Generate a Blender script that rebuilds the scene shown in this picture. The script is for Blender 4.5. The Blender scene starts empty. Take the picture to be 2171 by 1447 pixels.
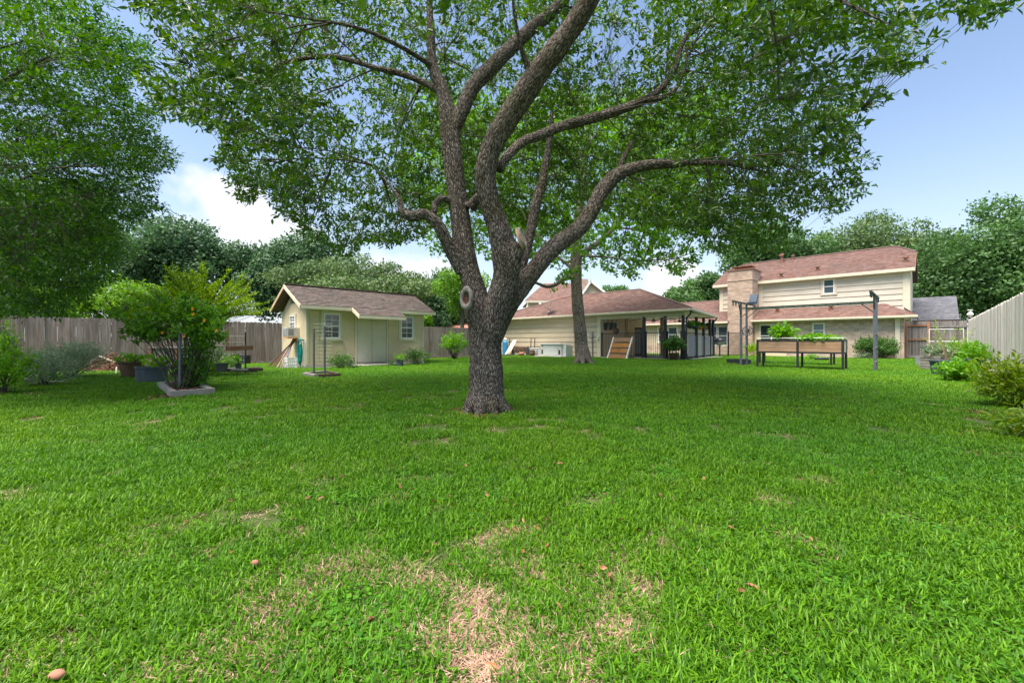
import bpy, math, random
import numpy as np
from mathutils import Vector, Matrix, noise
from mathutils.kdtree import KDTree
random.seed(7); rng = np.random.default_rng(7)
S2 = math.sqrt(2.0)
sc = bpy.context.scene
COL = sc.collection
# ---------------------------------------------------------------- camera, world, sun, exposure
FPX, CX, CY, CH = 880.0, 1085.5, 723.5, 1.05          # focal length in photo pixels, centre, lens height
cam_d = bpy.data.cameras.new('camera'); cam = bpy.data.objects.new('camera', cam_d); COL.objects.link(cam)
cam_d.sensor_width = 36.0; cam_d.lens = 36.0*FPX/2171.0
cam_d.clip_start = 0.05; cam_d.clip_end = 2000.0
cam.location = (0, 0, CH); cam.rotation_euler = (math.radians(90), 0, 0)
sc.camera = cam
SUN_EL, SUN_AZ = math.radians(71), math.radians(-130)   # azimuth from +Y towards +X
world = bpy.data.worlds.new('World'); sc.world = world; world.use_nodes = True
def build_world():
    nt = world.node_tree; N = nt.nodes; L = nt.links; N.clear()
    out = N.new('ShaderNodeOutputWorld'); bg = N.new('ShaderNodeBackground'); bg.inputs['Strength'].default_value = 0.115
    sky = N.new('ShaderNodeTexSky'); sky.sky_type = 'NISHITA'; sky.sun_disc = False
    sky.sun_elevation = SUN_EL; sky.sun_rotation = SUN_AZ
    sky.air_density = 1.0; sky.dust_density = 1.6; sky.ozone_density = .8
    tc = N.new('ShaderNodeTexCoord')
    sep = N.new('ShaderNodeSeparateXYZ'); L.new(tc.outputs['Generated'], sep.inputs[0])
    def mth(op, a, b=None, c=None, clamp=False):
        m = N.new('ShaderNodeMath'); m.operation = op; m.use_clamp = clamp
        for i, v in enumerate((a, b, c)):
            if v is None: continue
            if hasattr(v, 'links'): L.new(v, m.inputs[i])
            else: m.inputs[i].default_value = v
        return m.outputs[0]
    # thin high haze: whiter towards the horizon
    mp = N.new('ShaderNodeMapping'); mp.inputs['Scale'].default_value = (2.2, 2.2, 5.0); L.new(tc.outputs['Generated'], mp.inputs[0])
    nz = N.new('ShaderNodeTexNoise'); nz.inputs['Scale'].default_value = 1.6; nz.inputs['Detail'].default_value = 7; nz.inputs['Roughness'].default_value = .55
    L.new(mp.outputs[0], nz.inputs['Vector'])
    el = sep.outputs[2]
    hz = mth('POWER', mth('SUBTRACT', 1.0, mth('MULTIPLY', el, 1.5, clamp=True), clamp=True), 3.2)
    hz = mth('MULTIPLY', hz, mth('ADD', 0.55, mth('MULTIPLY', nz.outputs['Fac'], 0.6)), clamp=True)
    # cumulus banks: a few soft heaps low over the roofs
    nc = N.new('ShaderNodeTexNoise'); nc.inputs['Scale'].default_value = 9; nc.inputs['Detail'].default_value = 8; nc.inputs['Roughness'].default_value = .5
    L.new(tc.outputs['Generated'], nc.inputs['Vector'])
    total = None
    for (px, py, sharp, size) in ((400, 505, 26, .09), (520, 470, 26, .10), (600, 530, 26, .10), (860, 600, 26, .10), (1450, 620, 22, .1)):
        d = Vector(((px-CX)/FPX, 1, (CY-py)/FPX)).normalized()
        dp = N.new('ShaderNodeVectorMath'); dp.operation = 'DISTANCE'; L.new(tc.outputs['Generated'], dp.inputs[0]); dp.inputs[1].default_value = d
        v = mth('SUBTRACT', size, dp.outputs['Value'])
        v = mth('ADD', v, mth('MULTIPLY', mth('SUBTRACT', nc.outputs['Fac'], .5), .22))
        v = mth('MULTIPLY', v, sharp, clamp=True)
        total = v if total is None else mth('MAXIMUM', total, v)
    mix1 = N.new('ShaderNodeMixRGB'); L.new(hz, mix1.inputs[0]); L.new(sky.outputs[0], mix1.inputs[1]); mix1.inputs[2].default_value = (3.7, 3.95, 4.3, 1)
    mix2 = N.new('ShaderNodeMixRGB'); L.new(mth('MULTIPLY', total, .85), mix2.inputs[0]); L.new(mix1.outputs[0], mix2.inputs[1]); mix2.inputs[2].default_value = (4.4, 4.45, 4.6, 1)
    L.new(mix2.outputs[0], bg.inputs[0]); L.new(bg.outputs[0], out.inputs[0])
build_world()
sun_d = bpy.data.lights.new('sun', 'SUN'); sun_d.energy = 4.8; sun_d.angle = math.radians(48); sun_d.color = (1, .92, .80)
sun = bpy.data.objects.new('sun', sun_d); COL.objects.link(sun)
sd = Vector((math.sin(SUN_AZ)*math.cos(SUN_EL), math.cos(SUN_AZ)*math.cos(SUN_EL), math.sin(SUN_EL)))
sun.rotation_euler = sd.to_track_quat('Z', 'Y').to_euler(); sun.location = (-20, 0, 40)
sc.view_settings.view_transform = 'Standard'; sc.view_settings.look = 'None'; sc.view_settings.gamma = 1
sc.view_settings.use_curve_mapping = False; sc.view_settings.exposure = 1.2
try:
    sc.cycles.max_bounces = 7; sc.cycles.diffuse_bounces = 4; sc.cycles.transparent_max_bounces = 6; sc.cycles.transmission_bounces = 4
    sc.cycles.use_denoising = True
except Exception: pass

# ---------------------------------------------------------------- coordinates: the yard's axes u, v stand at 45 degrees to the view
def W(u, v, z=0.0): return Vector(((u-v)/S2, (u+v)/S2, z))
def UV(x, y): return ((x+y)/S2, (y-x)/S2)
def at(px, py, Y): return Vector(((px-CX)/FPX*Y, Y, CH+(CY-py)*Y/FPX))
def gnd(px, py, z=0.0):
    Y = (CH-z)*FPX/(py-CY); return Vector(((px-CX)/FPX*Y, Y, z))
def onU(px, py, u):
    r = (px-CX)/FPX; Y = u*S2/(1+r); return Y*(1-r)/S2, CH+(CY-py)*Y/FPX
def onV(px, py, v):
    r = (px-CX)/FPX; Y = v*S2/(1-r); return Y*(1+r)/S2, CH+(CY-py)*Y/FPX

# ---------------------------------------------------------------- materials
MATS = {}
def mat(name, c1, c2=None, rough=.7, scale=6, detail=4, bump=0.0, bscale=None, rand=0.0, metal=0.0, spec=.4, stretch=None, coord='Object', attr=None, c3=None, s3=1.5, t3=(.5,.62), nrm=None):
    m = bpy.data.materials.new(name); m.use_nodes = True; nt = m.node_tree; N = nt.nodes; L = nt.links
    b = N['Principled BSDF']; b.inputs['Roughness'].default_value = rough; b.inputs['Metallic'].default_value = metal
    b.inputs['Specular IOR Level'].default_value = spec
    tc = N.new('ShaderNodeTexCoord'); mp = N.new('ShaderNodeMapping')
    L.new(tc.outputs[coord], mp.inputs[0])
    if stretch: mp.inputs['Scale'].default_value = stretch
    vec = mp.outputs[0]
    if rand > 0 and coord == 'Object':       # every copy gets its own piece of the pattern
        oi = N.new('ShaderNodeObjectInfo'); ad = N.new('ShaderNodeVectorMath'); ad.operation = 'ADD'
        mu = N.new('ShaderNodeMath'); mu.operation = 'MULTIPLY'; mu.inputs[1].default_value = 37.0; L.new(oi.outputs['Random'], mu.inputs[0])
        L.new(vec, ad.inputs[0]); L.new(mu.outputs[0], ad.inputs[1]); vec = ad.outputs[0]
    nz = N.new('ShaderNodeTexNoise'); nz.inputs['Scale'].default_value = scale; nz.inputs['Detail'].default_value = detail; L.new(vec, nz.inputs['Vector'])
    c2 = c2 or tuple(min(1, x*1.15) for x in c1)
    rp = N.new('ShaderNodeValToRGB'); rp.color_ramp.elements[0].position = .33; rp.color_ramp.elements[1].position = .67
    rp.color_ramp.elements[0].color = (*c1, 1); rp.color_ramp.elements[1].color = (*c2, 1); L.new(nz.outputs['Fac'], rp.inputs[0])
    col = rp.outputs[0]
    if c3:
        n3 = N.new('ShaderNodeTexNoise'); n3.inputs['Scale'].default_value = s3; n3.inputs['Detail'].default_value = 5; L.new(vec, n3.inputs['Vector'])
        r3 = N.new('ShaderNodeMapRange'); r3.inputs[1].default_value = t3[0]; r3.inputs[2].default_value = t3[1]; L.new(n3.outputs['Fac'], r3.inputs[0])
        mx = N.new('ShaderNodeMixRGB'); L.new(r3.outputs[0], mx.inputs[0]); L.new(col, mx.inputs[1]); mx.inputs[2].default_value = (*c3, 1); col = mx.outputs[0]
    if rand > 0 or attr:
        hs = N.new('ShaderNodeHueSaturation'); L.new(col, hs.inputs['Color'])
        if attr:
            at_ = N.new('ShaderNodeAttribute'); at_.attribute_name = attr; src = at_.outputs['Fac']
        else:
            oi2 = N.new('ShaderNodeObjectInfo'); src = oi2.outputs['Random']
        mr = N.new('ShaderNodeMapRange'); mr.inputs[3].default_value = 1-rand; mr.inputs[4].default_value = 1+rand; L.new(src, mr.inputs[0])
        L.new(mr.outputs[0], hs.inputs['Value'])
        mr2 = N.new('ShaderNodeMapRange'); mr2.inputs[3].default_value = 1+rand*.8; mr2.inputs[4].default_value = 1-rand*.8
        w = N.new('ShaderNodeMath'); w.operation = 'FRACT'; w2 = N.new('ShaderNodeMath'); w2.operation = 'MULTIPLY'; w2.inputs[1].default_value = 7.31
        L.new(src, w2.inputs[0]); L.new(w2.outputs[0], w.inputs[0]); L.new(w.outputs[0], mr2.inputs[0]); L.new(mr2.outputs[0], hs.inputs['Saturation'])
        col = hs.outputs[0]
    L.new(col, b.inputs['Base Color'])
    if bump:
        bp = N.new('ShaderNodeBump'); bp.inputs['Strength'].default_value = bump; bp.inputs['Distance'].default_value = .02
        nb = N.new('ShaderNodeTexNoise'); nb.inputs['Scale'].default_value = bscale or scale*4; nb.inputs['Detail'].default_value = 5; L.new(vec, nb.inputs['Vector'])
        L.new(nb.outputs['Fac'], bp.inputs['Height']); L.new(bp.outputs[0], b.inputs['Normal'])
    MATS[name] = m; return m
def leafmat(name, ca, cb, cc=None, trans=.38, rough=.42, nscale=.7, spec=.45):
    """leaf: colour from the per-leaf attribute 'tint' and a slow noise through the crown; light passes through"""
    m = bpy.data.materials.new(name); m.use_nodes = True; nt = m.node_tree; N = nt.nodes; L = nt.links
    b = N['Principled BSDF']; b.inputs['Roughness'].default_value = rough; b.inputs['Specular IOR Level'].default_value = spec
    a = N.new('ShaderNodeAttribute'); a.attribute_name = 'tint'
    tc = N.new('ShaderNodeTexCoord'); nz = N.new('ShaderNodeTexNoise'); nz.inputs['Scale'].default_value = nscale; nz.inputs['Detail'].default_value = 3
    L.new(tc.outputs['Object'], nz.inputs['Vector'])
    mx0 = N.new('ShaderNodeMath'); mx0.operation = 'MULTIPLY_ADD'; mx0.inputs[1].default_value = .9; L.new(nz.outputs['Fac'], mx0.inputs[0])
    sb = N.new('ShaderNodeMath'); sb.operation = 'MULTIPLY_ADD'; sb.inputs[1].default_value = .75; sb.inputs[2].default_value = -.33; L.new(a.outputs['Fac'], sb.inputs[0]); L.new(sb.outputs[0], mx0.inputs[2])
    rp = N.new('ShaderNodeValToRGB'); e = rp.color_ramp.elements; e[0].color = (*ca, 1); e[1].color = (*cb, 1); e[0].position = .12; e[1].position = .85
    if cc: x = e.new(.93); x.color = (*cc, 1)
    L.new(mx0.outputs[0], rp.inputs[0]); L.new(rp.outputs[0], b.inputs['Base Color'])
    tr = N.new('ShaderNodeBsdfTranslucent')
    hs = N.new('ShaderNodeHueSaturation'); hs.inputs['Hue'].default_value = .485; hs.inputs['Value'].default_value = 1.8; hs.inputs['Saturation'].default_value = 1.1
    L.new(rp.outputs[0], hs.inputs['Color']); L.new(hs.outputs[0], tr.inputs[0])
    ms = N.new('ShaderNodeMixShader'); ms.inputs[0].default_value = trans; L.new(b.outputs[0], ms.inputs[1]); L.new(tr.outputs[0], ms.inputs[2])
    L.new(ms.outputs[0], N['Material Output'].inputs[0]); MATS[name] = m; return m
def barkmat(name, dark, light, sc_=26.0, moss=None, warm=None):
    m = bpy.data.materials.new(name); m.use_nodes = True; nt = m.node_tree; N = nt.nodes; L = nt.links
    b = N['Principled BSDF']; b.inputs['Roughness'].default_value = .9; b.inputs['Specular IOR Level'].default_value = .15
    a = N.new('ShaderNodeAttribute'); a.attribute_name = 'bark'
    nz0 = N.new('ShaderNodeTexNoise'); nz0.inputs['Scale'].default_value = 9; nz0.inputs['Detail'].default_value = 3; L.new(a.outputs['Vector'], nz0.inputs['Vector'])
    ad = N.new('ShaderNodeVectorMath'); ad.operation = 'MULTIPLY_ADD'; L.new(nz0.outputs['Color'], ad.inputs[0]); ad.inputs[1].default_value = (.05, .05, .05); L.new(a.outputs['Vector'], ad.inputs[2])
    vo = N.new('ShaderNodeTexVoronoi'); vo.feature = 'DISTANCE_TO_EDGE'; vo.inputs['Scale'].default_value = sc_; L.new(ad.outputs[0], vo.inputs['Vector'])
    vc = N.new('ShaderNodeTexVoronoi'); vc.inputs['Scale'].default_value = sc_; L.new(ad.outputs[0], vc.inputs['Vector'])
    n2 = N.new('ShaderNodeTexNoise'); n2.inputs['Scale'].default_value = sc_*2.5; n2.inputs['Detail'].default_value = 6; L.new(a.outputs['Vector'], n2.inputs['Vector'])
    h = N.new('ShaderNodeMapRange'); h.inputs[1].default_value = 0.0; h.inputs[2].default_value = .22; L.new(vo.outputs['Distance'], h.inputs[0])
    mm = N.new('ShaderNodeMath'); mm.operation = 'MULTIPLY'; L.new(h.outputs[0], mm.inputs[0])
    m2 = N.new('ShaderNodeMath'); m2.operation = 'MULTIPLY_ADD'; m2.inputs[1].default_value = 1.1; m2.inputs[2].default_value = .3; L.new(n2.outputs['Fac'], m2.inputs[0]); L.new(m2.outputs[0], mm.inputs[1])
    rp = N.new('ShaderNodeValToRGB'); e = rp.color_ramp.elements; e[0].color = (*dark, 1); e[1].color = (*light, 1); e[0].position = .1; e[1].position = 1.0
    L.new(mm.outputs[0], rp.inputs[0]); col = rp.outputs[0]
    hs = N.new('ShaderNodeHueSaturation'); L.new(col, hs.inputs['Color'])
    mr = N.new('ShaderNodeMapRange'); mr.inputs[3].default_value = .7; mr.inputs[4].default_value = 1.3; L.new(vc.outputs['Color'], mr.inputs[0]); L.new(mr.outputs[0], hs.inputs['Value']); col = hs.outputs[0]
    if moss:
        tc = N.new('ShaderNodeTexCoord'); n3 = N.new('ShaderNodeTexNoise'); n3.inputs['Scale'].default_value = 1.7; n3.inputs['Detail'].default_value = 5; L.new(tc.outputs['Object'], n3.inputs['Vector'])
        r3 = N.new('ShaderNodeMapRange'); r3.inputs[1].default_value = .48; r3.inputs[2].default_value = .66; r3.inputs[4].default_value = .6; L.new(n3.outputs['Fac'], r3.inputs[0])
        mx = N.new('ShaderNodeMixRGB'); mx.blend_type = 'MULTIPLY'; L.new(r3.outputs[0], mx.inputs[0]); L.new(col, mx.inputs[1]); mx.inputs[2].default_value = (*moss, 1); col = mx.outputs[0]
    L.new(col, b.inputs['Base Color'])
    bp = N.new('ShaderNodeBump'); bp.inputs['Strength'].default_value = .9; bp.inputs['Distance'].default_value = .02; L.new(mm.outputs[0], bp.inputs['Height']); L.new(bp.outputs[0], b.inputs['Normal'])
    MATS[name] = m; return m
def brickmat(name, c1, c2, mortar, soldier=False):
    m = bpy.data.materials.new(name); m.use_nodes = True; nt = m.node_tree; N = nt.nodes; L = nt.links
    b = N['Principled BSDF']; b.inputs['Roughness'].default_value = .9; b.inputs['Specular IOR Level'].default_value = .2
    tc = N.new('ShaderNodeTexCoord'); sp = N.new('ShaderNodeSeparateXYZ'); cb = N.new('ShaderNodeCombineXYZ'); L.new(tc.outputs['Object'], sp.inputs[0])
    ad = N.new('ShaderNodeMath'); ad.operation = 'ADD'; L.new(sp.outputs[0], ad.inputs[0]); L.new(sp.outputs[1], ad.inputs[1])
    L.new(ad.outputs[0], cb.inputs[0]); L.new(sp.outputs[2], cb.inputs[1])
    br = N.new('ShaderNodeTexBrick'); L.new(cb.outputs[0], br.inputs[0]); br.inputs['Scale'].default_value = 1.0
    br.inputs['Color1'].default_value = (*c1, 1); br.inputs['Color2'].default_value = (*c2, 1); br.inputs['Mortar'].default_value = (*mortar, 1)
    br.inputs['Brick Width'].default_value = .26; br.inputs['Row Height'].default_value = .085; br.inputs['Mortar Size'].default_value = .010; br.inputs['Bias'].default_value = -.25
    nz = N.new('ShaderNodeTexNoise'); nz.inputs['Scale'].default_value = 2.3; nz.inputs['Detail'].default_value = 6; L.new(cb.outputs[0], nz.inputs[0])
    mp = N.new('ShaderNodeMapping'); mp.inputs['Scale'].default_value = (3.846, 11.765, 1); L.new(cb.outputs[0], mp.inputs[0])
    vn = N.new('ShaderNodeTexWhiteNoise'); fl = N.new('ShaderNodeVectorMath'); fl.operation = 'FLOOR'; L.new(mp.outputs[0], fl.inputs[0]); L.new(fl.outputs[0], vn.inputs[0])
    hs = N.new('ShaderNodeHueSaturation'); L.new(br.outputs[0], hs.inputs['Color'])
    a2 = N.new('ShaderNodeMath'); a2.operation = 'MULTIPLY_ADD'; a2.inputs[1].default_value = .7; a2.inputs[2].default_value = .65; L.new(nz.outputs[0], a2.inputs[0]); L.new(a2.outputs[0], hs.inputs['Value'])
    v2 = N.new('ShaderNodeMapRange'); v2.inputs[3].default_value = .80; v2.inputs[4].default_value = 1.16; L.new(vn.outputs[0], v2.inputs[0]); vm = N.new('ShaderNodeMath'); vm.operation = 'MULTIPLY'; L.new(a2.outputs[0], vm.inputs[0]); L.new(v2.outputs[0], vm.inputs[1]); L.new(vm.outputs[0], hs.inputs['Value'])
    pw = N.new('ShaderNodeMapRange'); pw.inputs[1].default_value = .94; pw.inputs[2].default_value = 1.0; pw.inputs[3].default_value = 0; pw.inputs[4].default_value = .5; L.new(vn.outputs[0], pw.inputs[0])
    mx = N.new('ShaderNodeMixRGB'); L.new(pw.outputs[0], mx.inputs[0]); L.new(hs.outputs[0], mx.inputs[1]); mx.inputs[2].default_value = (.16, .09, .07, 1)
    L.new(mx.outputs[0], b.inputs['Base Color'])
    bp = N.new('ShaderNodeBump'); bp.inputs['Strength'].default_value = .6; bp.inputs['Distance'].default_value = .01; bp.invert = True; L.new(br.outputs['Fac'], bp.inputs['Height']); L.new(bp.outputs[0], b.inputs['Normal'])
    MATS[name] = m; return m
def glassmat(name, c=(.03, .045, .055), rough=.06):
    m = bpy.data.materials.new(name); m.use_nodes = True; b = m.node_tree.nodes['Principled BSDF']
    b.inputs['Base Color'].default_value = (*c, 1); b.inputs['Roughness'].default_value = rough; b.inputs['Specular IOR Level'].default_value = .9
    MATS[name] = m; return m

mat('lawn_soil', (.05, .06, .015), (.10, .12, .03), rough=.95, scale=9, bump=.6, c3=(.045, .09, .012), s3=.8, t3=(.42, .6))
def grassmat(name, ca, cb, cc):
    m = leafmat(name, ca, cb, None, trans=.30, rough=.5, nscale=1.0, spec=.3)
    nt = m.node_tree; N = nt.nodes; L = nt.links
    # slow patches over the lawn in world position
    g = N.new('ShaderNodeNewGeometry'); n = N.new('ShaderNodeTexNoise'); n.inputs['Scale'].default_value = .35; n.inputs['Detail'].default_value = 6; L.new(g.outputs['Position'], n.inputs['Vector'])
    mr = N.new('ShaderNodeMapRange'); mr.inputs[1].default_value = .38; mr.inputs[2].default_value = .66; L.new(n.outputs[0], mr.inputs[0])
    rp = [x for x in N if x.bl_idname == 'ShaderNodeValToRGB'][0]
    mx = N.new('ShaderNodeMixRGB'); L.new(mr.outputs[0], mx.inputs[0]); mx.blend_type = 'MIX'
    h = N.new('ShaderNodeMixRGB'); h.blend_type = 'MULTIPLY'; h.inputs[0].default_value = 1; L.new(rp.outputs[0], h.inputs[1]); h.inputs[2].default_value = (*cc, 1)
    L.new(rp.outputs[0], mx.inputs[1]); L.new(h.outputs[0], mx.inputs[2])
    L.new(mx.outputs[0], N['Principled BSDF'].inputs['Base Color'])
    hs = [x for x in N if x.bl_idname == 'ShaderNodeHueSaturation'][0]; L.new(mx.outputs[0], hs.inputs['Color']); hs.inputs['Value'].default_value = 1.3; hs.inputs['Hue'].default_value = .495
    return m
grassmat('grass', (.028, .118, .005), (.13, .335, .010), (1.45, 1.1, .6))
leafmat('straw', (.33, .19, .13), (.70, .50, .38), trans=.15, rough=.8, spec=.2)
leafmat('clover', (.05, .19, .01), (.13, .33, .02), trans=.3, nscale=2)
leafmat('dead_leaf', (.12, .045, .02), (.50, .24, .12), trans=.1, rough=.6)
leafmat('oak_leaf', (.014, .055, .009), (.085, .20, .015), (.17, .26, .03), trans=.36, rough=.36, spec=.6)
leafmat('maple_leaf', (.03, .10, .008), (.10, .26, .015), (.16, .3, .02), trans=.5)
leafmat('elm_leaf', (.007, .040, .010), (.065, .185, .012), (.14, .30, .015), trans=.34, rough=.5, spec=.3)
leafmat('far_leaf_blue', (.028, .08, .035), (.085, .18, .065), trans=.25, rough=.6, nscale=.35)
leafmat('far_leaf_mid', (.025, .08, .022), (.09, .20, .045), trans=.28, rough=.6, nscale=.35)
leafmat('far_leaf_olive', (.045, .095, .028), (.12, .20, .06), trans=.25, rough=.6, nscale=.4)
leafmat('far_leaf_bright', (.05, .15, .010), (.16, .34, .02), trans=.35, rough=.6, nscale=.6)
leafmat('lime_leaf', (.09, .22, .008), (.27, .42, .015), (.5, .32, .04), trans=.4, nscale=1.4)
leafmat('vine_leaf', (.035, .14, .010), (.13, .32, .02), (.2, .3, .02), trans=.38, nscale=2)
leafmat('sage_leaf', (.10, .17, .09), (.27, .36, .22), trans=.25, nscale=2)
leafmat('bright_bush', (.07, .22, .008), (.17, .40, .015), trans=.4, nscale=2)
leafmat('red_tip', (.07, .17, .014), (.23, .32, .03), (.55, .17, .06), trans=.35, nscale=2.5)
leafmat('shrub_leaf', (.03, .10, .015), (.09, .20, .04), trans=.3, nscale=2)
leafmat('orange_petal', (.7, .22, .02), (.85, .38, .03), trans=.3)
barkmat('oak_bark', (.040, .031, .027), (.31, .268, .235), 52, moss=(.55, .55, .33))
barkmat('grey_bark', (.06, .05, .042), (.33, .29, .25), 30, moss=(.8, .8, .7))
mat('twig', (.05, .04, .032), (.10, .085, .07), rough=.9)
mat('heartwood', (.30, .19, .115), (.43, .29, .18), rough=.8, scale=14)
mat('callus', (.16, .145, .13), (.27, .25, .23), rough=.9, scale=18, bump=.5)
mat('hollow', (.10, .05, .03), (.17, .09, .06), rough=.95, scale=20, bump=.6)
WS = (9, 9, .7)
mat('fence_wood', (.19, .15, .137), (.33, .275, .255), rough=.9, scale=2.2, detail=7, bump=.35, rand=.22, stretch=WS, c3=(.17, .115, .10), s3=.9, t3=(.55, .7))
mat('fence_pale', (.52, .48, .45), (.70, .655, .62), rough=.9, scale=2.2, detail=7, bump=.35, rand=.13, stretch=WS)
mat('gate_wood', (.13, .12, .12), (.24, .22, .21), rough=.9, scale=2.2, detail=6, bump=.3, rand=.25, stretch=WS)
mat('red_wood', (.23, .11, .065), (.33, .17, .10), rough=.85, scale=3, rand=.15, bump=.2)
mat('shed_paint', (.60, .495, .32), (.68, .57, .385), rough=.75, scale=1.3, c3=(.47, .40, .29), s3=1.2, t3=(.5, .85), bump=.08, bscale=40)
mat('shed_trim', (.60, .555, .42), (.67, .62, .49), rough=.7, scale=2)
mat('door_paint', (.56, .52, .42), (.63, .59, .48), rough=.6, scale=1.5)
mat('soffit_tan', (.50, .36, .22), (.58, .42, .27), rough=.8)
mat('siding', (.56, .47, .335), (.63, .53, .39), rough=.7, scale=1.4, rand=.05, c3=(.46, .39, .29), s3=.7, t3=(.5, .85))
mat('siding_white', (.56, .505, .42), (.63, .57, .48), rough=.7, scale=1.2, rand=.045, c3=(.48, .43, .36), s3=.7, t3=(.5, .85))
mat('peach_wall', (.78, .58, .41), (.82, .63, .46), rough=.8)
mat('trim_cream', (.62, .56, .43), (.69, .63, .50), rough=.6)
mat('white_vinyl', (.78, .78, .77), (.82, .82, .81), rough=.4)
mat('shingle_red', (.13, .075, .062), (.195, .115, .096), rough=.95, scale=5, bump=.3, rand=.20, attr='tint', c3=(.13, .085, .075), s3=.35, t3=(.5, .75))
mat('shingle_grey', (.055, .045, .041), (.125, .102, .094), rough=.95, scale=9, bump=.3, rand=.17, c3=(.13, .08, .07), s3=.6, t3=(.55, .75))
mat('shingle_slate', (.085, .088, .105), (.13, .133, .15), rough=.95, scale=5, rand=.2, attr='tint')
mat('shingle_terra', (.42, .19, .13), (.50, .25, .18), rough=.9, scale=5, rand=.15, attr='tint')
mat('ridge_cap', (.10, .07, .06), (.16, .11, .10), rough=.95)
brickmat('brick_wall', (.56, .43, .34), (.47, .33, .26), (.56, .50, .43))
brickmat('brick_chimney', (.46, .325, .25), (.37, .245, .185), (.46, .40, .34))
mat('soldier_brick', (.42, .31, .24), (.50, .39, .31), rough=.9, rand=.15, attr='tint')
glassmat('pane'); glassmat('pane_blind', (.20, .24, .26), .15); glassmat('pane_blue', (.07, .10, .13), .08)
mat('black_metal', (.016, .017, .02), (.025, .027, .03), rough=.45, spec=.5)
mat('navy_metal', (.022, .026, .036), (.035, .04, .052), rough=.5)
mat('grey_metal', (.10, .115, .14), (.155, .17, .20), rough=.5, metal=.3, scale=12)
mat('green_metal', (.028, .055, .045), (.05, .075, .065), rough=.5)
mat('galv', (.34, .35, .36), (.44, .45, .46), rough=.45, metal=.4)
mat('white_plastic', (.70, .70, .69), (.76, .76, .75), rough=.5)
mat('off_white', (.55, .56, .54), (.62, .63, .61), rough=.55)
mat('grey_plastic', (.22, .23, .25), (.28, .29, .31), rough=.6)
mat('blue_tank', (.03, .25, .52), (.05, .31, .60), rough=.4)
mat('teal_hose', (.005, .22, .20), (.012, .30, .27), rough=.4)
mat('terracotta', (.33, .14, .09), (.42, .20, .13), rough=.85)
mat('brown_tub', (.115, .07, .045), (.18, .11, .075), rough=.7, scale=5)
mat('blue_tub', (.055, .075, .10), (.085, .11, .14), rough=.6, scale=5)
mat('dark_pot', (.028, .032, .042), (.045, .05, .062), rough=.55)
mat('grey_pot', (.06, .07, .075), (.09, .10, .105), rough=.6)
mat('soil', (.05, .033, .022), (.10, .065, .045), rough=1, scale=30, bump=.8)
mat('mulch', (.11, .052, .036), (.25, .135, .10), rough=.95, rand=.4, attr='tint', scale=10)
mat('old_timber', (.22, .20, .185), (.36, .335, .31), rough=.9, scale=3, detail=7, bump=.4, rand=.12)
mat('dark_timber', (.055, .035, .028), (.12, .08, .065), rough=.9, scale=4, bump=.4, rand=.2)
mat('cedar', (.30, .175, .105), (.41, .26, .165), rough=.7, scale=2.5, rand=.12, stretch=(1, 1, 7))
mat('orange_wood', (.48, .20, .06), (.60, .29, .10), rough=.7, scale=2.5, rand=.12)
mat('concrete', (.42, .39, .35), (.52, .49, .45), rough=.9, scale=5, bump=.3)
mat('stone', (.34, .32, .30), (.5, .48, .45), rough=.9, scale=6, bump=.5)
mat('firewood', (.09, .055, .035), (.2, .13, .09), rough=.95, rand=.3, scale=8)
mat('wire', (.5, .5, .4), (.6, .6, .5), rough=.5, metal=.3)
mat('bird_blue', (.035, .055, .095), (.07, .105, .17), rough=.6, scale=9)
mat('brown_copper', (.18, .085, .055), (.26, .13, .085), rough=.6)
mat('bulb', (.7, .65, .5), rough=.3)

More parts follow.
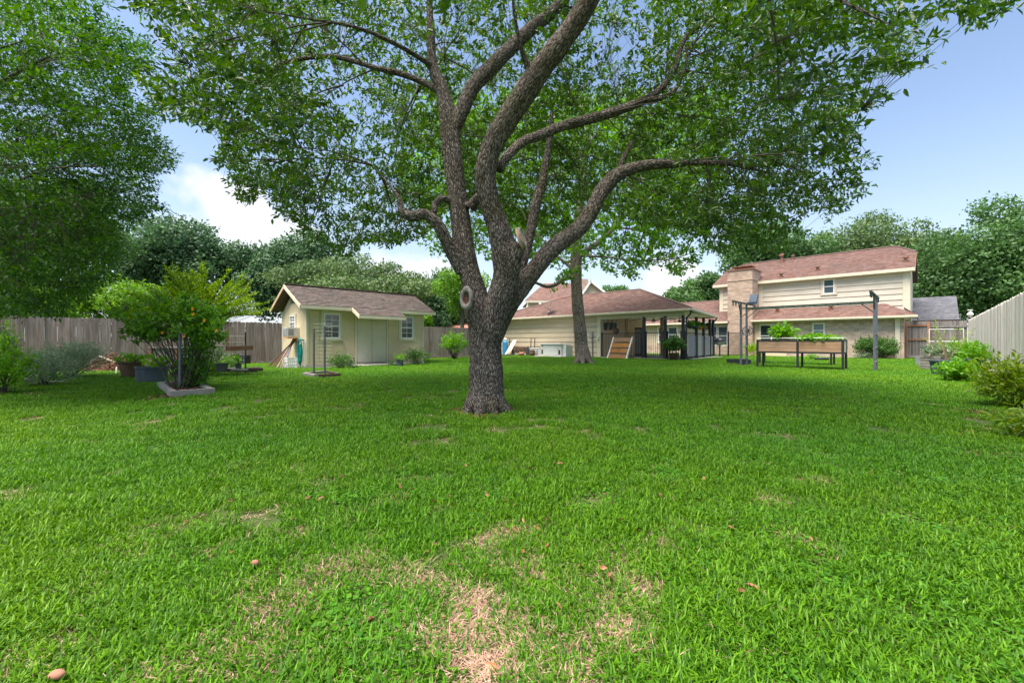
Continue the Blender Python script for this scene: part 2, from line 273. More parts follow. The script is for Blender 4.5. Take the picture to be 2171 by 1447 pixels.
# ---------------------------------------------------------------- mesh building
class MB:
    def __init__(s): s.v = []; s.f = []; s.n = 0; s.tint = []; s.smooth = False
    def add(s, verts, faces, tint=None):
        s.v.extend([tuple(p) for p in verts]); s.f.extend([tuple(i+s.n for i in f) for f in faces]); s.tint.extend([tint if tint is not None else random.random()]*len(faces)); s.n += len(verts); return s
    def box(s, x0, x1, y0, y1, z0, z1, tint=None):
        if x0 > x1: x0, x1 = x1, x0
        if y0 > y1: y0, y1 = y1, y0
        if z0 > z1: z0, z1 = z1, z0
        return s.add([(x0,y0,z0),(x1,y0,z0),(x1,y1,z0),(x0,y1,z0),(x0,y0,z1),(x1,y0,z1),(x1,y1,z1),(x0,y1,z1)],
              [(0,3,2,1),(4,5,6,7),(0,1,5,4),(1,2,6,5),(2,3,7,6),(3,0,4,7)], tint)
    def prism(s, poly, z0, z1, tint=None):     # poly in xy (ccw), extruded
        n = len(poly); v = [(p[0], p[1], z0) for p in poly]+[(p[0], p[1], z1) for p in poly]
        return s.add(v, [tuple(range(n))[::-1], tuple(range(n, 2*n))]+[(i, (i+1) % n, n+(i+1) % n, n+i) for i in range(n)], tint)
    def slab(s, top, t):                       # polygon of 3-D points, thickness t straight down
        n = len(top); v = [tuple(p) for p in top]+[(p[0], p[1], p[2]-t) for p in top]
        return s.add(v, [tuple(range(n)), tuple(range(n, 2*n))[::-1]]+[((i+1) % n, i, n+i, n+(i+1) % n) for i in range(n)])
    def bar(s, a, b, w, h=None, tint=None):    # square bar a->b
        a = Vector(a); b = Vector(b); d = (b-a).normalized(); h = h or w
        up = Vector((0, 0, 1)) if abs(d.z) < .95 else Vector((1, 0, 0)); x = d.cross(up).normalized()*w/2; y = x.cross(d).normalized()*h/2
        return s.add([a-x-y, a+x-y, a+x+y, a-x+y, b-x-y, b+x-y, b+x+y, b-x+y], [(0,1,2,3),(7,6,5,4),(0,4,5,1),(1,5,6,2),(2,6,7,3),(3,7,4,0)], tint)
    def tube(s, pts, rad, seg=8, cap=True, tint=None):
        pts = [Vector(p) for p in pts]; n = len(pts); rad = rad if hasattr(rad, '__len__') else [rad]*n
        V = []; F = []; prev = None
        for i, p in enumerate(pts):
            t = (pts[min(i+1, n-1)]-pts[max(i-1, 0)]).normalized()
            if prev is None: ref = Vector((0, 0, 1)) if abs(t.z) < .9 else Vector((1, 0, 0)); x = t.cross(ref).normalized()
            else: x = (prev-t*prev.dot(t)); x = x.normalized() if x.length > 1e-6 else t.orthogonal().normalized()
            prev = x; y = t.cross(x)
            for k in range(seg):
                a = 2*math.pi*k/seg; V.append(p+(x*math.cos(a)+y*math.sin(a))*rad[i])
        for i in range(n-1):
            for k in range(seg): F.append((i*seg+k, i*seg+(k+1) % seg, (i+1)*seg+(k+1) % seg, (i+1)*seg+k))
        if cap: F.append(tuple(range(seg))[::-1]); F.append(tuple(range((n-1)*seg, n*seg)))
        return s.add(V, F, tint)
    def lathe(s, prof, seg=20, c=(0, 0, 0), tint=None):   # prof [(r,z)...]
        V = [(c[0]+r*math.cos(2*math.pi*k/seg), c[1]+r*math.sin(2*math.pi*k/seg), c[2]+z) for r, z in prof for k in range(seg)]
        F = [(i*seg+k, i*seg+(k+1) % seg, (i+1)*seg+(k+1) % seg, (i+1)*seg+k) for i in range(len(prof)-1) for k in range(seg)]
        return s.add(V, F, tint)
    def blob(s, c, r, sub=2, rough=.25, tint=None):
        import bmesh
        bm = bmesh.new(); bmesh.ops.create_icosphere(bm, subdivisions=sub, radius=1); c = Vector(c); V = []
        r = r if hasattr(r, '__len__') else (r, r, r); o = Vector((random.random()*50,)*3)
        for v in bm.verts:
            k = 1+rough*noise.noise(v.co*1.7+o); V.append((c.x+v.co.x*r[0]*k, c.y+v.co.y*r[1]*k, c.z+v.co.z*r[2]*k))
        F = [tuple(w.index for w in f.verts) for f in bm.faces]; bm.free(); return s.add(V, F, tint)
    def mesh(s, name, m, smooth=False):
        me = bpy.data.meshes.new(name); me.from_pydata(s.v, [], s.f)
        if isinstance(m, str): m = MATS[m]
        me.materials.append(m)
        at_ = me.attributes.new('tint', 'FLOAT', 'FACE'); at_.data.foreach_set('value', np.array(s.tint, dtype=np.float32))
        if smooth or s.smooth: me.polygons.foreach_set('use_smooth', np.ones(len(s.f), dtype=bool))
        me.update(); return me
def link(name, data, parent=None, loc=None, kind=None, label=None):
    o = bpy.data.objects.new(name, data); COL.objects.link(o)
    if parent: o.parent = parent
    if loc is not None: o.location = loc
    if kind: o['kind'] = kind
    if label: o['label'] = label
    return o
def tag(o, label, cat, group=None, kind=None):
    o['label'] = label; o['category'] = cat
    if group: o['group'] = group
    if kind: o['kind'] = kind
    return o
class T:
    """a thing: an Empty at its base, turned with the yard unless rz is given; absolute (u,v,z) or world coordinates come in"""
    def __init__(s, name, label, cat, base, group=None, rz=math.pi/4, world=False):
        s.e = bpy.data.objects.new(name, None); COL.objects.link(s.e); tag(s.e, label, cat, group); s.e.empty_display_size = .1
        if world: s.e.location = base; s.o = Vector(base); s.w = True
        else: s.e.location = W(*base); s.e.rotation_euler = (0, 0, rz); s.o = Vector(base); s.w = False
    def loc(s, p): return Vector(p)-s.o
    def part(s, name, mb, m, parent=None, smooth=False, kind=None, label=None):
        mb.v = [(a-s.o.x, b-s.o.y, c-s.o.z) for a, b, c in mb.v]
        return link(name, mb.mesh(name, m, smooth), parent or s.e, kind=kind, label=label)
    def box(s, name, u0, u1, v0, v1, z0, z1, m, parent=None): return s.part(name, MB().box(u0, u1, v0, v1, z0, z1), m, parent)
    def put(s, name, me, p, rot=None, parent=None, scale=None):
        o = link(name, me, parent or s.e, s.loc(p))
        if rot: o.rotation_euler = rot
        if scale: o.scale = scale
        return o
# leaves ------------------------------------------------------------
def leaf_mesh(name, P, D, NRM, L_, Wd, m, tint, fine=False, fold=.25):
    """P base points, D directions, NRM blade normals (n,3); L_ lengths, Wd widths (n,)"""
    n = len(P); D = D/np.linalg.norm(D, axis=1)[:, None]
    Sd = np.cross(D, NRM); Sd /= (np.linalg.norm(Sd, axis=1)[:, None]+1e-9); Nn = np.cross(Sd, D)
    L1 = L_[:, None]; W1 = Wd[:, None]/2
    if fine:
        V = np.stack([P, P+D*L1*.3+Sd*W1*.95+Nn*W1*fold, P+D*L1*.68+Sd*W1*.8+Nn*W1*fold-Nn*L1*.04, P+D*L1-Nn*L1*.12, P+D*L1*.68-Sd*W1*.8+Nn*W1*fold-Nn*L1*.04, P+D*L1*.3-Sd*W1*.95+Nn*W1*fold], 1)
        idx = np.array([[0, 1, 2, 3], [0, 3, 4, 5]]); k = 6; q = 4
    else:
        V = np.stack([P, P+D*L1*.45+Sd*W1+Nn*W1*fold, P+D*L1-Nn*L1*.08, P+D*L1*.45-Sd*W1+Nn*W1*fold], 1)
        idx = np.array([[0, 1, 2], [0, 2, 3]]); k = 4; q = 3
    F = (np.arange(n)[:, None, None]*k+idx[None]).reshape(-1, q)
    me = bpy.data.meshes.new(name); me.vertices.add(n*k); me.vertices.foreach_set('co', V.reshape(-1).astype(np.float32))
    me.loops.add(F.size); me.loops.foreach_set('vertex_index', F.reshape(-1).astype(np.int32))
    me.polygons.add(len(F)); me.polygons.foreach_set('loop_start', np.arange(0, F.size, q, dtype=np.int32)); me.polygons.foreach_set('loop_total', np.full(len(F), q, dtype=np.int32))
    me.materials.append(MATS[m]); a = me.attributes.new('tint', 'FLOAT', 'FACE'); a.data.foreach_set('value', np.repeat(tint, 2).astype(np.float32))
    me.update(calc_edges=True); return me
def rnd_dirs(n):
    v = rng.normal(size=(n, 3)); return v/np.linalg.norm(v, axis=1)[:, None]
def sprays(centers, outward, per, size, leaf=(.08, .032), spread=.6, up=.5, droop=.1, m='oak_leaf', fine=True, name='foliage'):
    """a spray of leaves round each centre; outward = direction of the twig"""
    C_ = np.repeat(centers, per, 0); O_ = np.repeat(outward, per, 0); n = len(C_)
    t = rng.random(n)[:, None]; sz = size if np.isscalar(size) else np.repeat(size, per)[:, None]
    P = C_+O_*(t-.4)*sz*1.3+rnd_dirs(n)*sz*.28*rng.random((n, 1))
    D = O_*(1-spread)+rnd_dirs(n)*spread*1.3; D[:, 2] -= droop
    NR = rnd_dirs(n)*(1-up)+np.array([0, 0, 1.0])*up
    Ls = leaf[0]*(.65+.6*rng.random(n)); Ws = leaf[1]*(.7+.6*rng.random(n))
    if not np.isscalar(size): pass
    tint = np.clip(np.repeat(rng.random(len(centers)), per)*.5+rng.random(n)*.5, 0, 1)
    return leaf_mesh(name, P, D, NR, Ls, Ws, m, tint, fine)

# ---------------------------------------------------------------- ground
def ground():
    n = 60; mb = MB()
    mb.add([(-260, -60, 0), (260, -60, 0), (260, 420, 0), (-260, 420, 0)], [(0, 1, 2, 3)])
    link('lawn', mb.mesh('lawn', 'lawn_soil'), kind='structure')
ground()

# ---------------------------------------------------------------- building helpers
def window(t, name, face, plane, a0, a1, z0, z1, pane='pane', trim=.10, trim_m='trim_cream', frame=.055, munt=(0, 0), sill=True, dbl=False, label=None):
    """double-hung window on a wall facing -u ('U') or -v ('V'): frame > panes, meeting rail, muntins, trim, sill"""
    if a0 > a1: a0, a1 = a1, a0
    def B(mb, A0, A1, Z0, Z1, d0, d1):        # d outwards
        return mb.box(plane-d1, plane-d0, A0, A1, Z0, Z1) if face == 'U' else mb.box(A0, A1, plane-d1, plane-d0, Z0, Z1)
    fr = MB(); f = frame
    B(fr, a0, a1, z1-f, z1, 0, .05); B(fr, a0, a1, z0, z0+f, 0, .05); B(fr, a0, a0+f, z0+f, z1-f, 0, .05); B(fr, a1-f, a1, z0+f, z1-f, 0, .05)
    zm = (z0+z1)/2
    if dbl: am = (a0+a1)/2; B(fr, am-f*.7, am+f*.7, z0+f, z1-f, 0, .055)
    w = t.part(name, fr, 'white_vinyl', label=label)
    t.part('meeting_rail', B(MB(), a0+f, a1-f, zm-.025, zm+.025, .0, .045), 'white_vinyl', w)
    t.part('pane', B(MB(), a0+f, a1-f, zm+.025, z1-f, .004, .02), pane, w); t.part('pane', B(MB(), a0+f, a1-f, z0+f, zm-.025, .004, .014), pane, w)
    if munt[0]:
        mu = MB(); k, r = munt
        for i in range(1, k):
            a = a0+f+(a1-a0-2*f)*i/k; B(mu, a-.009, a+.009, zm+.025, z1-f, .02, .03); B(mu, a-.009, a+.009, z0+f, zm-.025, .014, .026)
        for zz0, zz1 in ((zm+.025, z1-f), (z0+f, zm-.025)):
            for j in range(1, r): z = zz0+(zz1-zz0)*j/r; B(mu, a0+f, a1-f, z-.009, z+.009, .0205, .0305)
        t.part('muntin_grid', mu, 'white_vinyl', w)
    if trim:
        tr = MB(); q = trim
        B(tr, a0-q, a1+q, z1, z1+q, 0, .035); B(tr, a0-q, a0, z0, z1, 0, .035); B(tr, a1, a1+q, z0, z1, 0, .035)
        t.part('window_trim', tr, trim_m, w)
    if sill: t.part('window_sill', B(MB(), a0-trim-.03, a1+trim+.03, z0-.09, z0, 0, .06), trim_m, w)
    return w
def siding(t, face, plane, a0, a1, z0, z1, lap, m, name='siding_board', seams=1):
    """lap boards, every one its own part; each leans out at its foot"""
    n = max(1, round((z1-z0)/lap)); lap = (z1-z0)/n; lf = lap; lap = lap-.036; cuts = [a0+(a1-a0)*i/seams for i in range(seams+1)]
    for j in range(seams):
        b0, b1 = cuts[j]+.003, cuts[j+1]-.003
        mb = MB(); th = .042
        if face == 'U': mb.add([(0, b0, 0), (-th, b0, 0), (-.008, b0, lap), (0, b0, lap), (0, b1, 0), (-th, b1, 0), (-.008, b1, lap), (0, b1, lap)], [(0, 1, 2, 3), (7, 6, 5, 4), (0, 4, 5, 1), (1, 5, 6, 2), (2, 6, 7, 3)])
        else: mb.add([(b0, 0, 0), (b0, -th, 0), (b0, -.008, lap), (b0, 0, lap), (b1, 0, 0), (b1, -th, 0), (b1, -.008, lap), (b1, 0, lap)], [(3, 2, 1, 0), (4, 5, 6, 7), (1, 5, 4, 0), (2, 6, 5, 1), (3, 7, 6, 2)])
        if face == 'U': mb.v = [(x, y-t.o.y, z) for x, y, z in mb.v]
        else: mb.v = [(x-t.o.x, y, z) for x, y, z in mb.v]
        me = mb.mesh(name, m)
        for i in range(n):
            o = link(name, me, t.e); o.location = (plane-t.o.x, 0, z0+i*lf-t.o.z) if face == 'U' else (0, plane-t.o.y, z0+i*lf-t.o.z)
def clip_course(poly, s):
    xs = []
    n = len(poly)
    for i in range(n):
        (e0, s0), (e1, s1) = poly[i], poly[(i+1) % n]
        if (s0 <= s < s1) or (s1 <= s < s0): xs.append(e0+(e1-e0)*(s-s0)/(s1-s0))
    xs.sort(); return (xs[0], xs[-1]) if len(xs) > 1 else None
def shingles(t, top, m, parent, expo=.14, width=.30, singles=False, name='shingles'):
    """courses of tabs on the plane of polygon top (first edge = eave). singles: every tab an object"""
    P = [Vector(p) for p in top]; O = P[0]; E = (P[1]-P[0]).normalized(); Nn = None
    for k in range(2, len(P)):
        Nn = E.cross(P[k]-P[0])
        if Nn.length > .1: break
    Nn.normalize(); 
    if Nn.z < 0: Nn = -Nn
    S = Nn.cross(E)
    if S.z < 0: S = -S
    poly = [((p-O).dot(E), (p-O).dot(S)) for p in P]; smax = max(q[1] for q in poly); mb = MB(); i = 0; s = -.02; out = []
    while s < smax-.02:
        seg = clip_course(poly, min(max(s+expo*.5, .001), smax-.001))
        if seg:
            e = seg[0]-random.random()*width
            while e < seg[1]:
                w = width*random.choice((.6, .85, 1, 1.15)) if not singles else width*random.choice((.85, 1, 1.2))
                x0, x1 = max(e, seg[0]), min(e+w-.004, seg[1]); e += w
                if x1-x0 < .03: continue
                s1 = min(s+expo+.01, smax); lift = .016+random.random()*.008
                a = O+E*x0+S*s; b = O+E*x1+S*s; c = O+E*x1+S*s1; d = O+E*x0+S*s1
                q = [a+Nn*lift, b+Nn*lift, c+Nn*.004, d+Nn*.004, a+Nn*.001, b+Nn*.001]
                if singles: out.append((q, (a+c)/2))
                else: mb.add(q, [(0, 1, 2, 3), (4, 5, 1, 0)])
        s += expo; i += 1
    if singles:
        for q, c in out:
            m2 = MB().add([p-c for p in q], [(0, 1, 2, 3), (4, 5, 1, 0)]); link('shingle', m2.mesh('shingle', m), parent, c-t.o)
    else: t.part(name, mb, m, parent, kind='stuff')
def roof_plane(t, top, m, name='roof_slope', th=.12, expo=.14, width=.30, deck='ridge_cap', shing=True, singles=False, rf=None):
    r = t.part(name, MB().slab(top, th), deck)
    if shing: shingles(t, top, m, r, expo, width, singles)
    return r
def ridge(t, pts, m='ridge_cap', w=.13, parent=None):
    mb = MB(); mb.tube([Vector(p)+Vector((0, 0, .01)) for p in pts], w/2, 6); return t.part('ridge_cap', mb, m, parent)
def fence_run(t, P0, P1, pitch, H, m, name='fence_board', w=None, jit=.02, variants=6, start=.0, hj=.012):
    """boards one by one between two ground points (world xy) of thing t placed in world space"""
    P0 = Vector((*P0, 0)); P1 = Vector((*P1, 0)); d = (P1-P0); Ln = d.length; d.normalize(); ang = math.atan2(d.y, d.x); w = w or pitch*.985
    mes = []
    for i in range(variants):
        b = MB(); th = .018; c = .03; hh = H+random.uniform(-hj, hj); ww = w*random.choice((.99, 1.0, .995, .965)); k = random.uniform(-.002, .002)
        pr = [(0, .03), (ww, .03), (ww+k, hh-c), (ww-c+k, hh), (c+k, hh), (k, hh-c)]; n = len(pr)
        b.add([(x, -th/2, z) for x, z in pr]+[(x, th/2, z) for x, z in pr], [tuple(range(n)), tuple(range(n, 2*n))[::-1]]+[((j+1) % n, j, n+j, n+(j+1) % n) for j in range(n)])
        mes.append(b.mesh(name, m))
    n = int(Ln/pitch)
    for i in range(n):
        p = P0+d*(i*pitch); o = link(name, random.choice(mes), t.e, p-t.o+Vector((-d.y, d.x, 0))*random.uniform(-.006, .006)+Vector((0, 0, random.uniform(-.012, .008)))); o.rotation_euler = (random.uniform(-.005, .005), random.uniform(-.002, .002), ang+random.uniform(-.02, .02))

# ---------------------------------------------------------------- shed
def build_shed():
    u0, u1, v0, v1 = 5.85, 11.2, 17.3, 20.3; ze, zr, vr = 2.42, 3.36, 18.8
    t = T('garden_shed', 'cream garden shed with grey brown shingle roof and double doors', 'shed', (u0, v0, 0))
    wall = MB(); pts = [(v0, .1), (v1, .1), (v1, 2.33), (vr, 3.22), (v0, 2.33)]
    n = 5; wall.add([(u0, a, b) for a, b in pts]+[(u1, a, b) for a, b in pts], [tuple(range(5)), tuple(range(5, 10))[::-1]]+[((j+1) % n, j, n+j, n+(j+1) % n) for j in range(n)])
    w = t.part('wall', wall, 'shed_paint')
    t.box('foundation', u0-.03, u1+.03, v0-.03, v1+.03, -.1, .12, 'concrete')
    # front panels of grooved board
    def span(a, b): return MB().box(a, b, v0-.016, v0, .12, 2.32)
    seams = [u0+.1, 6.02, 8.27, 8.35]
    for a, b in ((u0+.09, 6.32), (6.345, 7.76), (9.36, u1-.09)):
        t.part('wall_panel', span(a, b), 'shed_paint', w)
    t.part('wall_panel', MB().box(7.89, 9.24, v0-.015, v0, 2.16, 2.32), 'shed_paint', w)
    for a, b in ((7.79, 7.88), (9.25, 9.34)): t.box('door_trim', a, b, v0-.035, v0, .12, 2.32, 'shed_trim')
    for a in (u0-.02, u1-.07): t.box('corner_trim', a, a+.09, v0-.03, v0, .12, 2.33, 'shed_trim')
    t.box('corner_trim', u0-.03, u0, v0, v0+.09, .12, 2.33, 'shed_trim'); t.box('corner_trim', u0-.03, u0, v1-.09, v1, .12, 2.33, 'shed_trim')
    y = v0+.10
    while y < v1-.12:                                    # gable side: narrow grooved boards
        y2 = min(y+.2, v1-.1); zt = 2.30+min(y-v0, v1-y2)*.59
        t.box('siding_board', u0-.014, u0, y+.004, y2-.004, .12, min(zt, 2.9), 'shed_paint', w); y += .2
    # doors, measured from the photograph onto the wall plane
    t.box('door_gap_shade', 7.885, 9.245, v0-.012, v0-.001, .14, 2.155, 'dark_timber')  # dark sheet standing in for the shade in the gaps round the doors
    for a, b in ((7.897, 8.55), (8.567, 9.232)):
        d = t.box('door', a, b, v0-.030, v0-.013, .15, 2.145, 'door_paint')
        if a > 8.5: kn = d
    t.part('door_knob', MB().lathe([(0, 0), (.012, 0), (.012, .03), (.03, .035), (.034, .055), (.02, .07), (0, .072)], 12, (0, 0, 0)), 'black_metal', kn).matrix_local = Matrix.Translation(Vector((8.63, v0-.028, .97))-t.o) @ Matrix.Rotation(math.pi/2, 4, 'X')
    for px0, px1, py0, py1 in ((686, 719.5, 663.8, 717), (848.5, 874.5, 670.5, 717.5)):
        a, z1 = onV(px0, py0, v0); b, _ = onV(px1, py0, v0); z0 = onV((px0+px1)/2, py1, v0)[1]
        window(t, 'window', 'V', v0-.016, a, b, z0, z1, 'pane', .10, 'shed_trim', .05, (2, 2))
    a, z1 = onU(628, 668, u0); b, _ = onU(617, 668, u0); z0 = onU(622, 697, u0)[1]
    window(t, 'window', 'U', u0-.014, a, b, z0, z1, 'pane_blind', .07, 'shed_trim', .04, (2, 2), sill=False, label='small side window above the air conditioner')
    # gable vent
    gv = t.part('gable_vent', MB().box(u0-.03, u0-.014, 18.45, 19.15, 2.62, 2.9), 'shed_trim')
    for k in range(5): t.part('louvre', MB().box(u0-.045, u0-.03, 18.48, 19.12, 2.645+k*.05, 2.675+k*.05), 'dark_timber', gv)
    # roof: front slope, door hood, back slope
    U0, U1, V0, V1 = 5.47, 11.62, 16.9, 20.72; zs = 2.47
    hu0, hu1 = 7.5, 9.6; hv = 16.22; sl = (zr+.05-zs)/(vr-V0); hz = zs-(V0-hv)*sl
    top = [(U0, V0, zs), (hu0, V0, zs), (hu0, hv, hz), (hu1, hv, hz), (hu1, V0, zs), (U1, V0, zs), (U1, vr, zr+.05), (U0, vr, zr+.05)]
    r = t.part('roof_slope', MB().slab([(U0, V0, zs), (U1, V0, zs), (U1, vr, zr+.05), (U0, vr, zr+.05)], .05), 'soffit_tan')
    hd = t.part('roof_slope', MB().slab([(hu0, hv, hz), (hu1, hv, hz), (hu1, V0+.002, zs), (hu0, V0+.002, zs)], .05), 'soffit_tan', label='hood carried forward over the doors')
    shingles(t, [(U0, V0, zs), (U1, V0, zs), (U1, vr, zr+.05), (U0, vr, zr+.05)], 'shingle_grey', r, .145, .31, True)
    shingles(t, [(hu0, hv, hz), (hu1, hv, hz), (hu1, V0, zs), (hu0, V0, zs)], 'shingle_grey', hd, .145, .31, True)
    r2 = t.part('roof_slope', MB().slab([(U1, V1, zs), (U0, V1, zs), (U0, vr, zr+.05), (U1, vr, zr+.05)], .05), 'ridge_cap')
    mb = MB(); mb.bar((U0, vr, zr+.075), (U1, vr, zr+.075), .2, .035); t.part('ridge_cap', mb, 'ridge_cap')
    # fascia and barge boards
    t.box('fascia', U0+.03, hu0-.03, V0-.02, V0+.0, zs-.15, zs-.01, 'shed_trim'); t.box('fascia', hu1+.03, U1, V0-.02, V0, zs-.15, zs-.01, 'shed_trim')
    t.box('fascia', hu0, hu1, hv-.02, hv, hz-.15, hz-.01, 'shed_trim')
    for uu in (U0-.02, U1): 
        for va in (V0-.02, V1+.02):
            mb = MB(); zA = zs-.07
            mb.add([(uu, va, zA-.09), (uu+.022, va, zA-.09), (uu+.022, va, zA+.05), (uu, va, zA+.05), (uu, vr, zr-.11), (uu+.022, vr, zr-.11), (uu+.022, vr, zr+.03), (uu, vr, zr+.03)], [(0,1,2,3),(7,6,5,4),(0,4,5,1),(1,5,6,2),(2,6,7,3),(3,7,4,0)])
            t.part('barge_board', mb, 'soffit_tan' if va > 18 else 'shed_trim')
    for uu in (hu0-.02, hu1):
        mb = MB(); mb.add([(uu, hv-.02, hz-.16), (uu+.02, hv-.02, hz-.16), (uu+.02, hv-.02, hz-.01), (uu, hv-.02, hz-.01), (uu, V0, zs-.16), (uu+.02, V0, zs-.16), (uu+.02, V0, zs-.01), (uu, V0, zs-.01)], [(0,1,2,3),(7,6,5,4),(0,4,5,1),(1,5,6,2),(2,6,7,3),(3,7,4,0)])
        t.part('barge_board', mb, 'shed_trim')
    t.box('soffit', u0, u1, V0+.01, v0-.02, 2.30, 2.33, 'shed_trim')
    s = T('doorstep', 'low concrete step slab in front of the shed doors', 'step', (7.6, 16.3, 0)); s.part('slab', MB().prism([(7.5, 16.2), (10.0, 16.4), (10.7, 16.9), (10.7, 17.26), (7.55, 17.26)], 0, .09), 'concrete'); s.box('door_mat', 8.0, 9.3, 16.72, 17.1, .091, .105, 'dark_pot')
build_shed()

def shed_things():
    # window air conditioner
    (v, z) = onU(618, 705, 5.62)
    t = T('air_conditioner', 'white window air conditioner sticking out of the shed side window', 'air conditioner', (5.5, v, z-.18))
    b = t.box('casing', 5.38, 5.83, v-.27, v+.27, z-.18, z+.2, 'off_white'); t.box('grille', 5.365, 5.38, v-.24, v+.24, z-.15, z+.17, 'grey_plastic', b)
    t.box('side_vent', 5.42, 5.62, v-.285, v-.27, z-.1, z+.15, 'grey_plastic', b)
    t.box('shelf_bracket', 5.36, 5.83, v-.3, v+.3, z-.24, z-.185, 'orange_wood')
    # garden hose
    (v, zt) = onU(637, 716, 5.7); zb = .03
    t = T('garden_hose', 'teal garden hose hung in a long coil on the shed side wall', 'hose', (5.72, v, 0))
    for k in range(9):
        mb = MB(); pts = []; du = random.uniform(-.06, .04); w = random.uniform(.10, .21); zl = random.uniform(.04, .3)
        for i in range(25):
            a = 2*math.pi*i/24; s_ = math.sin(a); zz = zl+(zt-zl)*(.5+.5*math.cos(a)); pts.append((5.70+du+random.uniform(-.01, .01), v+s_*w*(1.15-.35*(zz/zt))+random.uniform(-.012, .012), zz))
        mb.tube(pts, .017, 6, cap=False); t.part('hose_loop', mb, 'teal_hose', smooth=True)
    t.part('hose_hanger', MB().box(5.6, 5.84, v-.09, v+.09, zt-.12, zt-.06), 'brown_tub')
    t = T('water_pipe', 'thin white water pipe with a tap beside the hose', 'pipe', (5.75, 17.5, 0))
    t.part('pipe', MB().tube([(5.78, 17.36, 0), (5.78, 17.36, 1.12)], .018, 8), 'white_plastic'); t.part('tap', MB().tube([(5.78, 17.36, 1.0), (5.66, 17.36, 1.02), (5.62, 17.36, .94)], .02, 8), 'galv')
    # crate
    p = gnd(617, 781); u, v = UV(p.x, p.y)
    t = T('plastic_crate', 'small white slotted plastic crate by the hose coil', 'crate', (u, v, 0))
    mb = MB(); a = .17; h = .42
    for sx in (-1, 1):
        for i in range(5): mb.box(u+sx*a-.01, u+sx*a+.01, v-a+i*.0775, v-a+i*.0775+.035, .03, h-.03); mb.box(u-a+i*.0775, u-a+i*.0775+.035, v+sx*a-.01, v+sx*a+.01, .03, h-.03)
        for z in (0, .13, .26, h-.05): mb.box(u+sx*a-.012, u+sx*a+.012, v-a, v+a, z, z+.05); mb.box(u-a, u+a, v+sx*a-.012, v+sx*a+.012, z, z+.05)
    t.part('slotted_sides', mb, 'white_plastic'); t.box('crate_floor', u-a, u+a, v-a, v+a, 0, .02, 'white_plastic')
    # poles against the wall: every pole a thing
    for i in range(15):
        px = 578+i*2.6; vb = onU(px+2, 778, 5.2)[0]; ub = 5.15-random.random()*.25; vt = 18.5+(i-7)*.05+random.uniform(-.08, .08); zt = 1.05+random.random()*.25
        vb = min(vb, 20.2)+random.uniform(-.06, .06)
        m = random.choice(('brown_tub', 'grey_metal', 'red_wood', 'old_timber', 'brown_copper'))
        o = link('garden_pole', MB().tube([W(ub, vb, .0), W(5.80, vt, zt)], random.uniform(.014, .022), 6).mesh('garden_pole', m))
        tag(o, 'thin garden pole in the tangled bundle leaning on the shed side', 'pole', 'poles leaning on the shed side')
    # spade
    u, _ = onV(741, 770, 17.0); u2, z2 = onV(725, 712, 17.2)
    t = T('spade', 'long handled spade leaning on the shed front beside the bush', 'spade', (u, 17.0, 0))
    t.part('shaft', MB().tube([(u, 16.98, .25), (u2, 17.25, z2)], .017, 7), 'old_timber')
    t.part('blade', MB().add([(u-.02, 16.96, .32), (u+.1, 16.98, .28), (u+.12, 16.93, .05), (u+.05, 16.92, 0), (u-.0, 16.93, .08), (u-.02, 16.975, .32), (u+.1, 16.995, .28), (u+.12, 16.945, .05), (u+.05, 16.935, 0), (u, 16.945, .08)], [(0,1,2,3,4), (9,8,7,6,5), (0,5,6,1), (1,6,7,2), (2,7,8,3), (3,8,9,4), (4,9,5,0)]), 'grey_metal')
shed_things()

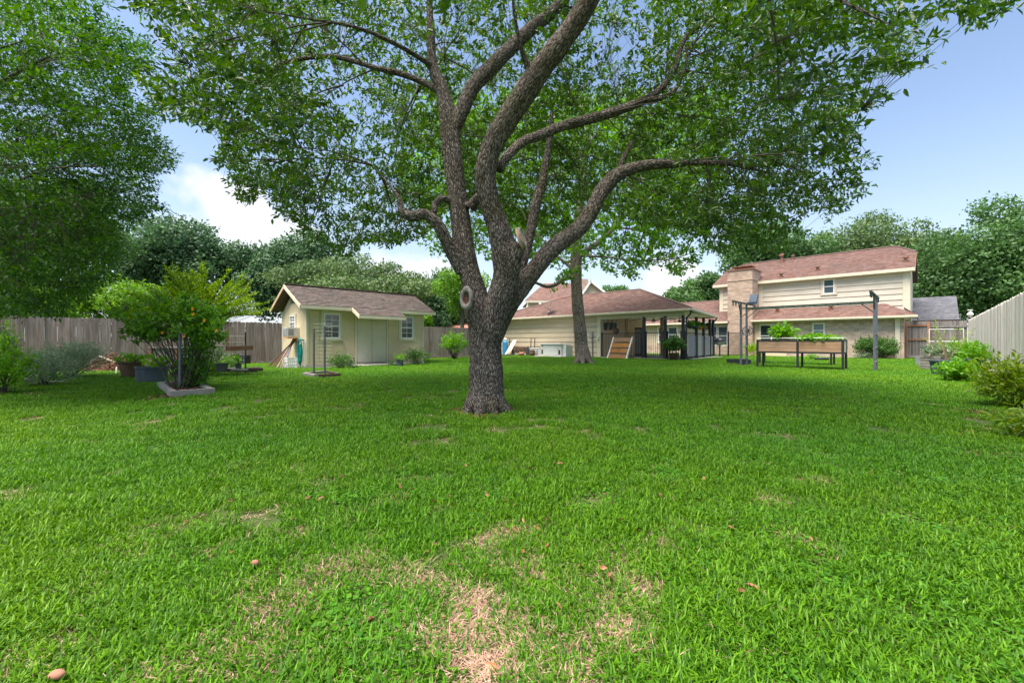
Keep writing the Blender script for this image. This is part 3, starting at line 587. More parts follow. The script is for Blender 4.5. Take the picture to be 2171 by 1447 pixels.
# ---------------------------------------------------------------- fences
def build_fences():
    P0 = (-17.7, 14.25); P1 = (-1.6, 28.35)
    t = T('wooden_fence', 'weathered brown grey board fence behind the shed and the vine', 'fence', (*P0, 0), world=True)
    fence_run(t, P0, P1, .158, 1.95, 'fence_wood')
    a = Vector((*P0, 0)); b = Vector((*P1, 0)); d = (b-a).normalized(); nrm = Vector((-d.y, d.x, 0))
    for z in (.35, 1.0, 1.65): t.part('rail', MB().bar(a+nrm*.04+Vector((0, 0, z)), b+nrm*.04+Vector((0, 0, z)), .04, .09), 'fence_wood')
    Ln = (b-a).length
    for i in range(int(Ln/2.4)+1): p = a+d*(i*2.4)+nrm*.11; t.part('post', MB().box(p.x-.045, p.x+.045, p.y-.045, p.y+.045, 0, 1.88), 'fence_wood')
    for i in range(6): q = a+d*(5.5+i*3.05)-nrm*.025; t.part('kick_board', MB().bar(q+Vector((0, 0, .07)), q+d*3.03+Vector((0, 0, .07)), .03, .15), 'fence_wood')
    # side run towards the camera, only its end shows
    Q0 = (-17.75, 14.2); Q1 = (-17.75+2.2, 14.2-2.2)
    t = T('wooden_fence', 'paler fence run meeting the brown fence at the left corner', 'fence', (*Q0, 0), world=True)
    fence_run(t, Q0, Q1, .158, 2.02, 'fence_pale')
    # right hand fence
    A = W(8.0, -1.63); B = W(34.4, -1.63); A = (A.x, A.y); B = (B.x, B.y)
    t = T('wooden_fence', 'tall pale silvery board fence running away along the right side', 'fence', (*A, 0), world=True)
    fence_run(t, A, B, .145, 2.24, 'fence_pale', hj=.012)
    a = Vector((*A, 0)); b = Vector((*B, 0)); d = (b-a).normalized(); nrm = Vector((d.y, -d.x, 0))
    for z in (.35, 1.15, 1.95): t.part('rail', MB().bar(a+nrm*.04+Vector((0, 0, z)), b+nrm*.04+Vector((0, 0, z)), .04, .09), 'fence_pale')
    for i in range(12): p = a+d*(i*2.4)+nrm*.11; t.part('post', MB().box(p.x-.045, p.x+.045, p.y-.045, p.y+.045, 0, 2.15), 'fence_pale')
    for i in range(8): q = a+d*(i*3.05)-nrm*.03; t.part('kick_board', MB().bar(q+Vector((0, 0, .07)), q+d*3.03+Vector((0, 0, .07)), .03, .16), 'fence_pale')
    # gate and short run between house and fence, plane u = 34.4
    t = T('garden_gate', 'brown framed wooden gate between the brick wall and the grey fence', 'gate', (34.4, .4, 0))
    vg0 = onU(1966, 700, 34.4)[0]; vg1 = onU(1923, 700, 34.4)[0]
    t.box('gate_post', 34.33, 34.43, vg0-.12, vg0, 0, 2.2, 'red_wood'); t.box('gate_post', 34.33, 34.43, vg1, vg1+.12, 0, 2.2, 'red_wood')
    v = vg0+.012; n = 6; w = (vg1-vg0-.02)/n
    for i in range(n): t.box('gate_board', 34.40, 34.42, v+i*w+.004, v+(i+1)*w-.004, .12, 2.05, 'gate_wood')
    for z in (.1, 1.12, 1.95): t.box('cross_rail', 34.345, 34.397, vg0+.005, vg1-.005, z, z+.1, 'red_wood' if z > .5 else 'old_timber')
    for i in range(9): q = vg0-.12+i*(vg1-vg0+.24)/9; t.box('picket_top', 34.44, 34.46, q, q+(vg1-vg0+.24)/9-.01, 1.9, 2.24+random.uniform(-.03, .02), 'gate_wood')
    A = W(34.5, vg0-.13); B = W(34.5, -1.63)
    t = T('wooden_fence', 'short grey fence section between the gate and the pale fence', 'fence', (A.x, A.y, 0), world=True)
    fence_run(t, (A.x, A.y), (B.x, B.y), .145, 2.22, 'gate_wood')
    a = Vector((A.x, A.y, 0)); b = Vector((B.x, B.y, 0))
    for z in (.3, 1.9): t.part('rail', MB().bar(a+Vector((-.03, -.03, z)), b+Vector((-.03, -.03, z)), .04, .09), 'gate_wood')
build_fences()

# ---------------------------------------------------------------- main house
def build_house():
    t = T('brick_house', 'two storey brick and cream sided house with brown shingle roofs and brick chimney', 'house', (33.4, .9, 0))
    uw, us = 33.4, 34.6
    # lower storey
    vR = .95; vL = onU(1603, 700, uw)[0]; vsplit = onU(1667, 700, uw)[0]; zE = 2.56
    t.box('wall', uw, 42.0, vR, 10.3, 0, 2.5, 'brick_wall')
    t.box('porch_wall', uw-.03, uw, vsplit, vL+.05, 0, 2.5, 'peach_wall')
    sb = MB(); v = vR+.1
    while v < vsplit-.1: sb.box(uw-.012, uw-.001, v, v+.078, 2.2, 2.42); v += .088
    t.part('soldier_course', sb, 'soldier_brick', kind='stuff')
    # upper storey
    a, b = .75, 11.5
    t.box('wall', us, 42.6, a, b, 2.4, 5.42, 'siding_white')
    siding(t, 'U', us, a+.3, 8.95, 2.9, 5.36, .36, 'siding_white', seams=1); siding(t, 'U', us, 10.3, b-.25, 2.9, 5.36, .36, 'siding_white')
    t.box('corner_trim', us-.045, us, a-.02, a+.3, 2.75, 5.42, 'trim_cream'); t.box('corner_trim', us-.045, us, b-.25, b+.02, 2.9, 5.42, 'trim_cream'); t.box('corner_trim', us-.06, us, 8.55, 8.78, 3.2, 5.42, 'trim_cream')
    t.box('corner_trim', us, us+.3, a-.045, a, 2.75, 5.42, 'trim_cream')
    # windows
    def win(px0, px1, py0, py1, plane, name='window', **k):
        v1, z1 = onU(px0, py0, plane); v0, _ = onU(px1, py0, plane); z0 = onU((px0+px1)/2, py1, plane)[1]
        return window(t, name, 'U', plane, v0, v1, z0, z1, **k)
    win(1745.5, 1769, 593, 622.5, us-.03, pane='pane_blue', trim=.12, trim_m='siding_white', label='single upstairs window in the pale siding')
    win(1723, 1748, 685.5, 715, uw, pane='pane_blind', trim=.05, trim_m='trim_cream')
    win(1610, 1663, 688.5, 735, uw-.03, pane='pane', trim=.06, trim_m='trim_cream', dbl=True)
    # lower roof over the brick front
    ue = 32.9; zt = zE+(us-ue)*.49; vr_, vl_ = .4, 8.85
    hipv = onU(1860, 645, us)[0]
    low = [(ue, vr_, zE), (ue, vl_, zE), (us, vl_, zt), (us, hipv-.4, zt)]
    roof_plane(t, low, 'shingle_red')
    t.part('fascia', MB().box(ue-.03, ue, vr_-.02, vl_, zE-.15, zE-.01), 'trim_cream'); t.part('gutter', MB().box(ue-.12, ue-.03, vr_-.03, vl_, zE-.11, zE-.0), 'trim_cream')
    t.part('soffit', MB().box(ue, uw, vr_, vl_, zE-.17, zE-.14), 'trim_cream')
    side = [(ue, vr_, zE), (us, hipv-.4, zt), (38, hipv-.4, zt), (38, vr_, zE)]
    t.part('roof_slope', MB().slab([(ue, vr_, zE), (us, 1.0, zt-.25), (38, 1.0, zt-.25), (38, vr_, zE)][::-1], .1), 'ridge_cap')
    # wing to the left, behind the patio
    t.box('wing_wall', uw, 42.0, 10.3, 19.5, 0, 2.5, 'siding'); wr = 36.8; wz = 4.45
    wing = [(ue, 8.85, zE), (ue, 20, zE), (wr, 16.2, wz), (wr, 10.4, wz), (us, 10.4, zE+(us-ue)*.49), (us, 8.85, zE+(us-ue)*.49)]
    roof_plane(t, [(ue, 10.35, zE), (ue, 20, zE), (wr, 16.2, wz), (wr, 10.35, wz)], 'shingle_red')
    t.part('roof_slope', MB().slab([(wr, 10.4, wz), (wr, 16.2, wz), (41, 20, zE), (41, 10.4, zE)], .1), 'ridge_cap'); t.part('roof_slope', MB().slab([(ue, 20, zE), (41, 20, zE), (wr, 16.2, wz)], .1), 'shingle_red')
    ridge(t, [(wr, 10.6, wz), (wr, 16.2, wz), (ue, 20, zE)])
    t.part('fascia', MB().box(ue-.03, ue, 10.4, 20, zE-.15, zE-.01), 'trim_cream'); t.part('soffit', MB().box(ue, uw, 10.4, 20, zE-.17, zE-.14), 'trim_cream')
    win(1504.5, 1520.5, 691.5, 732, uw, pane='pane_blue', trim=.08); win(1522.5, 1543, 691.5, 732, uw, pane='pane_blue', trim=.08)
    win(1396, 1414, 693.5, 725, uw, pane='pane_blue', trim=.09, trim_m='white_vinyl'); win(1417, 1436, 693.5, 725, uw, pane='pane_blue', trim=.09, trim_m='white_vinyl')
    t.box('brick_plinth', uw-.05, uw, 10.35, 19, 0, .75, 'brick_wall')
    # upper roof: gable with clipped ends
    e0, e1 = 34.25, 42.95; rz, ru = 7.52, 38.6; ze = 5.46; sl = (rz-ze)/(ru-e0); bu = 37.0; bz = ze+sl*(bu-e0)
    vr0, vr1, vl0, vl1 = .5, 1.5, 10.8, 11.92
    roof_plane(t, [(e0, vr0, ze), (e0, vl1, ze), (bu, vl1, bz), (ru, vl0, rz), (ru, vr1, rz), (bu, vr0, bz)], 'shingle_red', width=.33)
    bb = 2*ru-bu
    t.part('roof_slope', MB().slab([(e1, vl1, ze), (e1, vr0, ze), (bb, vr0, bz), (ru, vr1, rz), (ru, vl0, rz), (bb, vl1, bz)], .1), 'ridge_cap')
    t.part('roof_hip', MB().slab([(bu, vr0, bz), (ru, vr1, rz), (bb, vr0, bz)][::-1], .1), 'shingle_red'); t.part('roof_hip', MB().slab([(bu, vl1, bz), (ru, vl0, rz), (bb, vl1, bz)], .1), 'shingle_red')
    for vv in (vr0+.25, vl1-.42):                       # gable walls under the clipped ends
        gm = MB(); pr = [(us, 5.4), (42.6, 5.4), (42.6, 5.45), (bb, bz-.12), (bu, bz-.12), (us, 5.5)]; n = 6
        gm.add([(p, vv, z) for p, z in pr]+[(p, vv+.17, z) for p, z in pr], [tuple(range(n))[::-1], tuple(range(n, 2*n))]+[(j, (j+1) % n, n+(j+1) % n, n+j) for j in range(n)])
        t.part('gable_wall', gm, 'siding_white')
    for vv in (vr0-.025, vl1):
        for (p, q) in (((e0, ze), (bu, bz)), ((e1, ze), (bb, bz))):
            t.part('barge_board', MB().add([(p[0], vv, p[1]-.26), (q[0], vv, q[1]-.26), (q[0], vv, q[1]-.01), (p[0], vv, p[1]-.01), (p[0], vv+.025, p[1]-.26), (q[0], vv+.025, q[1]-.26), (q[0], vv+.025, q[1]-.01), (p[0], vv+.025, p[1]-.01)], [(0,1,2,3),(7,6,5,4),(0,4,5,1),(1,5,6,2),(2,6,7,3),(3,7,4,0)]), 'brown_copper')
    t.part('fascia', MB().box(e0-.03, e0, vr0, vl1, ze-.2, ze-.01), 'trim_cream'); t.part('soffit', MB().box(e0, us, vr0, vl1, ze-.22, ze-.19), 'trim_cream')
    ridge(t, [(bu, vr0, bz+.02), (ru, vr1, rz+.02), (ru, vl0, rz+.02), (bu, vl1, bz+.02)])
    # chimney
    c0, c1 = 8.78, 10.42; cu = 32.95
    ch = t.part('chimney', MB().box(cu, us+.4, c0, c1, 0, 5.45), 'brick_chimney')
    t.part('chimney_corbel', MB().box(cu-.03, us+.43, c0-.03, c1+.03, 5.45, 5.53).box(cu, us+.4, c0, c1, 5.53, 6.2), 'brick_chimney', ch)
    t.part('chimney_cap', MB().slab([(cu-.06, c0-.06, 6.27), (cu-.06, c1+.06, 6.27), (us+.46, c1+.06, 6.27), (us+.46, c0-.06, 6.27)], .07), 'brown_copper', ch)
    fl = MB().box(cu+.5, cu+1.2, c0+.35, c1-.35, 6.27, 6.5).box(cu+.3, cu+1.4, c0+.15, c1-.15, 6.5, 6.54); t.part('flue_cover', fl, 'brown_copper', ch)
    # roof vents
    def vent(px, py, r=.12, h=.33):
        rr = (px-CX)/FPX
        for k in range(400):                             # walk along the sight line to the roof plane once, at build time
            Y = 24+k*.04; X = rr*Y; u = (X+Y)/S2; z = CH+(CY-py)*Y/FPX
            if z <= ze+sl*(u-e0): break
        v = (Y-X)/S2; mb = MB().lathe([(r*.7, -.1), (r*.7, h*.7), (r*1.3, h*.72), (r*1.3, h*.92), (r*.3, h), (0, h)], 10, (u, v, z)); t.part('roof_vent', mb, 'brown_copper', smooth=False)
    for p in ((1656, 588), (1733.5, 574), (1920, 555)): vent(*p)
    vent(1658, 556.5, .16, .7); vent(1681, 551, .09, .4)
    for p in ((1648, 661), (1762, 658)):
        rr = (p[0]-CX)/FPX; u = 34.05; Y = u*S2/(1+rr); v = Y*(1-rr)/S2; z = zE+(u-ue)*.49
        t.part('roof_vent', MB().lathe([(.08, -.1), (.08, .2), (.15, .21), (.15, .28), (0, .31)], 10, (u, v, z)), 'brown_copper')
    t.part('downspout', MB().box(uw-.12, uw-.02, 1.12, 1.34, 0, 2.42), 'trim_cream'); t.part('downspout', MB().box(uw-.12, uw-.02, vL-.32, vL-.2, 0, 2.42), 'trim_cream')
build_house()

# ---------------------------------------------------------------- garage with open patio
def build_garage():
    t = T('garage', 'low cream sided garage and patio roof with brown shingles and black posts', 'garage', (22.9, 14.5, 0))
    uw = 22.9; v1 = 24.6; v0 = onU(1274, 700, uw)[0]; zE = 2.83; ub = 28.9
    t.box('wall', uw, ub, v0+.02, v1, -.05, 2.72, 'soffit_tan'); siding(t, 'U', uw, v0+.28, v1, .02, 2.7, .335, 'siding', seams=1)  # backing coloured darker than the boards to deepen the shadow between laps
    t.box('corner_trim', uw-.05, uw, v0, v0+.27, 0, 2.72, 'trim_cream'); t.box('patio_side_wall', uw+.06, ub, v0-.02, v0+.02, 0, 2.7, 'peach_wall')
    # patio back wall and stud (peach)
    t.box('patio_slab', uw-.1, ub+.2, 9.5, v0-.03, 0, .07, 'concrete')
    A = Vector((22.4, 8.9, zE)); B = Vector((29.2, 9.9, zE-.12)); R1 = Vector((25.9, 13.7, 4.55)); R2 = Vector((25.9, 19.4, 4.55)); C = Vector((22.4, 25.2, zE)); D = Vector((29.4, 25.2, zE))
    roof_plane(t, [A, C, R2, R1], 'shingle_red', th=.1, width=.33)
    def rp(pts, nm='roof_slope'): return roof_plane(t, pts, 'shingle_red', nm, th=.1)
    rp([B, A, R1]); t.part('roof_slope', MB().slab([D, B, R1, R2][::-1], .1), 'ridge_cap'); rp([C, D, R2])
    ridge(t, [A, R1]); ridge(t, [R1, R2, C]); ridge(t, [R1, B])
    for a, b in ((A, C), (B, A)):
        d = (b-a).normalized(); n = Vector((d.y, -d.x, 0)); n = -n if n.x > 0 and abs(d.y) > .9 else n
        mb = MB(); mb.bar(a+Vector((0, 0, -.075)), b+Vector((0, 0, -.075)), .05, .15); t.part('fascia', mb, 'trim_cream')
    mb = MB(); mb.bar(A+Vector((-.07, 0, -.05)), C+Vector((-.07, 0, -.05)), .1, .1); t.part('gutter', mb, 'trim_cream')
    mb = MB(); mb.bar(A+Vector((0, -.07, -.05)), B+Vector((0, -.07, -.05)), .1, .1); t.part('gutter', mb, 'trim_cream')
    t.part('soffit', MB().slab([(22.42, 8.95, zE-.13), (22.42, 25.2, zE-.13), (uw+.05, 25.2, zE-.13), (uw+.05, 8.95, zE-.13)], .02), 'trim_cream')
    t.part('patio_ceiling', MB().slab([(22.9, 9.3, zE-.14), (22.9, v0, zE-.14), (28.9, v0, zE-.14), (28.9, 9.95, zE-.14)], .03), 'white_vinyl')
    t.part('header_beam', MB().box(22.86, 22.98, 9.4, v0, 2.45, 2.68), 'trim_cream')
    # posts of the patio
    for px in (1447, 1409, 1364): v = onU(px, 740, uw)[0]; t.box('post', uw-.07, uw+.07, v-.11, v+.03, 0, 2.5, 'navy_metal')
    for px, py in ((1462.5, 761), (1476.5, 757.6), (1491.5, 755), (1500.5, 753.6)):
        f = (px-1447)/(1500.5-1447); u = 22.9+6.1*f**.85; v = 9.45+.62*f; Y = (u+v)/S2; t.box('post', u-.07, u+.07, v-.07, v+.07, 0, 2.5, 'navy_metal')
    ds = MB(); ds.tube([(22.35, 8.85, 2.72), (22.4, 8.95, 2.5), (22.78, 9.3, 2.32), (22.78, 9.3, .15), (22.6, 9.05, .05)], .045, 8); t.part('downspout', ds, 'black_metal')
    ds = MB(); ds.tube([(28.95, 9.8, 2.65), (28.9, 9.85, 2.5), (28.8, 9.98, 2.3), (28.8, 9.98, .15), (28.6, 9.8, .05)], .045, 8); t.part('downspout', ds, 'black_metal')
    return v0
GV0 = build_garage()

def iron_fence(name, label, A, B, H=1.05, z0=.1, pitch=.115, gate=False, grp='black iron fences round the patio', cat='fence', ends=True):
    """black iron fence between two (u,v) points: rails, pickets and posts"""
    a = Vector((*A, 0)); b = Vector((*B, 0)); d = (b-a); Ln = d.length; d.normalize()
    t = T(name, label, cat, (*A, 0), group=grp)
    t.part('rail', MB().bar(a+Vector((0, 0, z0+H)), b+Vector((0, 0, z0+H)), .03, .04), 'black_metal'); t.part('rail', MB().bar(a+Vector((0, 0, z0)), b+Vector((0, 0, z0)), .03, .04), 'black_metal')
    me = MB().box(-.008, .008, -.008, .008, 0, H).mesh('picket', 'black_metal'); n = int(Ln/pitch)
    for i in range(1, n): t.put('picket', me, a+d*(i*Ln/n)+Vector((0, 0, z0)))
    if ends:
        for q in (a, b): t.part('post', MB().box(q.x-.03, q.x+.03, q.y-.03, q.y+.03, 0, z0+H+.1), 'black_metal')
    return t
def patio():
    vs = [onU(px, 740, 22.9)[0] for px in (1447, 1409, 1364)]
    iron_fence('iron_fence', 'black iron fence panel behind the orange wooden steps', (22.95, GV0-.05), (22.95, vs[2]+.1), 1.45)
    iron_fence('iron_gate', 'black iron gate between the two left patio posts', (22.95, vs[2]-.16), (22.95, vs[1]+.1), 1.45, cat='gate', grp=None)
    iron_fence('iron_fence', 'black iron fence panel behind the big potted plant', (22.95, vs[1]-.16), (22.95, vs[0]+.1), 1.45)
    # right side: iron with grey mesh screens
    t = iron_fence('iron_fence', 'black iron fence with grey screens on the side of the patio', (22.95, 9.45), (29.0, 10.07), 1.45)
    for k in range(4):
        f0, f1 = (.08+k*.235, .29+k*.235); t.part('screen_panel', MB().bar((22.95+6.05*f0, 9.42+.62*f0, .8), (22.95+6.05*f1, 9.42+.62*f1, .8), .02, 1.2), 'grey_plastic' if k % 2 == 0 else 'galv')
    # fence to the house with grill
    p0 = at(1504, 738, 31.0); p1 = at(1544, 738, 28.6); a = UV(p0.x, p0.y); b = UV(p1.x, p1.y)
    iron_fence('iron_fence', 'black iron fence behind the grill by the chimney', a, b, 1.55)
    p2 = at(1594, 738, 30.8); c = UV(p2.x, p2.y)
    t = iron_fence('iron_fence', 'black iron fence running back towards the chimney foot', b, c, 1.55)
    A_, B_ = Vector((*b, 0)), Vector((*c, 0))
    t.part('screen_panel', MB().bar(A_.lerp(B_, .62)+Vector((0, .0, .85)), A_.lerp(B_, .98)+Vector((0, 0, .85)), .02, 1.35), 'grey_plastic')
    # grill on post
    p = at(1526, 750, 27.4); u, v = UV(p.x, p.y)
    t = T('grill', 'small rounded black grill with steel front on a single post', 'grill', (u, v, 0))
    t.part('post', MB().tube([(u, v, 0), (u, v, .95)], .05, 10), 'black_metal')
    t.part('bowl', MB().lathe([(0, .78), (.16, .8), (.27, .95), (.29, 1.02)], 18, (u, v, 0)), 'galv', smooth=True)
    t.part('lid', MB().lathe([(.3, 1.02), (.3, 1.12), (.22, 1.25), (.08, 1.3), (0, 1.31)], 18, (u, v, 0)), 'black_metal', smooth=True)
    t.box('side_shelf', u-.05, u+.05, v-.48, v-.3, .98, 1.0, 'grey_plastic')
    # wooden steps leaning on the fence
    (va, z1) = onU(1341, 718, 22.3); (vb, _) = onU(1300, 718, 22.3)
    t = T('wooden_steps', 'orange plank steps with white stringers leaning against the iron fence', 'steps', (22.1, va, 0))
    if va > vb: va, vb = vb, va
    N_ = 4
    for s_, lab in ((va, 0), (vb-.05, 1)): t.part('stringer', MB().bar((21.62, s_+.02, .0), (22.35, s_+.02, 1.3), .05, .12), 'white_plastic')
    for k in range(N_): f = .14+k*.25; t.part('tread', MB().bar((21.58+.73*f, va+.05, 1.3*f), (21.58+.73*f, vb-.07, 1.3*f), .04, .24), 'orange_wood' if k < 3 else 'cedar')
    # big potted plant
    p = at(1429, 745, 22.6); u, v = UV(p.x, p.y)
    t = T('potted_plant', 'leafy dark green plant in a grey pot at the patio corner', 'potted plant', (u, v, 0))
    t.part('pot', MB().lathe([(.0, 0), (.2, 0), (.26, .4), (.28, .42), (.26, .44), (.23, .42), (0, .40)], 18, (u, v, .0)), 'brown_tub', smooth=True)
    n = 240; c = np.array([u, v, .9])+rnd_dirs(n)*np.array([.62, .62, .38])*rng.random((n, 1))**.4; dd = rnd_dirs(n); dd[:, 2] += .5
    me = sprays(c, dd, 8, .16, (.16, .06), m='shrub_leaf', fine=False); o = link('foliage', me, t.e, (-t.o.x, -t.o.y, -t.o.z), kind='stuff')
    # hanging baskets
    for i, (px, py, Y) in enumerate(((1463, 688, 23.5), (1474, 690, 24.5), (1484, 691, 25.8), (1497, 692, 27.2))):
        p = at(px, py, Y)
        t = T('hanging_basket', ('first', 'second', 'third', 'last')[i]+' basket of trailing green ferns along the patio side, counted from the corner', 'hanging basket', p, 'hanging baskets on the patio side', world=True)
        t.part('basket', MB().lathe([(.05, -.22), (.16, -.16), (.23, 0), (.21, .0)], 14, p), 'orange_wood' if i > 1 else 'dark_pot', smooth=True)
        t.part('hanger', MB().tube([p+Vector((-.2, 0, 0)), p+Vector((0, 0, .45)), p+Vector((.2, 0, 0))], .008, 5), 'black_metal')
        n = 60; c = np.array(p)+rnd_dirs(n)*np.array([.26, .26, .18])*rng.random((n, 1))**.5+np.array([0, 0, .08]); dd = rnd_dirs(n)
        link('foliage', sprays(c, dd, 7, .12, (.13, .05), m='vine_leaf', fine=False), t.e, -t.o, kind='stuff')
    # hand tools and buckets hung inside, on the garage side wall / header
    for i, px in enumerate((1284, 1294, 1303)):
        v, z = onU(px, 690, 23.3); t = T('hanging_bucket', ('dark bucket hung nearest the garage wall', 'middle dark bucket hung under the patio roof', 'dark bucket hung beside the plant basket')[i], 'bucket', (23.3, v, z), 'buckets hung under the patio roof')
        t.part('bucket', MB().lathe([(0, -.28), (.11, -.28), (.15, .18), (.145, .19), (.1, -.26), (0, -.26)], 14, (23.3, v, z)), 'grey_pot', smooth=True)
        t.part('hook', MB().tube([(23.3, v-.14, z+.18), (23.3, v-.1, z+.4), (23.3, v, z+.5), (23.3, v+.1, z+.4), (23.3, v+.14, z+.18)], .012, 5), 'black_metal')
    v, z = onU(1306, 700, 23.2); t = T('wicker_basket', 'brown round wicker basket hanging behind the iron fence', 'basket', (23.2, v, z))
    t.part('basket', MB().blob((23.2, v, z-.05), (.2, .2, .22), 2, .1), 'brown_tub'); t.part('cord', MB().tube([(23.2, v, z+.15), (23.2, v, 2.45)], .01, 5), 'black_metal')
    # patio furniture behind: cabinet, chair, fan, lantern
    u, v = 28.2, 13.6
    t = T('tool_cabinet', 'tall dark cabinet against the peach patio wall', 'cabinet', (26.5, 14.0, .07)); t.box('body', 26.2, 26.8, 13.75, 14.25, .07, 2.0, 'grey_pot'); t.box('door', 26.18, 26.2, 13.78, 14.22, .2, 1.9, 'galv')
    u = 27.5; t = T('support_column', 'tan square column inside the patio', 'column', (u, 12.9, .07)); t.box('shaft', u-.08, u+.08, 12.8, 13.0, .07, 2.66, 'soffit_tan'); t.box('base', u-.12, u+.12, 12.76, 13.04, .07, .2, 'soffit_tan')
    u = 24.6; t = T('support_column', 'dark tan column beside the hanging buckets', 'column', (u, 14.1, .07)); t.box('shaft', u-.07, u+.07, 13.9, 14.05, .07, 2.66, 'soffit_tan'); t.box('base', u-.1, u+.1, 13.87, 14.08, .07, .2, 'soffit_tan')
    t = T('patio_chair', 'patio chair with a pale blue patterned cushion behind the gate', 'chair', (26, 11.6, .07)); c = (26, 11.6)
    t.box('seat', c[0]-.25, c[0]+.25, c[1]-.25, c[1]+.25, .48, .52, 'orange_wood'); t.box('cushion', c[0]-.22, c[0]+.22, c[1]-.22, c[1]+.22, .521, .62, 'bird_blue'); t.box('backrest', c[0]+.2, c[0]+.25, c[1]-.25, c[1]+.25, .52, 1.0, 'bird_blue')
    for sx in (-.22, .22):
        for sy in (-.22, .22): t.box('leg', c[0]+sx-.02, c[0]+sx+.02, c[1]+sy-.02, c[1]+sy+.02, .07, .48, 'orange_wood')
    for k, (u, v) in enumerate(((25.0, 12.3), (26.6, 11.3))):
        t = T('ceiling_fan', ('nearer', 'farther')[k]+' brown ceiling fan under the patio roof', 'ceiling fan', (u, v, 2.4)); t.part('hub', MB().lathe([(0, 2.28), (.1, 2.3), (.11, 2.4), (.03, 2.44), (.03, 2.66)], 12, (u, v, 0)), 'brown_copper')
        for j in range(5):
            a = j*2*math.pi/5+k; t.part('blade', MB().bar((u+.1*math.cos(a), v+.1*math.sin(a), 2.36), (u+.6*math.cos(a), v+.6*math.sin(a), 2.36), .13, .012), 'brown_copper')
    # string lights
    t = T('string_lights', 'string of small bulbs strung under the front patio eave', 'string lights', (22.8, 10, 2.4)); pts = []
    for seg in range(3):
        a = [GV0-.1, vs[2], vs[1], vs[0]][seg]; b = [GV0-.1, vs[2], vs[1], vs[0]][seg+1]
        for i in range(9): f = i/8; pts.append((22.82, a+(b-a)*f, 2.42-.16*4*f*(1-f)))
    t.part('wire', MB().tube(pts, .008, 4), 'black_metal')
    me = MB().lathe([(0, -.08), (.03, -.05), (.02, 0), (0, 0)], 8).mesh('bulb', 'bulb')
    for i in range(1, len(pts), 2): t.put('bulb', me, pts[i])
patio()

# ---------------------------------------------------------------- trees
def resample(pts, step):
    """catmull-rom through (x,y,z,r) knots"""
    P = [np.array(p, float) for p in pts]; P = [2*P[0]-P[1]]+P+[2*P[-1]-P[-2]]; out = []
    for i in range(1, len(P)-2):
        a, b, c, d = P[i-1:i+3]; n = max(2, int(np.linalg.norm((c-b)[:3])/step))
        for k in range(n):
            t = k/n; out.append(.5*((2*b)+(c-a)*t+(2*a-5*b+4*c-d)*t*t+(3*b-a-3*c+d)*t**3))
    out.append(P[-2]); return out
def limb_mesh(name, limbs, m, step=.05, voxel=.02, disp=.0, sm=3, seg=16, bsc=25.0, flare=None, stretch=.30):
    """join tapered limbs into one skin (remeshed), then lay bark coordinates along the nearest limb"""
    mb = MB(); samp = []
    for L_ in limbs:
        S_ = resample(L_, step); pts = [Vector(p[:3]) for p in S_]; rad = [max(.004, p[3]) for p in S_]
        rad = [r*(1+.07*noise.noise(Vector(p)*1.6+Vector((9, 0, 0)))+.05*noise.noise(Vector(p)*4.5)) for r, p in zip(rad, pts)]
        mb.tube(pts, rad, seg); prev = None; s = random.random()*10
        for i, p in enumerate(pts):
            t = (pts[min(i+1, len(pts)-1)]-pts[max(i-1, 0)]).normalized()
            if prev is None: x = t.cross(Vector((0, 1, .1))).normalized()
            else: x = prev-t*prev.dot(t); x.normalize()
            prev = x; samp.append((p, t, x, t.cross(x), s)); s += (pts[min(i+1, len(pts)-1)]-p).length
    if flare: flare(mb)
    me = mb.mesh(name, m, True)
    if voxel:
        o = bpy.data.objects.new('tmp', me); COL.objects.link(o); md = o.modifiers.new('r', 'REMESH'); md.mode = 'VOXEL'; md.voxel_size = voxel
        if sm: ms = o.modifiers.new('s', 'SMOOTH'); ms.factor = .5; ms.iterations = sm
        dg = bpy.context.evaluated_depsgraph_get(); me2 = bpy.data.meshes.new_from_object(o.evaluated_get(dg)); bpy.data.objects.remove(o)
        me = me2; me.name = name
        if not me.materials: me.materials.append(MATS[m])
        me.polygons.foreach_set('use_smooth', np.ones(len(me.polygons), dtype=bool))
    kd = KDTree(len(samp))
    for i, s in enumerate(samp): kd.insert(s[0], i)
    kd.balance(); n = len(me.vertices); out = np.zeros((n, 3), dtype=np.float32); co = np.zeros(n*3, dtype=np.float32); no = np.zeros(n*3, dtype=np.float32)
    me.vertices.foreach_get('co', co); me.vertices.foreach_get('normal', no); co = co.reshape(-1, 3); no = no.reshape(-1, 3)
    for i in range(n):
        p = Vector(co[i]); _, j, _ = kd.find(p); c, t, x, y, s = samp[j]; d = p-c; b = (d.dot(x), d.dot(y), (s+d.dot(t))*stretch); out[i] = b
        if disp:
            q = Vector(b)*bsc; ds, _ = noise.voronoi(q); k = min(.5, ds[1]-ds[0]); co[i] += no[i]*(disp*(k*2-.6)+disp*.5*noise.noise(q*.35))
    if disp: me.vertices.foreach_set('co', co.reshape(-1))
    a = me.attributes.new('bark', 'FLOAT_VECTOR', 'POINT'); a.data.foreach_set('vector', out.reshape(-1)); me.update(); return me
def twigs_mesh(name, segs, m='twig'):
    mb = MB()
    for a, b, r0, r1, sag in segs:
        a = Vector(a); b = Vector(b); mid = (a+b)/2+Vector((random.uniform(-.1, .1), random.uniform(-.1, .1), sag))*(b-a).length
        n = 5 if r0 > .008 else 3; pts = [((1-k/(n-1))**2)*a+2*(1-k/(n-1))*(k/(n-1))*mid+(k/(n-1))**2*b for k in range(n)]
        mb.tube(pts, [r0+(r1-r0)*k/(n-1) for k in range(n)], 5 if r0 > .008 else 3, cap=False)
    return mb.mesh(name, m, True)
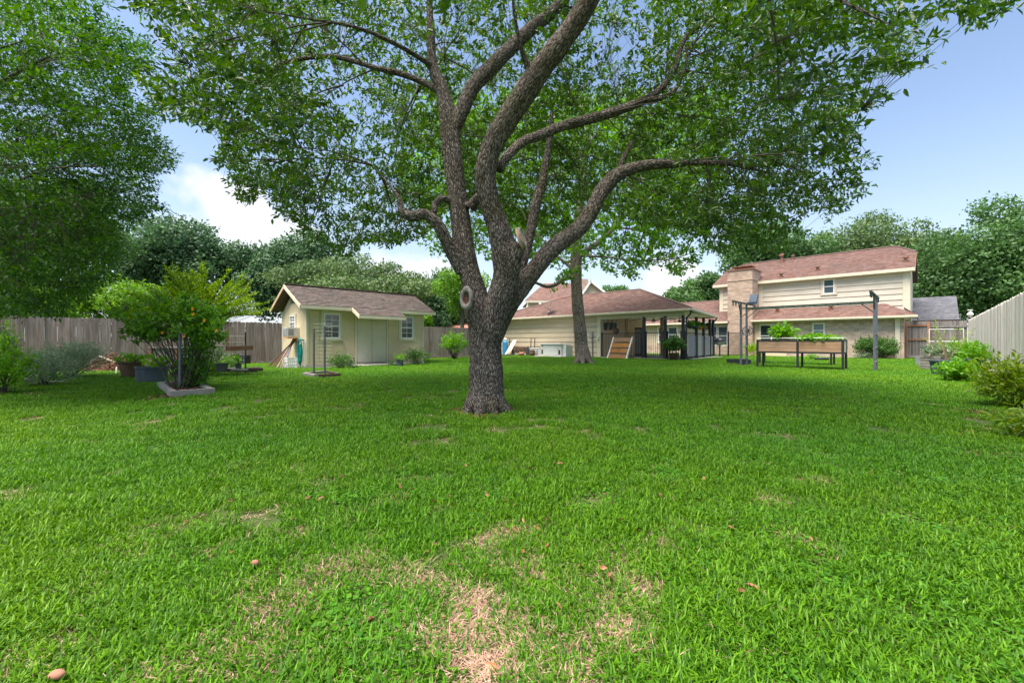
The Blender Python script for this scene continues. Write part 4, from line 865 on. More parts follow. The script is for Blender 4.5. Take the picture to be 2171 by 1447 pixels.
def in_poly(px, py, poly):
    c = np.zeros(len(px), dtype=bool); n = len(poly); j = n-1
    for i in range(n):
        xi, yi = poly[i]; xj, yj = poly[j]
        c ^= ((yi > py) != (yj > py)) & (px < (xj-xi)*(py-yi)/(yj-yi+1e-9)+xi); j = i
    return c
def pxof(P): return CX+P[:, 0]/P[:, 1]*FPX, CY-(P[:, 2]-CH)/P[:, 1]*FPX
def fbm(P, sc_, seed=0.0): return np.array([noise.noise(Vector((p[0]*sc_+seed, p[1]*sc_, p[2]*sc_*1.3))) for p in P])
def near_poly(px, py, pl, w):
    """distance in px to a polyline < w"""
    m = np.zeros(len(px), dtype=bool)
    for (x0, y0), (x1, y1) in zip(pl[:-1], pl[1:]):
        dx, dy = x1-x0, y1-y0; t = np.clip(((px-x0)*dx+(py-y0)*dy)/(dx*dx+dy*dy), 0, 1); m |= np.hypot(px-x0-t*dx, py-y0-t*dy) < w
    return m
def K(px, py, Y, w):                                   # knot of a limb: w = width in photo px
    p = at(px, py, Y); return (p.x, p.y, p.z, w*Y/FPX/2)

def main_oak():
    K = lambda px, py, Y, w: (*at(px, py, Y), .95*w*Y/FPX/2)
    t = T('oak_tree', 'big forked oak with furrowed grey bark standing in the middle of the lawn', 'tree', gnd(1030, 872), world=True)
    o = t.o
    trunk = [K(1031, 892, 6.24, 98), K(1031, 868, 6.24, 86), K(1031, 845, 6.24, 79), K(1031, 815, 6.24, 75), K(1030, 770, 6.24, 74), K(1029, 725, 6.24, 74), K(1029, 690, 6.24, 77), K(1029, 660, 6.24, 74)]
    A = [K(1026, 730, 6.2, 40), K(1017, 670, 6.2, 62), K(1006, 620, 6.2, 54), K(996, 578, 6.2, 46), K(984, 525, 6.22, 47), K(977, 471, 6.25, 46), K(966, 386, 6.3, 43), K(957, 310, 6.35, 44), K(953, 268, 6.4, 44), K(940, 200, 6.5, 31), K(918, 141, 6.6, 23), K(913, 64, 6.7, 17), K(910, -10, 6.8, 14), K(905, -120, 6.9, 10)]
    A2 = [K(955, 290, 6.35, 30), K(974, 249, 6.4, 32), K(1000, 189, 6.5, 33), K(1043, 141, 6.7, 33), K(1086, 99, 6.9, 32), K(1128, 60, 7.1, 28), K(1171, 26, 7.3, 25), K(1220, -30, 7.5, 20), K(1290, -110, 7.8, 14)]
    A3 = [K(978, 580, 6.15, 22), K(957, 536, 6.1, 28), K(931, 480, 6.0, 26), K(901, 454, 5.95, 23), K(872, 459, 5.9, 24), K(852, 446, 5.9, 18), K(846, 420, 5.95, 10), K(828, 395, 6.0, 6), K(790, 350, 6.1, 4)]
    A4 = [K(970, 436, 6.3, 18), K(940, 420, 6.15, 15), K(923, 432, 6.1, 15), K(921, 452, 6.05, 12)]
    A5 = [K(998, 440, 6.2, 30), K(1008, 425, 6.15, 22), K(1018, 410, 6.1, 14)]
    B = [K(1038, 740, 6.15, 36), K(1046, 690, 6.1, 56), K(1058, 640, 6.05, 58), K(1073, 590, 6.0, 60), K(1070, 536, 5.95, 60), K(1056, 480, 5.9, 54), K(1038, 429, 5.85, 49), K(1029, 373, 5.8, 47), K(1042, 313, 5.75, 49), K(1073, 257, 5.7, 52), K(1107, 206, 5.65, 51), K(1150, 141, 5.6, 50), K(1193, 86, 5.55, 47), K(1237, 21, 5.5, 44), K(1275, -50, 5.45, 40), K(1330, -150, 5.4, 32), K(1400, -260, 5.4, 22)]
    St = [K(1076, 590, 5.95, 40), K(1092, 548, 5.85, 34), K(1101, 515, 5.8, 33)]
    B2 = [K(1058, 360, 5.9, 20), K(1073, 334, 6.05, 21), K(1107, 302, 6.3, 21), K(1150, 285, 6.6, 21), K(1197, 266, 6.8, 22), K(1248, 253, 7.0, 22), K(1321, 231, 7.2, 20), K(1386, 201, 7.4, 16), K(1428, 150, 7.6, 13), K(1450, 86, 7.8, 11), K(1497, 43, 8.0, 9), K(1560, -10, 8.3, 7)]
    B3 = [K(1350, 218, 7.3, 14), K(1420, 200, 7.3, 11), K(1450, 150, 7.3, 9), K(1458, 100, 7.3, 6)]
    C = [K(1044, 740, 6.3, 30), K(1066, 668, 6.3, 44), K(1096, 620, 6.35, 44), K(1128, 578, 6.4, 43), K(1171, 527, 6.5, 40), K(1227, 484, 6.6, 38), K(1257, 441, 6.7, 34), K(1278, 400, 6.8, 31), K(1313, 368, 6.9, 30), K(1368, 351, 7.0, 24), K(1428, 347, 7.1, 19), K(1480, 345, 7.2, 14), K(1560, 350, 7.4, 9), K(1640, 370, 7.6, 6)]
    C2 = [K(1270, 420, 6.8, 20), K(1300, 390, 7.0, 15), K(1320, 340, 7.2, 12), K(1340, 300, 7.4, 8)]
    D = [K(1070, 660, 6.5, 30), K(1095, 590, 6.7, 28), K(1115, 530, 6.9, 24), K(1126, 484, 7.0, 23), K(1137, 428, 7.1, 22), K(1152, 373, 7.3, 18), K(1164, 300, 7.5, 13), K(1170, 240, 7.7, 9)]
    F1 = [K(1123, 150, 5.6, 18), K(1111, 120, 5.5, 12), K(1103, 95, 5.4, 9), K(1092, 40, 5.3, 8), K(1085, -20, 5.2, 6)]
    F2 = [K(1040, 263, 5.7, 5), K(1015, 246, 5.6, 4), K(1000, 210, 5.5, 3.5), K(975, 150, 5.5, 3), K(955, 90, 5.5, 2.5)]
    L3 = [K(575, 150, 7.2, 14), K(560, 172, 7.1, 11), K(520, 175, 7.0, 8), K(470, 160, 6.9, 5)]
    L1 = [K(940, 196, 6.5, 16), K(890, 172, 6.6, 13), K(845, 155, 6.7, 14), K(800, 145, 6.8, 12), K(700, 120, 7.0, 10), K(600, 135, 7.2, 9), K(560, 170, 7.1, 7), K(480, 190, 6.9, 4)]
    L2 = [K(918, 141, 6.6, 12), K(850, 100, 6.0, 10), K(760, 60, 5.4, 8), K(650, 40, 4.9, 6), K(540, 20, 4.5, 4)]
    R1 = [K(1500, 42, 8.0, 8), K(1600, 60, 7.6, 7), K(1700, 120, 7.2, 5), K(1790, 190, 7.0, 3)]
    R2 = [K(1330, -150, 5.4, 22), K(1480, -120, 4.6, 20), K(1650, -60, 3.9, 14), K(1800, 10, 3.5, 9), K(1900, 60, 3.3, 5)]
    R3 = [K(1560, 350, 7.4, 8), K(1660, 320, 7.5, 6), K(1780, 320, 7.4, 4)]
    limbs = [trunk, A, A2, A3, A4, A5, B, St, B2, B3, C, C2, D, F1, F2, L1, L2, R1, R2, R3]
    def flare(mb):
        for k in range(9):
            a = k*2*math.pi/9+.3; c = Vector((o.x, o.y, 0)); q = Vector((math.cos(a), math.sin(a), 0)); ln = random.uniform(.30, .42)
            mb.tube([c+q*.14+Vector((0, 0, .36)), c+q*.20+Vector((0, 0, .18)), c+q*.26+Vector((0, 0, .07)), c+q*(ln-.02)+Vector((0, 0, .0)), c+q*(ln+.12)+Vector((0, 0, -.06))], [.08, .10, .10, .07, .04], 10)
    me = limb_mesh('trunk', limbs, 'oak_bark', step=.05, voxel=.0135, disp=.006, sm=4, bsc=45, flare=flare, stretch=.22)
    me.transform(Matrix.Translation(-o)); link('trunk', me, t.e)
    # branch ends cut long ago
    p = at(1108, 503, 5.68); nrm = Vector((.88, -.36, .30)).normalized(); rot = nrm.to_track_quat('Z', 'Y').to_matrix().to_4x4()
    cut = MB().lathe([(.0, .0), (.08, .0), (.105, .004), (.125, -.01), (.135, -.05)], 22); cut.v = [tuple(Matrix.Translation(p) @ Matrix.Diagonal((1, 1, 1, 1)) @ rot @ Matrix.Diagonal((.72, 1.15, 1, 1)) @ Vector(v)) for v in cut.v]
    t.part('sawn_face', cut, 'heartwood', smooth=False, label='pale sawn face of a removed limb')
    rm = MB(); R1, q1 = .112, .020; sg = 26; V = []
    for i in range(sg):
        a = 2*math.pi*i/sg
        for k in range(8):
            b = 2*math.pi*k/8; rr = R1+q1*(1+.2*math.sin(4*a))*math.cos(b); V.append((rr*math.cos(a), rr*math.sin(a), q1*math.sin(b)-.004))
    rm.add(V, [(i*8+k, ((i+1) % sg)*8+k, ((i+1) % sg)*8+(k+1) % 8, i*8+(k+1) % 8) for i in range(sg) for k in range(8)])
    Mr = Matrix.Translation(p) @ rot @ Matrix.Diagonal((.72, 1.15, 1, 1)); rm.v = [tuple(Mr @ Vector(v)) for v in rm.v]; t.part('bark_rim', rm, 'callus', smooth=True)
    p = at(989, 632, 5.90); nrm = Vector((-.45, -.88, .05)).normalized(); rot = nrm.to_track_quat('Z', 'Y').to_matrix().to_4x4()
    ring = MB(); R0, r0 = .098, .032; seg = 28; V = []
    for i in range(seg):
        a = 2*math.pi*i/seg
        for k in range(10):
            b = 2*math.pi*k/10; rr = R0+(r0*(1+.15*math.sin(5*a)))*math.cos(b); V.append((rr*math.cos(a), rr*math.sin(a), r0*1.1*math.sin(b)))
    ring.add(V, [(i*10+k, ((i+1) % seg)*10+k, ((i+1) % seg)*10+(k+1) % 10, i*10+(k+1) % 10) for i in range(seg) for k in range(10)])
    M = Matrix.Translation(p) @ rot @ Matrix.Diagonal((.82, 1.35, 1, 1)); ring.v = [tuple(M @ Vector(v)) for v in ring.v]
    rg = t.part('branch_scar', ring, 'callus', smooth=True, label='swollen oval ring round an old branch scar')
    hc = MB().lathe([(0, -.03), (.04, -.025), (.08, -.005), (.10, -.0)], 20); hc.v = [tuple(M @ Vector(v)) for v in hc.v]; t.part('scar_hollow', hc, 'hollow', rg)
    # crown -----------------------------------------------------------
    poly = [(285, -400), (290, 20), (330, 60), (345, 110), (318, 150), (300, 190), (322, 225), (352, 250), (400, 255), (440, 268), (488, 300), (455, 320), (468, 352), (505, 352), (492, 385), (520, 425), (546, 424), (556, 395), (582, 400), (590, 445), (625, 470), (655, 505), (700, 520), (735, 548), (790, 512), (850, 515), (905, 500), (930, 455), (985, 430), (1100, 470), (1180, 500), (1240, 455), (1300, 440), (1345, 470), (1400, 480), (1440, 478), (1470, 505), (1530, 540), (1600, 520), (1655, 535), (1705, 500), (1738, 508), (1740, 470), (1788, 455), (1790, 425), (1830, 410), (1845, 360), (1884, 345), (1840, 322), (1810, 300), (1822, 272), (1790, 255), (1862, 215), (1872, 190), (1800, 182), (1770, 168), (1830, 165), (1850, 150), (1880, 165), (1905, 150), (1945, 150), (1955, 115), (1978, 90), (1925, 60), (1960, 30), (2040, 28), (2060, 58), (2110, 30), (2140, 8), (2160, -400)]
    Pl = lambda L_: [(CX+q[0]/q[1]*FPX, CY-(q[2]-CH)/q[1]*FPX) for q in L_]
    n = 100000; P = rng.uniform((-8.5, -1.4, 2.3), (9, 13.5, 9.5), (n, 3))
    c = np.array([-.1, 6.2, 4.7]); R = np.array([8.2, 7.4, 4.7]); q = np.linalg.norm((P-c)/R, axis=1)
    zb = np.where(P[:, 1] < 6.2, 3.0+.42*(6.2-P[:, 1]), 2.6); r_ = np.hypot(P[:, 0]-o.x, P[:, 1]-o.y)
    keep = (q < 1) & (q > .35) & (P[:, 2] > zb) & ((r_ > 1.5) | (P[:, 2] > 5))
    P = P[keep]; px, py = pxof(P); bk = P[:, 1] < .9; px[bk] = -9999; py[bk] = -9999
    inside = in_poly(px, py, poly); off = (py < -30) | (px < -40) | (px > 2210)
    pr = np.full(len(P), .0); pr[inside] = 1.0; pr[off & (py < -30)] = .14
    pr = np.where(inside & (P[:, 1] < 4.4), .35, pr)
    blk = (near_poly(px, py, Pl(A[1:8]), 34) | near_poly(px, py, Pl(B[1:14]), 42) | near_poly(px, py, Pl(C[1:9]), 26)) & (P[:, 1] < 6.9); pr[blk] = 0
    blk = (near_poly(px, py, Pl(B2[4:10]), 18) | near_poly(px, py, Pl(A2[1:6]), 30) | near_poly(px, py, Pl(C[9:12]), 18)) & (P[:, 1] < 7.6); pr[blk] *= .4
    nz = fbm(P, .75, 3.0); nz2 = fbm(P, 1.9, 11.0); dens = np.clip(.60+nz*1.9+nz2*1.0, .02, 1)
    low = np.clip((py-330)/150, 0, 1)*(px < 950); dens *= (1-.25*low)
    hole = np.clip(1-np.hypot((px-400)/130, (py-70)/90), 0, 1)+np.clip(1-np.hypot((px-740)/110, (py-260)/90), 0, 1)*.6; dens *= 1-.55*np.clip(hole, 0, 1)
    keep = rng.random(len(P)) < pr*dens; P = P[keep]; px = px[keep]; py = py[keep]
    vis = py > -30; vi = np.where(vis)[0]; 
    if len(vi) > 14500: drop = rng.choice(vi, len(vi)-14500, replace=False); m = np.ones(len(P), bool); m[drop] = False; P = P[m]; py = py[m]; vis = vis[m]
    print('oak sprays', len(P), int(vis.sum()))
    core = np.array([o.x, o.y+.4, 3.6]); O_ = P-core; O_ /= np.linalg.norm(O_, axis=1)[:, None]; O_[:, 2] = O_[:, 2]*.6-.12; O_ += rnd_dirs(len(P))*.35; O_ /= np.linalg.norm(O_, axis=1)[:, None]
    Pv, Ov = P[vis], O_[vis]
    me = sprays(Pv, Ov, 11, .25, (.104, .037), spread=.55, up=.45, droop=.15, m='oak_leaf', fine=True); link('crown', me, t.e, -o, kind='stuff')
    me = sprays(P[~vis], O_[~vis], 10, .5, (.19, .09), spread=.6, up=.5, m='oak_leaf', fine=False); link('crown', me, t.e, -o, kind='stuff')  # unseen leaves outside the view, added so the crown shades the lawn
    # secondary branches and twigs
    kd_pts = []
    for L_ in limbs[1:]:
        for s in resample(L_, .25)[3:]: kd_pts.append((Vector(s[:3]), s[3]))
    segs = []; idx = rng.choice(len(Pv), 240, replace=False); tips = []
    def build(lst):
        kd = KDTree(len(lst)); [kd.insert(a[0], i) for i, a in enumerate(lst)]; kd.balance(); return kd
    kd = build(kd_pts)
    order = sorted(idx, key=lambda i: kd.find(Vector(Pv[i]))[2])
    pts2 = list(kd_pts)
    for cnt, i in enumerate(order):
        p = Vector(Pv[i]); inner = p+(Vector(core)-p)*.22; co, j, dist = kd.find(inner); rr = min(.022, .008+dist*.008); b = p; segs.append((co, b, rr, .006, .08))
        for k in range(1, 6): f = k/5; pts2.append((co.lerp(b, f)+Vector((0, 0, .16*f*(1-f)*dist)), rr))
        if cnt % 40 == 39: kd = build(pts2)
    kd = build(pts2)
    for i in range(0, len(Pv), 2):
        p = Vector(Pv[i]); co, j, dist = kd.find(p)
        if dist < 1.1 and p.y > 3.0: segs.append((co, p+Vector(Ov[i])*.2, .0045, .0022, .03))
    me = twigs_mesh('branches', segs); link('branches', me, t.e, -o, kind='stuff')
    # litter ring of bark and dead leaves at the foot
    return t
main_oak()

def second_tree():
    b = gnd(1237, 771); t = T('shade_tree', 'slender grey trunked tree with bright green leaves in front of the garage', 'tree', b, world=True); o = t.o; Y = 19.6
    k = lambda px, py, w, dy=0: K(px, py, Y+dy, w)
    tr = [k(1237, 782, 46), k(1236, 765, 34), k(1233, 740, 30), k(1230, 700, 27), k(1225, 650, 25), k(1222, 600, 24), k(1221, 560, 24), k(1222, 510, 23), k(1226, 460, 20), k(1232, 410, 16, .2), k(1240, 350, 12, .4), k(1246, 280, 8, .6)]
    l1 = [k(1216, 586, 14), k(1196, 590, 11, -.3), k(1178, 603, 9, -.5), k(1160, 608, 8, -.6), k(1143, 602, 7, -.8), k(1110, 590, 4, -1)]
    l2 = [k(1224, 545, 12), k(1240, 533, 12, .3), k(1275, 508, 11, .6), k(1308, 475, 10, .8), k(1328, 437, 9, 1), k(1360, 375, 8, 1.2), k(1390, 320, 5, 1.4)]
    l3 = [k(1224, 540, 8), k(1250, 543, 6, -.3), k(1290, 545, 5, -.6), k(1340, 551, 4.5, -1), k(1420, 549, 4, -1.3), k(1480, 532, 3, -1.6), k(1510, 520, 2, -1.8)]
    l4 = [k(1222, 575, 10), k(1205, 562, 7, .3), k(1172, 535, 5.5, .6), k(1140, 500, 4, .9), k(1060, 470, 3, 1.2)]
    l5 = [k(1300, 480, 6, .8), k(1380, 495, 4, .5), k(1440, 540, 2.5, .2)]
    l6 = [k(1224, 480, 9), k(1150, 420, 7, -.5), k(1050, 400, 5, -1), k(950, 430, 3, -1.5), k(880, 470, 2, -1.7)]
    limbs = [tr, l1, l2, l3, l4, l5, l6]
    def flare(mb):
        for q in range(7):
            a = q*2*math.pi/7; c = Vector((o.x, o.y, 0)); d = Vector((math.cos(a), math.sin(a), 0)); mb.tube([c+d*.16+Vector((0, 0, .8)), c+d*.24+Vector((0, 0, .35)), c+d*.38+Vector((0, 0, .08)), c+d*.66+Vector((0, 0, -.06))], [.08, .13, .12, .05], 8)
    me = limb_mesh('trunk', limbs, 'grey_bark', step=.15, voxel=.045, disp=.006, sm=3, bsc=12, flare=flare); me.transform(Matrix.Translation(-o)); link('trunk', me, t.e)
    n = 34000; P = rng.uniform((-6, 12.5, 3.2), (12.5, 27, 14), (n, 3)); c = np.array([o.x-.3, Y, 8.2]); R = np.array([8.8, 7, 5.3]); q = np.linalg.norm((P-c)/R, axis=1); P = P[(q < 1) & (q > .4)]
    px, py = pxof(P); poly = [(850, 200), (850, 430), (895, 455), (890, 520), (940, 545), (955, 560), (1000, 520), (1060, 560), (1130, 545), (1180, 560), (1175, 605), (1145, 630), (1200, 600), (1235, 565), (1280, 570), (1330, 590), (1400, 560), (1440, 590), (1480, 545), (1515, 530), (1500, 480), (1520, 430), (1560, 200)]
    dens = np.clip(.78+fbm(P, .55, 5)*2.0+fbm(P, 1.5, 2)*.8, .02, 1); dens *= np.where(py > 500, .75, 1)
    keep = in_poly(px, py, poly) & (rng.random(len(P)) < dens*.62); P = P[keep]; print('tree2 sprays', len(P))
    O_ = P-np.array([o.x, o.y, 6]); O_ /= np.linalg.norm(O_, axis=1)[:, None]; O_ += rnd_dirs(len(P))*.5
    O_ /= np.linalg.norm(O_, axis=1)[:, None]
    me = sprays(P, O_, 11, .42, (.17, .11), spread=.6, up=.5, m='maple_leaf', fine=False); link('crown', me, t.e, -o, kind='stuff')
    pts = []
    for L_ in limbs: pts += [Vector(s[:3]) for s in resample(L_, .5)[3:]]
    segs = []
    kd = KDTree(len(pts)); [kd.insert(a, i) for i, a in enumerate(pts)]; kd.balance()
    for i in rng.choice(len(P), 260, replace=False): p = Vector(P[i]); inner = p.lerp(Vector((o.x, o.y, 6.5)), .3); co, _, d = kd.find(inner); segs.append((co, p, min(.03, .008+d*.004), .006, .05))
    link('branches', twigs_mesh('branches', segs), t.e, -o, kind='stuff')
second_tree()

def left_tree():
    b = Vector((-12.3, 8.2, 0)); t = T('elm_tree', 'fine leaved tree with drooping sprays hanging in from the left edge', 'tree', b, world=True); o = t.o
    V = lambda x, y, z, r: (x, y, z, r)
    tr = [V(-12.3, 8.2, -.1, .28), V(-12.3, 8.2, 1.2, .2), V(-12.2, 8.25, 2.6, .18), V(-12, 8.3, 4.2, .15), V(-11.8, 8.3, 6, .1), V(-11.6, 8.4, 8, .05)]
    ls = [tr]
    for (px, py, Y, z0) in ((300, 400, 8.4, 2.6), (250, 480, 9, 2.2), (60, 600, 8.6, 1.9), (200, 250, 8.0, 3.6), (340, 330, 8.8, 3.2), (280, 120, 7.4, 4.6), (120, 60, 6.4, 5.2), (180, 420, 7, 2.8), (80, 350, 6.4, 3), (60, 160, 9.5, 5)):
        e = at(px, py, Y); s = Vector((-12.2, 8.25, z0)); m = s.lerp(e, .5)+Vector((0, 0, .45)); jt = lambda k: Vector((random.uniform(-k, k), random.uniform(-k, k), random.uniform(-k, k)*.7)); ls.append([(*s, .05), (*(s.lerp(m, .5)+jt(.25)), .036), (*(m+jt(.35)), .025), (*(m.lerp(e, .55)+jt(.3)), .014), (*e, .005)])
    me = limb_mesh('trunk', ls, 'grey_bark', step=.15, voxel=0, seg=8); me.transform(Matrix.Translation(-o)); link('trunk', me, t.e)
    n = 76000; P = rng.uniform((-17, 3.6, .9), (-5.3, 13, 9.5), (n, 3)); c = np.array([-11.4, 8.2, 4.6]); R = np.array([5.6, 4.6, 4.6]); q = np.linalg.norm((P-c)/R, axis=1); P = P[(q < 1) & (q > .25)]
    px, py = pxof(P); poly = [(-900, -500), (330, -500), (330, -10), (215, 0), (230, 40), (265, 75), (300, 75), (330, 110), (300, 150), (270, 170), (255, 200), (300, 215), (330, 250), (318, 280), (345, 300), (335, 330), (378, 312), (360, 330), (345, 355), (325, 370), (310, 400), (330, 430), (355, 445), (310, 440), (300, 470), (245, 480), (250, 520), (225, 560), (240, 590), (190, 600), (170, 640), (130, 650), (105, 668), (70, 655), (0, 665), (-900, 700)]
    nz = fbm(P*np.array([1, 1, 2.2]), .7, 21); dens = np.clip(.56+nz*2.6+.3*(py > 300)*(px < 230), .03, 1)
    off = (px < -60) | (py < -60)
    keep = in_poly(px, py, poly) & (rng.random(len(P)) < dens*np.where(off, .25, 1.0)); P = P[keep]; px = px[keep]; print('left sprays', len(P))
    O_ = P-np.array([o.x, o.y, 4.4]); O_[:, 2] *= .35; O_ /= np.linalg.norm(O_, axis=1)[:, None]; O_[:, 2] -= .12; O_ += rnd_dirs(len(P))*.22; O_ /= np.linalg.norm(O_, axis=1)[:, None]
    me = sprays(P, O_, 12, .30, (.095, .037), spread=.42, up=.7, droop=.08, m='elm_leaf', fine=False); link('crown', me, t.e, -o, kind='stuff')
    pts = []
    for L_ in ls[1:]: pts += [Vector(s[:3]) for s in resample(L_, .3)[2:]]
    kd = KDTree(len(pts)); [kd.insert(a, i) for i, a in enumerate(pts)]; kd.balance(); segs = []
    for i in range(0, len(P), 7):
        p = Vector(P[i]); inner = p-Vector(O_[i])*.5; co, _, d = kd.find(inner)
        if d < 2: segs.append((co, p, .004+d*.002, .002, .03))
    link('branches', twigs_mesh('branches', segs), t.e, -o, kind='stuff')
left_tree()

def crown_tree(name, label, cat, px0, px1, ytop, ybot, Y, leafm, n=12000, leaf=.32, lobes=26, group=None, bark='grey_bark', flat=.8, low=False, trunk=True, depth=None):
    """tree seen at a distance: limbs, and a crown of lobes each covered in leaf clumps"""
    a = at(px0, ybot, Y); b = at(px1, ytop, Y); cx = (a.x+b.x)/2; rx = (b.x-a.x)/2; zt = b.z; zb = max(.4, a.z); rz_ = (zt-zb)/2; cz = (zt+zb)/2; ry = depth or rx*.8
    base = Vector((cx, Y, 0)); t = T(name, label, cat, base, group, world=True); o = t.o
    limbs = [[(cx, Y, -.2, rx*.07+.05), (cx, Y, zb, rx*.055+.04), (cx+rx*.05, Y, cz, rx*.04+.03), (cx, Y, zt-rz_*.3, .04)]]
    C_ = []
    for i in range(lobes):
        d = rnd_dirs(1)[0]; d[2] = abs(d[2])*random.choice((1, -.8, 1, -.95) if low else (1, 1, 1, -.75)); rr = random.uniform(.35, 1.0)**.8; lr = random.uniform(.22, .42)-.17*rr+.04
        c = np.array([cx+d[0]*rx*rr, Y+d[1]*ry*rr, cz+d[2]*rz_*rr]); C_.append((c, np.array([rx, ry, rz_*flat*1.1])*lr+.15))
        if i % 2 == 0: limbs.append([(cx, Y, max(.3, zb+random.random()*rz_*.6), rx*.03+.02), (*(Vector((cx, Y, cz)).lerp(Vector(c), .5)), rx*.018+.015), (*c, .015)])
    C_.append((np.array([cx, Y, cz]), np.array([rx, ry, rz_])*.6))
    if trunk: me = limb_mesh('trunk', limbs, bark, step=max(.2, rx*.15), voxel=0, seg=7); me.transform(Matrix.Translation(-o)); link('trunk', me, t.e)
    P = []; NR = []; TI = []
    w = np.array([float(np.prod(r))**.66 for _, r in C_]); w /= w.sum()
    for (c, r), ww in zip(C_, w):
        k = int(n*ww); d = rnd_dirs(k); rad = .62+.5*rng.random((k, 1)); q = c+d*r*rad*(1+.55*fbm(d*2.3+c[0], 1.0)[:, None]); P.append(q); NR.append(d*np.array([1, 1, 1])+rnd_dirs(k)*.75+np.array([0, 0, .35])); TI.append(np.clip(rng.random(k)*.6+.4*random.random(), 0, 1))
    P = np.concatenate(P); NR = np.concatenate(NR); TI = np.concatenate(TI); ok = P[:, 2] > .05; P, NR, TI = P[ok], NR[ok], TI[ok]
    D = rnd_dirs(len(P)); Ls = leaf*(.5+.9*rng.random(len(P))); me = leaf_mesh('crown', P, D, NR, Ls, Ls*.62, leafm, TI, False); link('crown', me, t.e, -o, kind='stuff'); return t
G = 'trees beyond the fence and the houses'
crown_tree('background_tree', 'broad dark blue green tree rising left of the shed beyond the fence', 'tree', 240, 525, 462, 700, 40, 'far_leaf_blue', 40300, 0.32, 48, low=True)
crown_tree('background_tree', 'dark tree partly behind the pale olive tree beyond the shed', 'tree', 500, 735, 490, 705, 42, 'far_leaf_blue', 31000, 0.32, 40, low=True)
crown_tree('background_tree', 'pale olive green tree right behind the shed roof', 'tree', 565, 915, 548, 700, 33, 'far_leaf_olive', 40300, 0.21, 52, low=True)
crown_tree('background_tree', 'blue green tree between the shed and the oak trunk', 'tree', 868, 1010, 575, 735, 36, 'far_leaf_blue', 23250, 0.23, 31, low=True)
crown_tree('background_tree', 'light green tree with loose crown just left of the oak trunk', 'tree', 925, 1035, 560, 690, 30, 'far_leaf_bright', 7750, 0.17, 16)
crown_tree('background_tree', 'bright green tree above the wing roof left of the chimney', 'tree', 1425, 1540, 585, 690, 44, 'far_leaf_mid', 13950, 0.26, 24)
crown_tree('background_tree', 'tall mid green tree behind the brick chimney', 'tree', 1500, 1735, 470, 690, 46, 'far_leaf_mid', 34100, 0.32, 43)
crown_tree('background_tree', 'tall olive tree behind the right end of the house roof', 'tree', 1715, 2015, 462, 690, 50, 'far_leaf_olive', 37200, 0.32, 48)
crown_tree('background_tree', 'huge dark green tree over the pale fence at the right edge', 'tree', 1965, 2330, 440, 725, 36, 'far_leaf_mid', 71300, 0.27, 72, low=True)
crown_tree('background_tree', 'small distant round tree right of the patio roof ridge', 'tree', 1275, 1352, 597, 660, 60, 'far_leaf_mid', 6200, 0.30, 14)
crown_tree('background_tree', 'low green tree filling the gap above the patio hip', 'tree', 1395, 1500, 612, 690, 48, 'far_leaf_mid', 9300, 0.26, 16)
crown_tree('background_tree', 'bright green bushy tree above the left end of the brown fence', 'tree', -60, 200, 575, 715, 19, 'far_leaf_bright', 18600, 0.12, 31)
crown_tree('background_tree', 'bright green bushy tree behind the fence next to the vine', 'tree', 150, 340, 590, 715, 21, 'far_leaf_bright', 13950, 0.12, 26)
crown_tree('background_tree', 'dark tree rising behind the leaves at the left edge', 'tree', -120, 270, 380, 700, 30, 'far_leaf_mid', 27900, 0.26, 40)
crown_tree('small_topiary', 'small bright upright bush just above the fence right of the shed', 'bush', 897, 915, 664, 700, 29, 'far_leaf_bright', 2325, 0.11, 7, trunk=False)

# neighbours' houses
def far_house(name, label, u0, u1, v0, v1, ze, zr, m, wallm, axis='v', hip=1.5):
    t = T(name, label, 'house', (u0, v0, 0)); t.box('wall', u0+.4, u1-.4, v0+.4, v1-.4, 0, ze-.02, wallm)
    if axis == 'v':
        ur = (u0+u1)/2; A, B, C, D = (u0, v0, ze), (u0, v1, ze), (u1, v1, ze), (u1, v0, ze); R1, R2 = (ur, v0+hip, zr), (ur, v1-hip, zr)
        roof_plane(t, [A, B, R2, R1], m, width=.4, expo=.2); roof_plane(t, [B, C, R2], m, shing=True, width=.4, expo=.2); t.part('roof_slope', MB().slab([C, D, R1, R2], .1), 'ridge_cap'); roof_plane(t, [D, A, R1], m, width=.4, expo=.2)
    else:
        vr = (v0+v1)/2; A, B, C, D = (u0, v0, ze), (u0, v1, ze), (u1, v1, ze), (u1, v0, ze); R1, R2 = (u0+hip, vr, zr), (u1-hip, vr, zr)
        roof_plane(t, [D, A, R1, R2], m, width=.4, expo=.2); roof_plane(t, [A, B, R1], m, width=.4, expo=.2); t.part('roof_slope', MB().slab([B, C, R2, R1], .1), 'ridge_cap'); t.part('roof_slope', MB().slab([C, D, R2], .1), 'ridge_cap')
    t.part('fascia', MB().box(u0-.02, u0, v0, v1, ze-.2, ze-.01).box(u0, u1, v0-.02, v0, ze-.2, ze-.01), 'trim_cream'); return t
